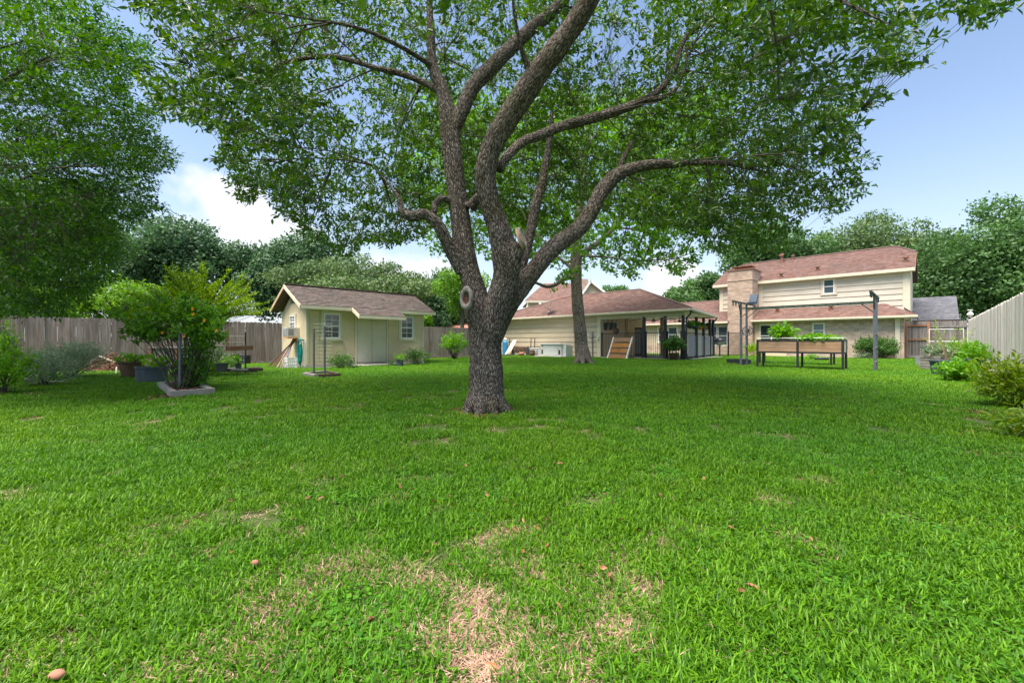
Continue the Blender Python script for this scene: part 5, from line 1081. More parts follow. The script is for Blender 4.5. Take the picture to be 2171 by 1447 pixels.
def neighbours():
    # brown roof with gable and chimney beyond the garage
    Y = 46; a = at(1085, 637, Y); b = at(1215, 637, Y); u0, v1 = UV(a.x, a.y); u1, v0 = UV(b.x, b.y)
    t = T('neighbour_house', 'neighbouring house with brown roof and white gable beyond the garage', 'house', (a.x, Y, 0), world=True)
    ze = at(1121, 637, Y).z; x0, x1 = at(1112, 637, Y).x, at(1262, 637, Y).x
    t.part('wall', MB().box(x0+.4, x1-.4, Y+.4, Y+8, 0, ze-.1), 'siding'); zr = at(1150, 600, Y+4).z
    roof_plane(t, [(x0, Y, ze), (x1, Y, ze), (x1, Y+4.2, zr), (x0+2.5, Y+4.2, zr)], 'shingle_red', expo=.2, width=.4); t.part('fascia', MB().box(x0, x1, Y-.02, Y, ze-.22, ze-.01), 'trim_cream')
    t.part('roof_slope', MB().slab([(x1, Y+8.4, ze), (x0, Y+8.4, ze), (x0+2.5, Y+4.2, zr), (x1, Y+4.2, zr)], .1), 'ridge_cap')
    c = at(1239, 600, Y-.2); ch = t.part('chimney', MB().box(c.x-.38, c.x+.38, Y-.3, Y+.6, ze-1, at(1239, 592, Y).z), 'brick_chimney')
    g0, g1, gm = at(1228, 628, Y-1), at(1290, 625, Y-1), at(1251, 596, Y-1)
    t.part('gable_wall', MB().add([(g0.x, Y-1, 2), (g1.x, Y-1, 2), (g1.x, Y-1, g1.z), (gm.x, Y-1, gm.z-.1), (g0.x, Y-1, g0.z), (g0.x, Y+2, 2), (g1.x, Y+2, 2), (g1.x, Y+2, g1.z), (gm.x, Y+2, gm.z-.1), (g0.x, Y+2, g0.z)], [(0,1,2,3,4), (9,8,7,6,5), (1,6,7,2), (0,4,9,5)]), 'siding')
    for q0, q1 in ((g0, gm), (g1, gm)):
        t.part('roof_slope', MB().slab([(q0.x, Y-1.4, q0.z), (q1.x, Y-1.4, q1.z+.1), (q1.x, Y+2.5, q1.z+.1), (q0.x, Y+2.5, q0.z)], .14), 'shingle_red'); t.part('barge_board', MB().bar((q0.x, Y-1.42, q0.z-.14), (q1.x, Y-1.42, q1.z-.04), .05, .22), 'white_vinyl')
    # terracotta roof seen over the fence beside the shed
    a = at(895, 690, 34); 
    t = T('neighbour_house', 'low neighbouring roof of salmon shingles just above the fence', 'house', (a.x, 34, 0), world=True)
    x0, x1 = at(880, 690, 34).x, at(1010, 690, 34).x; z0 = at(900, 695, 34).z; z1 = at(900, 676, 37).z
    t.part('wall', MB().box(x0+.3, x1-.3, 34.3, 39, 0, z0-.05), 'brick_wall'); roof_plane(t, [(x0, 34, z0), (x1, 34, z0), (x1-1.2, 37, z1-.15), (x0+.4, 37, z1+.15)], 'shingle_terra', expo=.2, width=.4)
    # slate roof behind the gate
    v1, zt = onU(1932, 632, 44); v0, zb = onU(2034, 688, 40)
    t = T('neighbour_house', 'neighbouring house with grey slate coloured roof behind the garden gate', 'house', (40, v0, 0))
    t.box('wall', 40.4, 47, v0+.4, v0+7, 0, 2.6, 'siding'); ve = onU(1926, 690, 40)[0]
    roof_plane(t, [(40, v0, 2.5), (40, v0+8, 2.5), (44, v0+8, 4.35), (44, v0+.0, 4.35)], 'shingle_slate', expo=.2, width=.4)
    t.part('roof_slope', MB().slab([(48, v0+8, 2.5), (48, v0, 2.5), (44, v0, 4.35), (44, v0+8, 4.35)], .1), 'shingle_slate')
neighbours()

# ---------------------------------------------------------------- plants
def bush(name, label, cat, base, size, n, leaf, m, per=8, group=None, up=.4, stems=6, sprayr=.16, lean=(0, 0), hollow=.0, fine=False, spread=.6, zmin=.1, stem_m='twig'):
    """shrub on base (world xyz): size = (rx, ry, height)"""
    b = Vector(base); t = T(name, label, cat, b, group, world=True); rx, ry, h = size
    d = rnd_dirs(n); r = (hollow+(1-hollow)*rng.random((n, 1)))**.45
    c = d*r*np.array([rx, ry, h*(1-zmin)/2]); c *= (1+.3*fbm(c*3/max(rx, .3)+b.x, 1.0)[:, None]); c[:, 2] += h*(1+zmin)/2; c[:, 0] += c[:, 2]*lean[0]; c[:, 1] += c[:, 2]*lean[1]
    ok = c[:, 2] > .03; c = c[ok]; O_ = c-np.array([0, 0, h*.25]); O_ /= np.linalg.norm(O_, axis=1)[:, None]; O_[:, 2] += .3
    me = sprays(c, O_, per, sprayr, leaf, spread=spread, up=up, m=m, fine=fine); link('foliage', me, t.e, kind='stuff')
    segs = []
    for i in rng.choice(len(c), min(len(c), stems*3), replace=False):
        a = Vector((random.uniform(-.1, .1)*rx, random.uniform(-.1, .1)*ry, 0)); segs.append((a, Vector(c[i]), .012*max(.4, h), .003, .05))
    link('stems', twigs_mesh('stems', segs, stem_m), t.e, kind='stuff'); return t
def G0(px, py): return gnd(px, py)
def pot(t, c, r, h, m, rim=.02, soil=True, bowl=.82):
    c = Vector(c); p = t.part('pot', MB().lathe([(0, 0), (r*bowl, 0), (r*.97, h*.93), (r+rim, h*.93), (r+rim, h), (r*.93, h), (r*.9, h*.86)], 24, c), m, smooth=False)
    if soil: t.part('soil', MB().lathe([(r*.93, h*.88), (r*.5, h*.9), (0, h*.9)], 16, c), 'soil')
def chips(name, label, cat, c, r, n, m='mulch', hgt=0.0, size=.05, ell=1.0, kind='stuff', part_of=None, sq=False):
    """a heap or scatter of wood chips"""
    mb = MB(); c = Vector(c)
    for i in range(n):
        a = random.random()*2*math.pi; q = random.random()**.5; x = math.cos(a)*q*r; y = math.sin(a)*q*r*ell
        if sq: x = random.uniform(-r, r); y = random.uniform(-r, r)*ell
        z = hgt*max(0, 1-q**1.6)*(1+.15*noise.noise(Vector((x*3, y*3, 0))))+random.random()*.02; s = size*random.uniform(.5, 1.3)
        M = Matrix.Translation(c+Vector((x, y, z))) @ (Vector(rnd_dirs(1)[0])+Vector((0, 0, 1.2))).to_track_quat('Z', 'Y').to_matrix().to_4x4() @ Matrix.Rotation(random.random()*6, 4, 'Z')
        mb.add([M @ Vector(v) for v in ((-s, -s*.3, 0), (s, -s*.3, .004), (s, s*.3, 0), (-s, s*.3, .006))], [(0, 1, 2, 3)])
    if hgt:
        ring = [(r*k/5, hgt*(1-(k/5)**1.6)*.96-.01) for k in range(6)]; b2 = MB().lathe(ring[::-1], 20, (0, 0, 0)); b2.v = [(c.x+x, c.y+y*ell, c.z+z) for x, y, z in b2.v]; mb.add(b2.v, b2.f, .3)
    if part_of: return part_of.part(name, mb, m, kind='stuff')
    o = link(name, mb.mesh(name, m)); tag(o, label, cat, kind=kind) if cat else o.__setitem__('kind', kind); return o

def left_side():
    # timber framed bed with vine on a post
    u0, u1, v0, v1 = .97, 1.66, 10.0, 12.45
    t = T('planter_frame', 'weathered timber frame of mulch round the foot of the vine', 'planter', (u0, v0, 0)); h = .12
    t.box('timber', u0, u1, v0, v0+.1, 0, h, 'old_timber'); t.box('timber', u0, u1, v1-.1, v1, 0, h, 'old_timber'); t.box('timber', u0, u0+.1, v0+.102, v1-.102, 0, h-.004, 'old_timber'); t.box('timber', u1-.1, u1, v0+.102, v1-.102, 0, h-.003, 'old_timber')
    t.box('soil', u0+.1, u1-.1, v0+.1, v1-.1, 0, .05, 'soil')
    mb = MB()
    for i in range(420):
        s = random.uniform(.02, .05); M = Matrix.Translation(Vector((random.uniform(u0+.13, u1-.13), random.uniform(v0+.13, v1-.13), random.uniform(.055, .10)))) @ Matrix.Rotation(random.random()*6, 4, 'Z') @ Matrix.Rotation(random.uniform(-.6, .6), 4, 'X')
        mb.add([M @ Vector(v) for v in ((-s, -s*.3, 0), (s, -s*.3, 0), (s, s*.3, 0), (-s, s*.3, 0))], [(0, 1, 2, 3)])
    t.part('mulch', mb, 'mulch', kind='stuff')
    pb = W(1.22, 11.0)
    for i, (du, dv, hh) in enumerate(((0, 0, 1.44), (.15, .5, 1.25))):
        p = W(1.22+du, 11.0+dv); o = T('metal_stake', ('tall grey metal stake holding the front of the vine', 'shorter grey stake hidden among the vine stems')[i], 'stake', (p.x, p.y, 0), world=True)
        o.part('stake', MB().box(p.x-.022, p.x+.022, p.y-.012, p.y+.012, 0, hh), 'grey_metal')
    # vine: mushroom shaped head on a leafy column
    t = T('flowering_vine', 'tangled flowering vine with orange blooms spreading over its stake', 'vine', (pb.x, pb.y, .05), world=True); o = t.o
    n = 760; C_ = []
    n1 = 440; d = rnd_dirs(n1); c = d*np.array([.98, .85, .50])*rng.random((n1, 1))**.4; c *= (1+.35*fbm(c*1.7, 1.0)[:, None]); c += np.array([pb.x-.30, pb.y+.3, 1.58]); C_.append(c)
    n2 = 150; a = rng.random(n2)*6.28; rr = .07+.19*rng.random(n2)**.7; z = rng.random(n2)*1.4; c = np.stack([pb.x+.05+rr*np.cos(a)*(1+.4*np.sin(z*5)), pb.y+.3+rr*np.sin(a), .15+z], 1); C_.append(c)
    n3 = 110; c = rnd_dirs(n3)*np.array([.36, .3, .28])*rng.random((n3, 1))**.5+np.array([pb.x+.5, pb.y+.1, 1.22]); C_.append(c)
    n4 = 110; c = rnd_dirs(n4)*np.array([.42, .3, .26])*rng.random((n4, 1))**.5+np.array([pb.x-.95, pb.y+.3, 1.28]); C_.append(c)
    C_ = np.concatenate(C_); O_ = C_-np.array([pb.x, pb.y+.3, 1.1]); O_ /= np.linalg.norm(O_, axis=1)[:, None]; O_[:, 2] -= .15
    link('foliage', sprays(C_, O_, 9, .17, (.085, .05), spread=.65, up=.6, m='vine_leaf', fine=False), t.e, -o, kind='stuff')
    segs = [(Vector((pb.x+random.uniform(-.12, .12), pb.y+random.uniform(-.1, .6), .05)), Vector(C_[i]), .012, .003, .02) for i in rng.choice(len(C_), 60, replace=False)]
    link('stems', twigs_mesh('stems', segs, 'twig'), t.e, -o, kind='stuff')
    for px, py in ((316, 650), (411, 665), (409, 655), (434, 679), (391, 712), (460, 700), (276, 672), (345, 705)):
        p = at(px, py, 8.3+random.random()*.2); f = MB()
        for k in range(5): a = k*1.256; M = Matrix.Translation(p) @ Matrix.Rotation(a, 4, 'Y'); f.add([M @ Vector(v) for v in ((0, 0, 0), (.013, -.01, .018), (0, -.02, .036), (-.013, -.01, .018))], [(0, 1, 2, 3)])
        t.part('flower', f, 'orange_petal')
    # golden-tipped shrub behind, upright plumes
    b = at(418, 760, 12.6); b.z = 0; t = T('crepe_myrtle', 'lime green shrub with upright golden tipped plumes behind the vine', 'shrub', b, world=True); o = t.o; C_ = []; O_ = []; segs = []
    for i in range(120):
        a = random.random()*6.28; el = random.uniform(.05, 1.4)**1.0; L_ = random.uniform(.95, 1.45); d = Vector((math.cos(a)*math.cos(el), math.sin(a)*math.cos(el)*.8, math.sin(el)*.92+.12)); s = Vector((b.x+.1, b.y, 1.6)); e = s+Vector((d.x*1.4, d.y*1.2, d.z*1.17))*L_*1.0
        segs.append((s+Vector((0, 0, random.uniform(-.5, .1))), e, .012, .003, .06))
        for k in range(15): f = .25+.78*k/14; C_.append(s.lerp(e, f)+Vector((0, 0, .08*math.sin(f*3)))); O_.append((d+Vector((0, 0, .35))).normalized())
    segs += [(Vector((b.x+random.uniform(-.25, .25), b.y, 0)), Vector((b.x+random.uniform(-.2, .2), b.y, 1.3)), .03, .02, 0) for _ in range(6)]
    link('foliage', sprays(np.array([tuple(x) for x in C_]), np.array([tuple(x) for x in O_]), 9, .11, (.085, .036), spread=.5, up=.35, droop=-.1, m='lime_leaf', fine=False), t.e, -o, kind='stuff'); link('stems', twigs_mesh('stems', segs), t.e, -o, kind='stuff')
    # tubs
    p = G0(279, 801); t = T('planting_tub', 'large brown flared tub on small feet with lettuce leaves', 'tub', p, world=True)
    for k in range(4): a = k*1.57+.6; t.part('foot', MB().box(p.x+.2*math.cos(a)-.04, p.x+.2*math.cos(a)+.04, p.y+.2*math.sin(a)-.04, p.y+.2*math.sin(a)+.04, 0, .07), 'dark_timber')
    t.part('pot', MB().lathe([(0, .07), (.22, .07), (.285, .4), (.32, .44), (.32, .47), (.27, .47), (.26, .42)], 24, p), 'brown_tub'); t.part('soil', MB().lathe([(.27, .42), (0, .43)], 16, p), 'soil')
    bush('leafy_greens', 'young bright greens growing in the brown flared tub', 'plant', p+Vector((0, 0, .43)), (.27, .27, .2), 26, (.12, .08), 'bright_bush', 6, zmin=0)
    p = G0(322, 810); t = T('planting_tub', 'wide blue grey tub beside the vine bed', 'tub', p, world=True); t.part('pot', MB().lathe([(0, 0), (.31, 0), (.325, .36), (.345, .37), (.345, .41), (.3, .41), (.3, .36)], 28, p), 'blue_tub'); t.part('soil', MB().lathe([(.3, .36), (0, .36)], 16, p), 'soil')
    bush('leafy_greens', 'spreading green seedlings growing in the blue grey tub', 'plant', p+Vector((0, .1, .36)), (.3, .3, .24), 26, (.13, .08), 'bright_bush', 5, zmin=0)
    # potting bench / raised grey box behind the vine
    a = at(322, 735, 14.4); b = at(459, 737, 14.9); z1 = .86; t = T('potting_bench', 'old grey raised plank box with a light top edge behind the vine', 'bench', (a.x, 14.4, 0), world=True)
    x0, x1, y0, y1 = a.x, b.x, 14.3, 15.1
    t.part('top_board', MB().box(x0, x1, y0-.06, y0+.1, z1-.04, z1), 'old_timber'); t.part('top_board', MB().box(x0, x1, y1-.1, y1+.06, z1-.04, z1), 'old_timber')
    for k in range(5): t.part('side_board', MB().box(x0+.05, x1-.05, y0, y0+.03, .1+k*.145, .235+k*.145), 'old_timber'); 
    for k in range(5): t.part('end_board', MB().box(x1-.04, x1-.01, y0+.035, y1, .1+k*.145, .235+k*.145), 'old_timber')
    for x in (x0+.06, (x0+x1)/2, x1-.06):
        for y in (y0-.045, y1): t.part('leg', MB().box(x-.045, x+.045, y, y+.04, 0, z1-.042), 'red_wood')
    # mulch heap and stalks
    p = G0(214, 787); chips('mulch_pile', 'heap of reddish brown mulch against the brown fence', 'mulch pile', p+Vector((0, .35, 0)), .8, 1900, hgt=.6, size=.035, ell=.8)
    p = G0(160, 800); chips('mulch', '', None, p, .75, 300, size=.035, ell=.8)
    for i, (x0, y0, x1, y1) in enumerate(((212, 755, 245, 768), (247, 778, 246, 792))):
        a = at(x0, y0, 13.2); b = at(x1, y1, 12.7); o = link('bamboo_cane', MB().tube([a, b], .02, 6).mesh('bamboo_cane', 'trim_cream')); tag(o, ('pale cane lying over the top of the mulch heap', 'short pale cane standing in the front of the mulch heap')[i], 'cane')
    # sage and left bed
    bush('sage_bush', 'sprawling silvery green sage bush in front of the brown fence', 'bush', G0(98, 806)+Vector((-.25, .9, 0)), (.82, .6, .98), 430, (.07, .022), 'sage_leaf', 12, up=.2, sprayr=.22, spread=.45)
    bush('sage_bush', 'smaller silvery sage bush at the far left beside the green shrub', 'bush', G0(62, 822)+Vector((0, .3, 0)), (.6, .5, .72), 240, (.07, .022), 'sage_leaf', 12, up=.2, sprayr=.2, spread=.45)
    bush('green_shrub', 'yellow green leafy shrub cut by the left edge', 'shrub', G0(6, 835), (.5, .5, .85), 220, (.075, .04), 'bright_bush', 9, sprayr=.16)
    bush('tall_weed', 'tall thin green plant against the fence at the left edge', 'plant', G0(12, 800), (.28, .3, 1.55), 120, (.08, .035), 'vine_leaf', 8)
    chips('mulch', '', None, G0(20, 838), 1.2, 700, size=.03, ell=.5); chips('mulch', '', None, G0(95, 818), .9, 420, size=.03, ell=.6)
    chips('mulch', '', None, G0(345, 842), .4, 260, size=.03, ell=1.2)
    a = G0(63, 817); b = G0(98, 800); o = link('old_log', MB().bar(a+Vector((0, 0, .14)), b+Vector((0, 0, .16)), .22, .06).bar(a+Vector((.05, .05, .06)), b+Vector((.05, .0, .06)), .14, .12).mesh('old_log', 'old_timber')); tag(o, 'weathered split log lying at the edge of the left bed', 'log')
    o = link('flat_stone', MB().prism([(G0(118, 812).x+math.cos(k)*.2, G0(118, 812).y+math.sin(k)*.12) for k in (0, 1.1, 2.2, 3.2, 4.3, 5.3)], 0, .05).mesh('flat_stone', 'stone')); tag(o, 'flat grey stone on the grass beside the old log', 'stone')
    # rusty frame, platform, pots
    p0 = G0(424, 792); p1 = G0(543, 790)
    t = T('timber_platform', 'low dark timber platform carrying pots behind the vine', 'platform', (p0.x, p0.y, 0), world=True); d = p1-p0
    for k in range(3): o1 = Vector((0, .16*k, 0)); t.part('sleeper', MB().bar(p0+o1+Vector((0, 0, .08)), p1+o1*1.1+Vector((0, 0, .08)), .13, .13), 'dark_timber')
    for f, m in ((.1, 'old_timber'), (.45, 'old_timber'), (.78, 'dark_timber')): q = p0+d*f; t.part('cross_piece', MB().box(q.x, q.x+.22, q.y-.02, q.y+.5, .146, .17), m)
    def spot(px, py, z): return gnd(px, py, z)
    p = spot(470.5, 787, .15); t = T('plant_pot', 'wide dark grey nursery pot on the timber platform', 'pot', p, world=True); pot(t, p, .165, .25, 'grey_pot')
    p = spot(505.5, 781, .2); t = T('plant_pot', 'small dark pot with a seedling standing on a flat stone', 'pot', p, world=True); pot(t, p, .085, .16, 'grey_pot'); bush('seedling', 'thin pale seedling in the small pot on the stone', 'plant', p+Vector((0, 0, .14)), (.09, .09, .25), 12, (.09, .04), 'bright_bush', 4, stems=2, zmin=.3)
    q = spot(507, 785, .15); o = link('flat_stone', MB().box(q.x-.2, q.x+.2, q.y-.1, q.y+.14, .15, .2).mesh('flat_stone', 'stone')); tag(o, 'flat pale stone under the small seedling pot', 'stone')
    q = spot(485, 775, .0)+Vector((0, .6, 0)); t = T('plant_pot', 'square black tub behind the wide nursery pot', 'pot', q, world=True); t.part('pot', MB().box(q.x-.28, q.x+.35, q.y, q.y+.35, 0, .43), 'dark_pot')
    bush('leafy_greens', 'bright green clump between the two small pots on the platform', 'plant', spot(489, 783, .1), (.22, .2, .36), 40, (.11, .06), 'bright_bush', 7)
    bush('iris_clump', 'blue green iris blades behind the timber platform', 'plant', G0(447, 788)+Vector((0, .25, 0)), (.28, .22, .6), 60, (.4, .03), 'sage_leaf', 5, up=.0, spread=.15, stems=2)
    bush('leafy_greens', 'leafy green plant beside the foot of the vine column', 'plant', G0(432, 795), (.35, .3, .45), 60, (.12, .07), 'bright_bush', 7)
    for i, (px, pt, pb_, m) in enumerate(((480, 698, 786, 'red_wood'), (493, 697, 770, 'red_wood'), (520.5, 703, 793, 'dark_timber'))):
        a = spot(px, pb_, 0); Y = a.y; tpt = at(px+(1.5 if i == 0 else 0), pt, Y); o = link('rusty_stake', MB().tube([a, tpt], .028 if i < 2 else .022, 7).mesh('rusty_stake', 'brown_copper' if i < 2 else 'dark_timber')); tag(o, ('left rusty stake rising beside the nursery pot', 'rusty stake between the other two, set farther back', 'dark stake carrying the right end of the red shelf')[i], 'stake')
    a = at(483, 739, 12.35); b = at(532, 736.5, 12.9); o = link('red_shelf', MB().bar(a, b, .28, .13).mesh('red_shelf', 'red_wood')); tag(o, 'red brown planter trough fixed level between the rusty stakes', 'shelf')
    t = T('wire_mesh', 'thin wire mesh hung behind the rusty stakes', 'wire mesh', (at(480, 700, 13.4).x, 13.4, 0), world=True); a = at(478, 712, 13.4); b = at(522, 712, 13.4)
    mb = MB()
    for k in range(10): x = a.x+(b.x-a.x)*k/9; mb.tube([(x, 13.4, .2), (x, 13.4, a.z)], .004, 3)
    for k in range(6): z = .25+(a.z-.25)*k/5; mb.tube([(a.x-.06, 13.4, z), (b.x, 13.4, z)], .004, 3)
    t.part('wires', mb, 'wire')
    # bare bed frame with trellis before the shed
    c = [G0(643, 797), G0(671, 801.5), G0(719, 799.5), G0(690, 792)]
    t = T('planter_frame', 'low square timber frame with trellis posts in front of the shed', 'planter', (c[0].x, c[0].y, 0), world=True)
    for i in range(4):
        a = c[i]; b = c[(i+1) % 4]; d = (b-a).normalized()*.05; t.part('timber', MB().bar(a+d+Vector((0, 0, .055)), b-d+Vector((0, 0, .055)), .1, .11), 'old_timber' if i in (0, 3) else 'dark_timber')
    m_ = sum(c, Vector())/4; t.part('soil', MB().prism([(m_.x+(q.x-m_.x)*.85, m_.y+(q.y-m_.y)*.85) for q in c], 0, .04), 'soil')
    A_ = gnd(665.5, 793, .04); B_ = gnd(688.5, 795, .04); 
    t = T('wire_trellis', 'narrow wire grid trellis on two grey metal posts in front of the shed', 'trellis', (A_.x, A_.y, 0), world=True)
    zA = at(665, 697, A_.y).z; zB = at(688, 692, B_.y).z; t.part('post', MB().box(A_.x-.022, A_.x+.022, A_.y-.022, A_.y+.022, 0, zA), 'grey_metal'); t.part('post', MB().box(B_.x-.022, B_.x+.022, B_.y-.022, B_.y+.022, 0, zB), 'grey_metal')
    A2, B2_ = A_+Vector((-.02, .05, 0)), B_+Vector((.1, .25, 0)); mb = MB()
    for k in range(6): q = A2.lerp(B2_, k/5); mb.tube([q+Vector((0, 0, .2)), q+Vector((0, 0, zA+.12))], .002, 4)
    for k in range(13): z = .22+k*(zA-.1)/12; mb.tube([A2+Vector((0, 0, z)), B2_+Vector((0, 0, z))], .002, 4)
    t.part('wire_grid', mb, 'wire')
    # plants by the shed
    bush('shrub', 'low green shrub under the left shed window', 'shrub', G0(716, 783)+Vector((0, .2, 0)), (.48, .35, .55), 190, (.06, .03), 'shrub_leaf', 9, sprayr=.14)
    bush('weed_clump', 'small low weeds by the foot of the spade', 'plant', G0(750, 782), (.22, .2, .2), 40, (.05, .03), 'shrub_leaf', 8)
    bush('shrub', 'rounded green shrub at the right corner of the shed', 'shrub', G0(880, 774)+Vector((0, .2, 0)), (.62, .4, .68), 260, (.06, .03), 'shrub_leaf', 9, sprayr=.15)
    bush('weed_clump', 'low weeds left of the navy pot', 'plant', G0(838, 776), (.3, .2, .2), 40, (.05, .03), 'shrub_leaf', 8)
    p = G0(848, 776.5); t = T('plant_pot', 'small navy pot of grassy leaves at the right of the doorstep', 'pot', p, world=True); pot(t, p, .15, .3, 'blue_tub'); bush('chives', 'short grassy tuft in the navy pot', 'plant', p+Vector((0, 0, .27)), (.16, .16, .2), 30, (.14, .012), 'bright_bush', 8, stems=1, zmin=0)
    bush('young_tree', 'young bright leaved citrus tree in front of the fence beside the shed', 'small tree', G0(963, 762), (.72, .6, 1.55), 190, (.13, .06), 'bright_bush', 7, sprayr=.2, zmin=.25, stems=8)
    bush('young_tree', 'tiny sparse sapling left of the young citrus tree', 'small tree', G0(920, 757), (.25, .25, .7), 26, (.1, .05), 'bright_bush', 6, sprayr=.16)
left_side()

def by_garage():
    def P(px, py, u=22.2): v, z = onU(px, py, u); return u, v, z
    # generator
    u, v1, _ = P(1146, 750, 21.3); _, v0, _ = P(1190, 750, 21.3); z1 = onU(1170, 727.5, 21.3)[1]
    t = T('generator', 'cream standby generator with a sloped lid on a concrete pad', 'generator', (21.3, v0, 0))
    t.box('pad', 20.95, 22.4, v0-.3, v1+.3, 0, .1, 'concrete'); b = t.box('body', 21.3, 22.1, v0, v1, .1, z1-.06, 'off_white')
    t.box('front_panel', 21.285, 21.3, v0+.25, v1-.28, .16, z1-.14, 'off_white', b)
    t.box('lid', 21.22, 22.16, v0-.05, v1+.05, z1-.06, z1, 'white_plastic'); t.box('end_housing', 21.4, 22.1, v0-.3, v0-.001, .1, z1-.12, 'off_white')
    for a, s in ((v0+.1, .12), (v1-.22, .12)): t.box('vent', 21.28, 21.298, a, a+s, .2, .5, 'dark_pot', b)
    t.box('latch', 21.27, 21.285, v0+.27, v0+.3, .55, .62, 'black_metal', b); t.box('latch', 21.27, 21.285, v1-.2, v1-.17, .7, .8, 'black_metal', b)
    # small condenser box
    _, v1, _ = P(1146, 750, 21.9); v1, v2 = onU(1144, 750, 21.9)[0], onU(1123, 750, 21.9)[0]; z1 = onU(1130, 737, 21.9)[1]
    t = T('storage_box', 'low white storage box left of the generator', 'box', (21.9, v1, 0)); bb = t.box('body', 21.9, 22.45, v1, v2, 0, z1-.04, 'white_plastic'); t.box('lid', 21.87, 22.48, v1-.03, v2+.03, z1-.04, z1, 'off_white')
    for k in range(3): t.box('slat', 21.885, 21.9, v1+.1, v1+.38, z1-.2-k*.12, z1-.14-k*.12, 'grey_plastic', bb)
    u, v, _ = P(1128.5, 755, 21.6); z1 = onU(1128, 741, 21.6)[1]; t = T('barrel', 'small brown wooden barrel in front of the white box', 'barrel', (u, v, 0)); t.part('staves', MB().lathe([(0, 0), (.17, 0), (.21, z1*.5), (.17, z1), (0, z1)], 18, (u, v, 0)), 'brown_tub')
    for zz in (.12, z1-.12): t.part('hoop', MB().lathe([(.186, zz), (.196, zz), (.196, zz+.04), (.186, zz+.04)], 18, (u, v, 0)), 'black_metal')
    # tank
    u, v, _ = P(1071.5, 750, 22.0); z1 = onU(1068, 722, 22)[1]; t = T('water_tank', 'tall bright blue cylinder beside the oak trunk against the garage', 'tank', (u, v, 0)); t.part('cylinder', MB().lathe([(0, 0), (.2, 0), (.22, .05), (.22, z1-.1), (.15, z1), (0, z1+.02)], 20, (u, v, 0)), 'blue_tank', smooth=False); t.part('valve_head', MB().lathe([(0, 0), (.12, 0), (.14, .1), (.08, .18), (0, .2)], 14, (u, v, z1+.02)), 'white_plastic')
    # white boards leaning
    for i, (pa, pb_) in enumerate(((1073, 1084), (1079, 1088))):
        va = onU(pa, 755, 21.6)[0]; vb = onU(pb_, 755, 22.2)[0]; o = link('white_board', MB().bar(W(21.5, va, .02), W(22.5, vb, 1.15), .16, .03).mesh('white_board', 'white_plastic' if i == 0 else 'trim_cream')); tag(o, ('white board leaning by the blue tank', 'cream board leaning just right of the white one')[i], 'board')
    u, v, _ = P(1080, 757, 21.5); o = link('cloth_bag', MB().blob(W(21.5, v, .2), (.16, .16, .24), 2, .2).mesh('cloth_bag', 'peach_wall', True)); tag(o, 'pale sack at the foot of the leaning boards', 'sack')
    # firewood rack
    v0, v1 = onU(1118, 750, 22.2)[0], onU(1086, 750, 22.2)[0]; t = T('firewood_rack', 'low rack stacked with dark split firewood', 'firewood', (22.2, v0, 0))
    t.box('rail', 22.05, 22.1, v0, v1, .2, .25, 'grey_metal'); t.box('rail', 22.4, 22.45, v0, v1, .2, .25, 'grey_metal')
    for v in (v0, v1): t.box('upright', 22.05, 22.45, v-.03, v+.03, 0, .62, 'grey_metal')
    n = int((v1-v0-.1)/.12)
    for r in range(4):
        for k in range(n):
            if r == 3 and random.random() < .45: continue
            c = (22.25, v0+.1+k*.12+(r % 2)*.05, .31+r*.105); t.part('log', MB().tube([(c[0]-.22, c[1], c[2]), (c[0]+.22, c[1]+random.uniform(-.02, .02), c[2])], random.uniform(.045, .06), 7), 'firewood')
    u, v, _ = P(1106, 757, 21.4); t = T('clay_pot', 'round terracotta pot lying in front of the firewood', 'pot', (u, v, 0)); t.part('bowl', MB().lathe([(0, 0), (.12, .01), (.2, .14), (.2, .22), (.16, .3), (.14, .3)], 18, (u, v, 0)), 'terracotta', smooth=True)
    # hand truck and small frame
    for i, (pa, pb_, pt) in enumerate(((1125, 1133, 717), (1073.5, 1079.5, 718))):
        v1_, z = onU(pa, pt, 22.5); v2_, _ = onU(pb_, pt, 22.5); t = T('hand_truck', ('black hand truck frame standing behind the white storage box', 'black hand truck frame half hidden behind the blue tank')[i], 'hand truck', (22.5, v2_, 0))
        t.part('frame', MB().tube([(22.5, v1_, .1), (22.55, v1_, z), (22.55, v2_, z), (22.5, v2_, .1)], .03, 7), 'black_metal'); t.part('toe_plate', MB().box(22.3, 22.5, v2_, v1_, .02, .04), 'black_metal')
        for v in (v1_+.07, v2_-.07): t.part('wheel', MB().tube([(22.52, v-.03, .12), (22.52, v+.03, .12)], .12, 14), 'black_metal')
    # meter box and conduit
    v, z = onU(1255, 709, 22.86); t = T('electric_box', 'grey electric box with a conduit on the garage siding', 'electric box', (22.86, v, z)); t.box('box', 22.72, 22.86, v-.1, v+.1, z-.17, z+.17, 'galv'); t.part('conduit', MB().tube([(22.83, v-.06, z-.17), (22.83, v-.06, 0)], .03, 8), 'grey_metal')
    v2, z2 = onU(1268, 716, 22.8); t = T('wall_tap', 'white tap and pipe near the garage corner trim', 'tap', (22.8, v2, z2)); t.part('tap', MB().box(22.74, 22.84, v2-.05, v2+.05, z2-.1, z2+.1), 'white_plastic'); t.part('pipe', MB().tube([(22.8, v2, z2), (22.8, v2+.45, z2-.12)], .015, 6), 'white_plastic')
    # satellite dish on the eave
    v, z = onU(1166, 660, 22.7); t = T('satellite_dish', 'pale grey satellite dish on the edge of the garage roof', 'satellite dish', (22.7, v, z))
    z = 2.98; t.part('mast', MB().tube([(22.75, v, z-.05), (22.75, v, z+.35)], .035, 8), 'galv'); t.part('foot', MB().box(22.65, 22.85, v-.12, v+.12, z-.06, z-.01), 'black_metal')
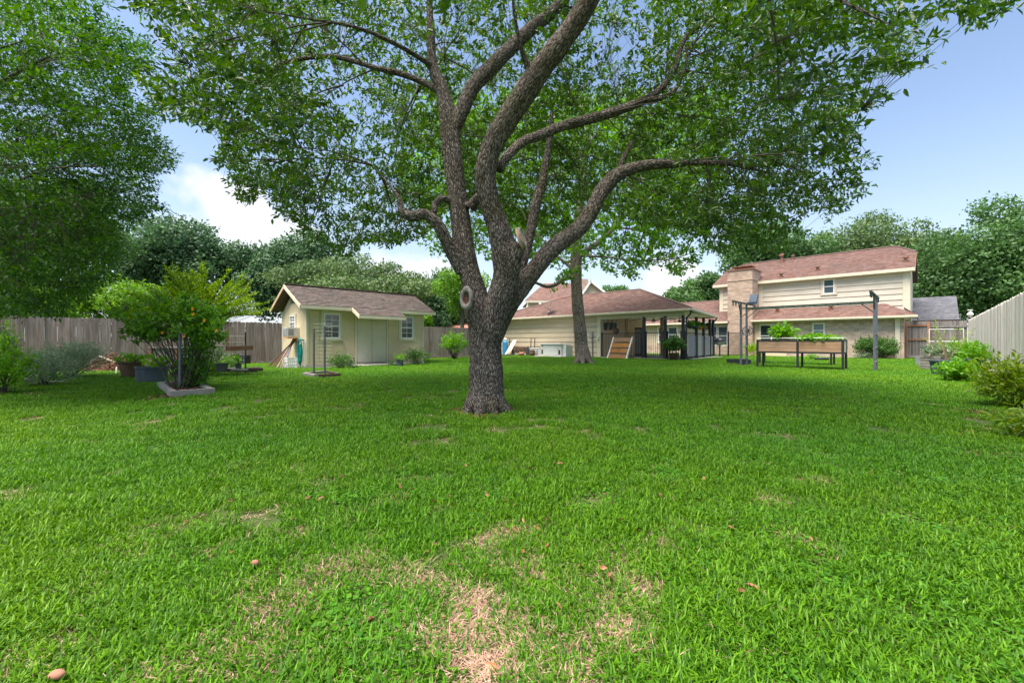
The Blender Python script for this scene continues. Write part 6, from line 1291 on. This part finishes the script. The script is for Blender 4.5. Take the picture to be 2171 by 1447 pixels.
    mb = MB(); R_ = .44; V = []; dirn = Vector((-.55, .62, .5)).normalized()
    prof = [(R_*k/6, .35*(R_*k/6)**2) for k in range(7)]; mb.lathe(prof, 24); mb.lathe([(r, zz+.012) for r, zz in prof[::-1]], 24)
    M = Matrix.Translation(Vector((22.75, v-.02, z+.6))) @ dirn.to_track_quat('Z', 'Y').to_matrix().to_4x4() @ Matrix.Diagonal((1, 1, 1, 1)); mb.v = [tuple(M @ Vector(p)) for p in mb.v]; t.part('reflector', mb, 'white_plastic', smooth=True)
    t.part('feed_arm', MB().tube([(22.75, v, z+.3), (22.55, v+.75, z+.78)], .022, 6), 'black_metal'); t.part('feed_horn', MB().box(22.48, 22.6, v+.7, v+.85, z+.74, z+.88), 'white_plastic')
by_garage()

def right_side():
    # climbing frame: two ladder ends with T bars, ladder across the top
    vL, vR, ua, ub = 5.55, 1.3, 19.2, 19.98
    t = T('monkey_bars', 'grey green steel monkey bar frame standing on the lawn', 'climbing frame', (19.6, 3.4, 0))
    for v, up_ in ((vL, 2.7), (vR, 2.7)):
        for u in (ua, ub): t.box('upright', u-.035, u+.035, v-.035, v+.035, 0, up_-.06, 'grey_metal')
        for z in (.33, .83, 1.33): t.part('rung', MB().bar((ua, v, z), (ub, v, z), .04), 'galv')
        c = 19.6-(.1 if v > 3 else .5); t.part('cross_arm', MB().bar((c-1.35, v, up_-.02), (c+1.7, v, up_-.02), .07, .06), 'green_metal')
        for u in (c-1.3, c-.95, c+1.65): t.part('hook', MB().tube([(u, v, up_-.05), (u, v, up_-.2)], .025, 6), 'black_metal')
        t.part('brace', MB().bar((ua-.3, v, up_-.06), (ua-.02, v, up_-.5), .035), 'green_metal')
    zb = 2.44
    for u in (ua, ub):
        t.part('side_rail', MB().bar((u, vR, zb), (u, vL, zb), .05), 'green_metal')
        t.part('brace', MB().bar((u, vL, zb-.4), (u, vL-.4, zb-.02), .03), 'brown_copper'); t.part('brace', MB().bar((u, vR, zb-.4), (u, vR+.4, zb-.02), .03), 'green_metal')
    for k in range(11): v = vR+.35+k*(vL-vR-.7)/10; t.part('bar', MB().tube([(ua, v, zb), (ub, v, zb)], .016, 6), 'green_metal')
    c = (20.6, vL, 2.72)
    t = T('folded_seat', 'blue grey folded swing seat perched on the left end of the monkey bars', 'swing seat', (20.2, vL, 2.72)); M = Matrix.Translation(Vector((20.45, vL-.05, 2.72)))
    t.part('seat', MB().bar((20.2, vL-.1, 2.72), (20.6, vL-.1, 2.75), .3, .1), 'bird_blue'); t.part('backrest', MB().bar((20.5, vL-.1, 2.76), (20.75, vL-.1, 3.12), .3, .12), 'bird_blue')
    # raised planters
    def planter(nm, lab, u0, u1, v0, v1, z0, z1, wm, mid=True):
        t = T(nm, lab, 'raised planter', (u0, v0, 0)); vm = (v0+v1)/2
        for v in ([v0, vm, v1] if mid else [v0, v1]):
            for u in (u0, u1): t.box('leg', u-.035, u+.035, v-.035, v+.035, 0, z1+.03, 'black_metal')
        for a, b in (((v0, vm), (vm, v1)) if mid else ((v0, v1),)):
            for u in (u0, u1):
                for k in range(3): zz = z0+.03+k*(z1-z0-.06)/3; t.box('side_board', u-.012, u+.012, a+.04, b-.04, zz+.003, zz+(z1-z0-.06)/3-.003, wm)
                t.box('top_rail', u-.025, u+.025, a+.036, b-.036, z1-.03, z1+.03, 'black_metal'); t.box('bottom_rail', u-.025, u+.025, a+.036, b-.036, z0-.03, z0+.03, 'black_metal')
        for v in (v0, v1):
            for k in range(3): zz = z0+.03+k*(z1-z0-.06)/3; t.box('end_board', u0+.04, u1-.04, v-.012, v+.012, zz+.003, zz+(z1-z0-.06)/3-.003, 'trim_cream' if v == v0 else wm)
            t.box('end_rail', u0+.036, u1-.036, v-.025, v+.025, z1-.03, z1+.03, 'black_metal'); t.box('end_rail', u0+.036, u1-.036, v-.025, v+.025, z0-.03, z0+.03, 'black_metal')
        t.box('soil', u0+.02, u1-.02, v0+.02, v1-.02, z0+.05, z1-.06, 'soil'); return t
    t = planter('raised_planter', 'long cedar raised planter on black legs under the monkey bars', 18.78, 19.6, 2.12, 4.82, .63, 1.09, 'cedar')
    tt = T('support_rail', 'thin white rail running above the cedar planter', 'rail', (18.8, 2.1, 1.1)); zz = 1.18
    for a, b in (((18.78, 2.12), (18.78, 4.82)), ((19.6, 2.12), (19.6, 4.82)), ((18.78, 2.12), (19.6, 2.12))): tt.part('tube', MB().tube([(*a, zz), (*b, zz)], .014, 6), 'white_plastic')
    for a in ((18.78, 2.12), (18.78, 3.47), (19.6, 2.12)): tt.part('riser', MB().tube([(*a, 1.12), (*a, zz)], .014, 6), 'white_plastic')
    t = planter('raised_planter', 'second raised planter on grey legs behind the cedar one', 22.2, 23.0, 2.9, 5.6, .7, 1.05, 'galv', mid=False)
    p = W(19.15, 4.05, 1.02); bush('fern', 'big bright fern like plant at the left end of the cedar planter', 'plant', p, (.30, .3, .55), 70, (.24, .08), 'bright_bush', 6, zmin=0, sprayr=.2, spread=.5)
    p = W(19.1, 4.05, 1.02); t = T('clay_pot', 'small terracotta pot among the fern leaves', 'pot', p, world=True); pot(t, p, .12, .2, 'terracotta')
    bush('lettuce_row', 'dense low row of bright lettuce along the right part of the planter', 'plant', W(19.3, 2.95, 1.02), (.74, .6, .22), 400, (.09, .06), 'bright_bush', 8, zmin=0, stems=3, up=.5)
    # black low tub
    a = G0(1541, 771); b = G0(1573, 773.5); t = T('planting_tub', 'low black trough on the grass left of the ladder', 'trough', (a.x, a.y, 0), world=True); d = (b-a); nrm = Vector((-d.y, d.x, 0)).normalized()*.45
    lo = [a, b, b+nrm, a+nrm]; t.part('sides', MB().bar(a+Vector((0, 0, .12)), b+Vector((0, 0, .12)), .03, .24).bar(a+nrm+Vector((0, 0, .12)), b+nrm+Vector((0, 0, .12)), .03, .24).bar(a+Vector((0, 0, .12)), a+nrm+Vector((0, 0, .12)), .031, .236).bar(b+Vector((0, 0, .12)), b+nrm+Vector((0, 0, .12)), .031, .236), 'dark_pot'); t.part('soil', MB().prism([(q.x, q.y) for q in lo], .01, .17), 'soil')
    # wagon wheel style decoration on chimney side
    v, z = onU(1585, 701, 32.2); t = T('wheel_ornament', 'round dark spoked wheel ornament in front of the chimney foot', 'ornament', (32.2, v, z)); R_ = .33
    t.part('rim', MB().tube([(32.2, v+R_*math.cos(a), z+R_*math.sin(a)) for a in [k*2*math.pi/24 for k in range(25)]], .025, 6, cap=False), 'black_metal')
    for k in range(12): a = k*math.pi/6; t.part('spoke', MB().bar((32.2, v, z), (32.2, v+R_*math.cos(a), z+R_*math.sin(a)), .02, .05), 'black_metal')
    t.part('pole', MB().tube([(32.23, v, 0), (32.23, v, z)], .02, 6), 'black_metal')
    # agave and shrubs at the brick wall
    b = at(1596, 750, 28.5); b.z = 0; bush('agave', 'spiky yellow green agave at the foot of the chimney', 'plant', b, (.42, .35, .6), 40, (.5, .06), 'lime_leaf', 4, spread=.3, up=.1, stems=1)
    for i, (px, w, lab) in enumerate(((1840, .68, 'round green shrub at the brick wall left of the grey post'), (1872, .72, 'round green shrub at the brick wall right of the grey post'))):
        v = onU(px, 750, 32.6)[0]; bush('shrub', lab, 'shrub', W(32.6, v), (w, .6, 1.25), 330, (.1, .055), 'shrub_leaf', 9, 'shrubs at the brick wall', sprayr=.2, zmin=.15)
    v = onU(1828, 757, 32.2)[0]; bush('low_plant', 'low pale plant at the foot of the left brick wall shrub', 'plant', W(32.1, v), (.5, .3, .35), 70, (.1, .03), 'sage_leaf', 8)
    # right bed: pots, bushes, trellis, lantern
    p = G0(2004, 796); t = T('plant_pot', 'large navy pot at the front of the right hand bed', 'pot', p, world=True); pot(t, p, .36, .48, 'blue_tub', rim=.03)
    p = G0(2026, 789); t = T('plant_pot', 'second navy pot partly behind the bright bushes', 'pot', p+Vector((.35, .25, 0)), world=True); pot(t, p+Vector((.35, .25, 0)), .3, .47, 'blue_tub', rim=.03)
    p = at(1990, 770, 15.2); p.z = 0; t = T('slatted_planter', 'grey slatted planter behind the navy pot', 'planter', p, world=True)
    for k in range(5): t.part('slat', MB().box(p.x-.42, p.x+.42, p.y-.3, p.y-.27, .05+k*.1, .13+k*.1), 'old_timber'); t.part('slat', MB().box(p.x-.42, p.x-.39, p.y-.269, p.y+.3, .05+k*.1, .13+k*.1), 'old_timber')
    t.part('soil', MB().box(p.x-.38, p.x+.4, p.y-.26, p.y+.3, .05, .48), 'soil')
    bush('trailing_plant', 'silvery leaves and a white bloom hanging over the slatted planter', 'plant', p+Vector((-.1, -.1, .48)), (.42, .35, .4), 90, (.12, .04), 'sage_leaf', 7, zmin=0)
    p = at(1984, 762, 18); p.z = 0; t = T('plant_pot', 'pale stone block at the far end of the right bed', 'planter', p, world=True); t.part('block', MB().box(p.x-.5, p.x-.2, p.y, p.y+.4, 0, .4), 'grey_plastic')
    b = G0(2008, 792)+Vector((0, 0, .42)); t = T('rose_bush', 'tall bare stemmed rose with a few leaves growing from the navy pot', 'plant', b, world=True); o = t.o; segs = []; C_ = []; O_ = []
    for i in range(11):
        a = random.random()*6.28; e = b+Vector((math.cos(a)*random.uniform(.1, .75), math.sin(a)*.4, random.uniform(.7, 1.32))); segs.append((b, e, .008, .004, .05))
        for k in range(4): C_.append(tuple(b.lerp(e, .55+.15*k))); O_.append((0, 0, 1.0))
    link('stems', twigs_mesh('stems', segs, 'cedar'), t.e, -o, kind='stuff'); link('foliage', sprays(np.array(C_), np.array(O_), 4, .1, (.07, .04), spread=.8, m='lime_leaf', fine=False), t.e, -o, kind='stuff')
    bush('bright_bush', 'large lime green bush against the pale fence', 'bush', G0(2052, 786)+Vector((.15, .25, 0)), (.7, .6, .98), 460, (.085, .045), 'bright_bush', 10, sprayr=.2)
    bush('bright_bush', 'lower bright green bush spilling in front of the navy pots', 'bush', G0(2052, 812)+Vector((.1, .3, 0)), (.40, .35, .5), 260, (.07, .04), 'bright_bush', 10, sprayr=.17)
    bush('red_tipped_bush', 'loose bush with reddish new leaves at the right edge', 'bush', G0(2192, 872)+Vector((.15, .3, 0)), (.50, .45, .7), 260, (.095, .03), 'red_tip', 9, sprayr=.2, up=.6, spread=.45, fine=True)
    bush('red_tipped_bush', 'low yellow red tuft at the right edge nearer than the loose bush', 'bush', G0(2190, 935)+Vector((.1, .1, 0)), (.25, .25, .3), 50, (.1, .03), 'red_tip', 8, fine=True)
    chips('mulch', '', None, G0(2030, 806), .95, 520, size=.03, ell=.25); chips('mulch', '', None, G0(2110, 874), .75, 500, size=.028, ell=.45); chips('mulch', '', None, G0(2160, 968), .5, 420, size=.022, ell=.45); chips('mulch', '', None, G0(2090, 800), .7, 260, size=.03, ell=.6)
    p = G0(2105, 792); o = link('edging_stone', MB().bar(p+Vector((-.25, .3, .06)), p+Vector((.6, -.3, .06)), .3, .12).mesh('edging_stone', 'concrete')); tag(o, 'pale concrete edging slab at the foot of the pale fence', 'slab')
    p0 = W(33.6, onU(1970, 700, 33.6)[0]); p1 = W(33.6, onU(2043, 700, 33.6)[0]); zt = onU(2000, 697.5, 33.6)[1]; zm = onU(2000, 723.5, 33.6)[1]
    t = T('white_trellis_frame', 'thin white rectangular frame in front of the grey fence section', 'trellis frame', p0, world=True)
    for a, b in ((p0, p1),):
        for z in (.5, zm, zt): t.part('cross_bar', MB().tube([a+Vector((0, 0, z)), b+Vector((0, 0, z))], .02, 6), 'white_plastic')
        for q in (a, b): t.part('side_bar', MB().tube([q, q+Vector((0, 0, zt))], .02, 6), 'white_plastic')
    # lantern ornament on the fence
    u = 30.6; p = W(u, -1.5, 2.2); r = (2057-CX)/FPX; Y = 24.0; p = at(2057, 684, Y); 
    t = T('bird_house', 'white bird house ornament on a post at the top of the pale fence', 'bird house', p, world=True); z0 = at(2057, 672, Y).z
    t.part('post', MB().tube([(p.x+.05, p.y, 1.2), (p.x+.05, p.y, z0)], .05, 8), 'old_timber')
    t.part('house', MB().box(p.x-.07, p.x+.07, p.y-.07, p.y+.07, z0, z0+.14), 'trim_cream'); t.part('roof', MB().lathe([(.15, z0+.14), (.10, z0+.25), (.04, z0+.34)], 12, (p.x, p.y, 0)), 'white_plastic'); t.part('finial', MB().box(p.x-.13, p.x+.13, p.y-.03, p.y+.03, z0+.38, z0+.44), 'white_plastic')
    # dark hose and bucket on grass under second planter
    p = at(1742, 762, 22.5); p.z = 0; t = T('garden_hose', 'dark coiled hose lying beyond the raised planters', 'hose', p, world=True)
    mb = MB()
    for k in range(4): mb.tube([(p.x+(.28+.03*k)*math.cos(a), p.y+(.2+.02*k)*math.sin(a), .03+.04*k) for a in [i*2*math.pi/20 for i in range(21)]], .02, 5, cap=False)
    t.part('coil', mb, 'dark_pot', smooth=True)
    p = at(1724, 760, 23.5); p.z = 0; bush('low_plant', 'small green tuft beyond the raised planters', 'plant', p, (.35, .25, .25), 40, (.1, .04), 'bright_bush', 8)
right_side()

# ---------------------------------------------------------------- grass
def blades_mesh(name, m, n, size, h, w, flat=.35, top=1.35, curl=.5, seed=1, clover=False):
    r = np.random.default_rng(seed); mb_v = []; mb_f = []; tint = []; k = 0
    for i in range(n):
        x, y = r.uniform(-size/2, size/2, 2); a = r.uniform(0, 2*math.pi)
        if clover:
            zc = r.uniform(.012, .035); rad = r.uniform(.008, .014)*h; tz = r.uniform(-.35, .35, 2); pts = []
            for q in range(7): b = q*2*math.pi/7; pts.append((x+rad*math.cos(b), y+rad*math.sin(b), zc+rad*(math.cos(b)*tz[0]+math.sin(b)*tz[1])))
            mb_v += pts; mb_f.append(tuple(range(k, k+7))); k += 7; tint.append(r.random()); continue
        L_ = h*r.uniform(.5, 1.25); ww = w*r.uniform(.7, 1.2)/2; el = r.uniform(flat, top); d = np.array([math.cos(a), math.sin(a)]); s = np.array([-d[1], d[0]])
        p0 = np.array([x, y]); z1 = L_*.55*math.sin(el); p1 = p0+d*L_*.55*math.cos(el); el2 = el-curl*r.random(); p2 = p1+d*L_*.45*math.cos(el2); z2 = z1+L_*.45*math.sin(el2)
        for p, z, wv in ((p0, -.003, ww*.8), (p1, z1, ww), (p2, z2, ww*.25)): mb_v.append((*(p+s*wv), z)); mb_v.append((*(p-s*wv), z))
        mb_f += [(k, k+1, k+3, k+2), (k+2, k+3, k+5, k+4)]; tint += [r.random()]*2; k += 6
        tint[-2] = tint[-1] = r.random()
    me = bpy.data.meshes.new(name); me.from_pydata(mb_v, [], mb_f); me.materials.append(MATS[m]); at_ = me.attributes.new('tint', 'FLOAT', 'FACE'); at_.data.foreach_set('value', np.array(tint, dtype=np.float32)); me.update(); return me
def scatter(name, pts, scl, meshes, label=None):
    """one stuff object: its points carry tufts through geometry nodes"""
    me = bpy.data.meshes.new(name); me.vertices.add(len(pts)); me.vertices.foreach_set('co', pts.astype(np.float32).reshape(-1))
    a = me.attributes.new('size', 'FLOAT', 'POINT'); a.data.foreach_set('value', scl.astype(np.float32)); me.update()
    o = link(name, me, kind='stuff')
    cl = bpy.data.collections.new(name+'_tufts')
    for q in meshes: cl.objects.link(bpy.data.objects.new(q.name, q))
    ng = bpy.data.node_groups.new(name, 'GeometryNodeTree'); ng.interface.new_socket('Geometry', in_out='INPUT', socket_type='NodeSocketGeometry'); ng.interface.new_socket('Geometry', in_out='OUTPUT', socket_type='NodeSocketGeometry')
    N = ng.nodes; L = ng.links; gi = N.new('NodeGroupInput'); go = N.new('NodeGroupOutput'); ip = N.new('GeometryNodeInstanceOnPoints'); ci = N.new('GeometryNodeCollectionInfo'); ci.inputs['Collection'].default_value = cl; ci.inputs['Separate Children'].default_value = True; ci.inputs['Reset Children'].default_value = True
    rv = N.new('FunctionNodeRandomValue'); rv.data_type = 'FLOAT_VECTOR'; rv.inputs['Min'].default_value = (0, 0, 0); rv.inputs['Max'].default_value = (0, 0, 6.283)
    ri = N.new('FunctionNodeRandomValue'); ri.data_type = 'INT'; ri.inputs['Min'].default_value = 0; ri.inputs['Max'].default_value = len(meshes)-1; ri.inputs['Seed'].default_value = 3
    for s_ in ri.inputs:
        if s_.type == 'INT' and s_.name == 'Max': s_.default_value = len(meshes)-1
        if s_.type == 'INT' and s_.name == 'Min': s_.default_value = 0
    na = N.new('GeometryNodeInputNamedAttribute'); na.data_type = 'FLOAT'; na.inputs['Name'].default_value = 'size'
    ip.inputs['Pick Instance'].default_value = True
    iv = [s_ for s_ in ri.outputs if s_.enabled][0]; rvv = [s_ for s_ in rv.outputs if s_.enabled][0]
    L.new(gi.outputs[0], ip.inputs['Points']); L.new(ci.outputs[0], ip.inputs['Instance']); L.new(iv, ip.inputs['Instance Index']); L.new(rvv, ip.inputs['Rotation'])
    nao = [s_ for s_ in na.outputs if s_.enabled and s_.name == 'Attribute'][0]; L.new(nao, ip.inputs['Scale']); L.new(ip.outputs[0], go.inputs[0])
    md = o.modifiers.new('scatter', 'NODES'); md.node_group = ng; return o
DRY = [(1055, 1145, 55), (1040, 1180, 35), (745, 1200, 42), (835, 1215, 30), (700, 1195, 20), (1275, 1190, 50), (1330, 1180, 30), (590, 1280, 50), (625, 1265, 30), (1290, 1300, 70), (1230, 1275, 35), (1320, 1330, 40), (950, 1330, 45), (400, 1400, 60), (860, 1395, 50), (1230, 1430, 60), (1665, 1128, 28), (655, 1130, 22), (1725, 1018, 26), (1140, 1350, 40), (990, 1375, 45), (720, 1345, 40), (900, 1255, 35), (1190, 1240, 30), (1705, 1165, 25), (80, 935, 34), (1350, 1240, 30), (1100, 1425, 45), (560, 1385, 35), (1010, 1270, 35), (1120, 1195, 30), (1090, 1300, 45), (1230, 1340, 40), (1480, 1230, 22), (1400, 1160, 20), (830, 1330, 35), (1560, 1260, 18), (300, 1440, 35), (650, 1425, 35), (500, 1260, 18), (1640, 1070, 20), (980, 866, 14)]
def dry_field(P):
    f = np.zeros(len(P))
    for px, py, r in DRY:
        g = gnd(px, py); rr = r*g.y/FPX*.88; d = np.hypot(P[:, 0]-g.x, P[:, 1]-g.y)/rr; f = np.maximum(f, 1-d)
    nz = fbm(P, 6.5, 3)*.8+fbm(P, 17, 9)*.6; near = np.clip((3.0-P[:, 1])/2.2, 0, 1)*np.clip(1.1-np.abs(P[:, 0]-.0)/1.9, 0, 1)*.6
    return np.clip(f*1.1, 0, 1)+nz*(f > -0.4)*.8+near*.04-.18+fbm(P, 2.2, 40)*near*.8
def grass():
    blades = [blades_mesh('grass_tuft', 'grass', 200, .30, .060, .0075, seed=s, flat=.45, curl=.9) for s in range(5)]
    straw = [blades_mesh('straw_tuft', 'straw', 60, .20,   .05, .0028, flat=-.02, top=.55, curl=.3, seed=20+s) for s in range(3)]
    clov = [blades_mesh('clover_tuft', 'clover', 26, .26, 1.1, 0, seed=30+s, clover=True) for s in range(3)]
    P = []; S = []
    def region(y0, y1, dens, sc_, k=1.32):
        n = int(k*(y1**2-y0**2)*dens); y = np.sqrt(rng.random(n)*(y1**2-y0**2)+y0**2); x = rng.uniform(-1, 1, n)*y*k
        P.append(np.stack([x, y, np.zeros(n)], 1)); S.append(sc_*rng.uniform(.8, 1.2, n))
    region(.9, 2.2, 105, .8); region(2.2, 4.5, 66, .85); region(4.5, 9, 40, .95); region(9, 18, 28, 1.1); region(18, 40, 14, 1.35, 1.3)
    P = np.concatenate(P); S = np.concatenate(S); u = (P[:, 0]+P[:, 1])/S2; v = (P[:, 1]-P[:, 0])/S2
    ok = (v > -1.55) & (v < 23) & ~((u > 5.6) & (u < 11.4) & (v > 16.9) & (v < 20.5)) & ~((u > 22.7) & (u < 29.3) & (v > 9.4)) & ~((u > 33.2) & (v > .9)) & (u < 36) & ~((u > .9) & (u < 1.7) & (v > 9.9) & (v < 12.6)) & ~((u > 8.1) & (u < 11.05) & (v > 16.3) & (v < 17.4))
    ok &= np.hypot(P[:, 0]+.39, P[:, 1]-6.24) > .36
    m_ = G0(214, 787); ok &= np.hypot(P[:, 0]-m_.x, (P[:, 1]-m_.y-.35)/.8) > .82
    P, S = P[ok], S[ok]; near = P[:, 1] < 9.5; f = np.zeros(len(P)); f[near] = dry_field(P[near]); keep = rng.random(len(P)) > np.clip((f-.10)*2.3, 0, .78)
    S = S*np.where(f > .05, .85, 1)*(1+.25*np.clip(fbm(P, .9, 7), -.5, .5)); Pg = P[keep]; Sg = S[keep]
    scatter('grass', Pg, Sg, blades); print('grass', len(Pg))
    # straw under thin places
    n = 9000; y = np.sqrt(rng.random(n)*(9**2-1)+1); x = rng.uniform(-1, 1, n)*y*1.3; Q = np.stack([x, y, np.full(n, .002)], 1); f = dry_field(Q); pr = np.where(f > .06, .9, .08)*np.where(Q[:, 1] > 5, .55, 1); Q = Q[rng.random(n) < pr]; 
    extra = []
    for px, py, r in DRY:
        g = gnd(px, py); rr = r*g.y/FPX*1.1
        for _ in range(int(10+rr*45)): a = random.random()*6.28; q = random.random()**.5*rr; extra.append((g.x+q*math.cos(a), g.y+q*math.sin(a), .003))
    Q = np.concatenate([Q, np.array(extra)]); scatter('dry_grass', Q, rng.uniform(.7, 1.2, len(Q)), straw)
    n = 5200; y = np.sqrt(rng.random(n)*(4.6**2-1)+1); x = rng.uniform(-.9, 1.25, n)*y; Q = np.stack([x, y, np.full(n, .004)], 1); f = fbm(Q, 1.6, 60)+.45*np.clip((Q[:, 0]-.1)/2, -.6, 1)-.05; Q = Q[(rng.random(n) < np.clip((f-.0)*1.6, 0, .42))]; scatter('clover', Q, rng.uniform(.5, .8, len(Q)), clov); print('clover', len(Q))
    # dead leaves on the lawn
    n = 190; y = np.sqrt(rng.random(n)*(13**2-1.2)+1.2); x = rng.uniform(-1.1, 1.1, n)*y; y2 = rng.uniform(1.3, 3.6, 110); x2 = rng.normal(.1, .75, 110)
    Pn = np.stack([np.concatenate([x, x2]), np.concatenate([y, y2]), rng.uniform(.008, .04, n+110)], 1); D = rnd_dirs(n+110); D[:, 2] *= .5; NR = rnd_dirs(n+110)*.9+np.array([0, 0, 1]); L_ = rng.uniform(.018, .06, n+110)
    me = leaf_mesh('fallen_leaves', Pn, D, NR, L_, L_*.4, 'dead_leaf', rng.random(n+110), True, fold=.5); link('fallen_leaves', me, kind='stuff')
    a = rng.random(260)*6.28; r = .42+.3*rng.random(260)**2; Pn = np.stack([-.39+r*np.cos(a), 6.24+r*np.sin(a), np.full(260, .02)], 1); D = rnd_dirs(260); D[:, 2] *= .2; me = leaf_mesh('fallen_leaves', Pn, D, rnd_dirs(260)*.5+np.array([0, 0, 1]), np.full(260, .05), np.full(260, .025), 'dead_leaf', rng.random(260), True, fold=.5); link('fallen_leaves', me, kind='stuff')
    for i, (px, py, l) in enumerate(((121, 1432, .05), (541, 1194, .035))):
        g = gnd(px, py, .03); o = link('seed_pod', MB().blob((g.x, g.y, .035), (l*.5, l*.3, .014), 2, .15).mesh('seed_pod', 'terracotta', True)); tag(o, ('orange brown pod lying in the grass at the bottom left corner', 'small pinkish pod lying in the grass left of the dry patches')[i], 'seed pod')
grass()
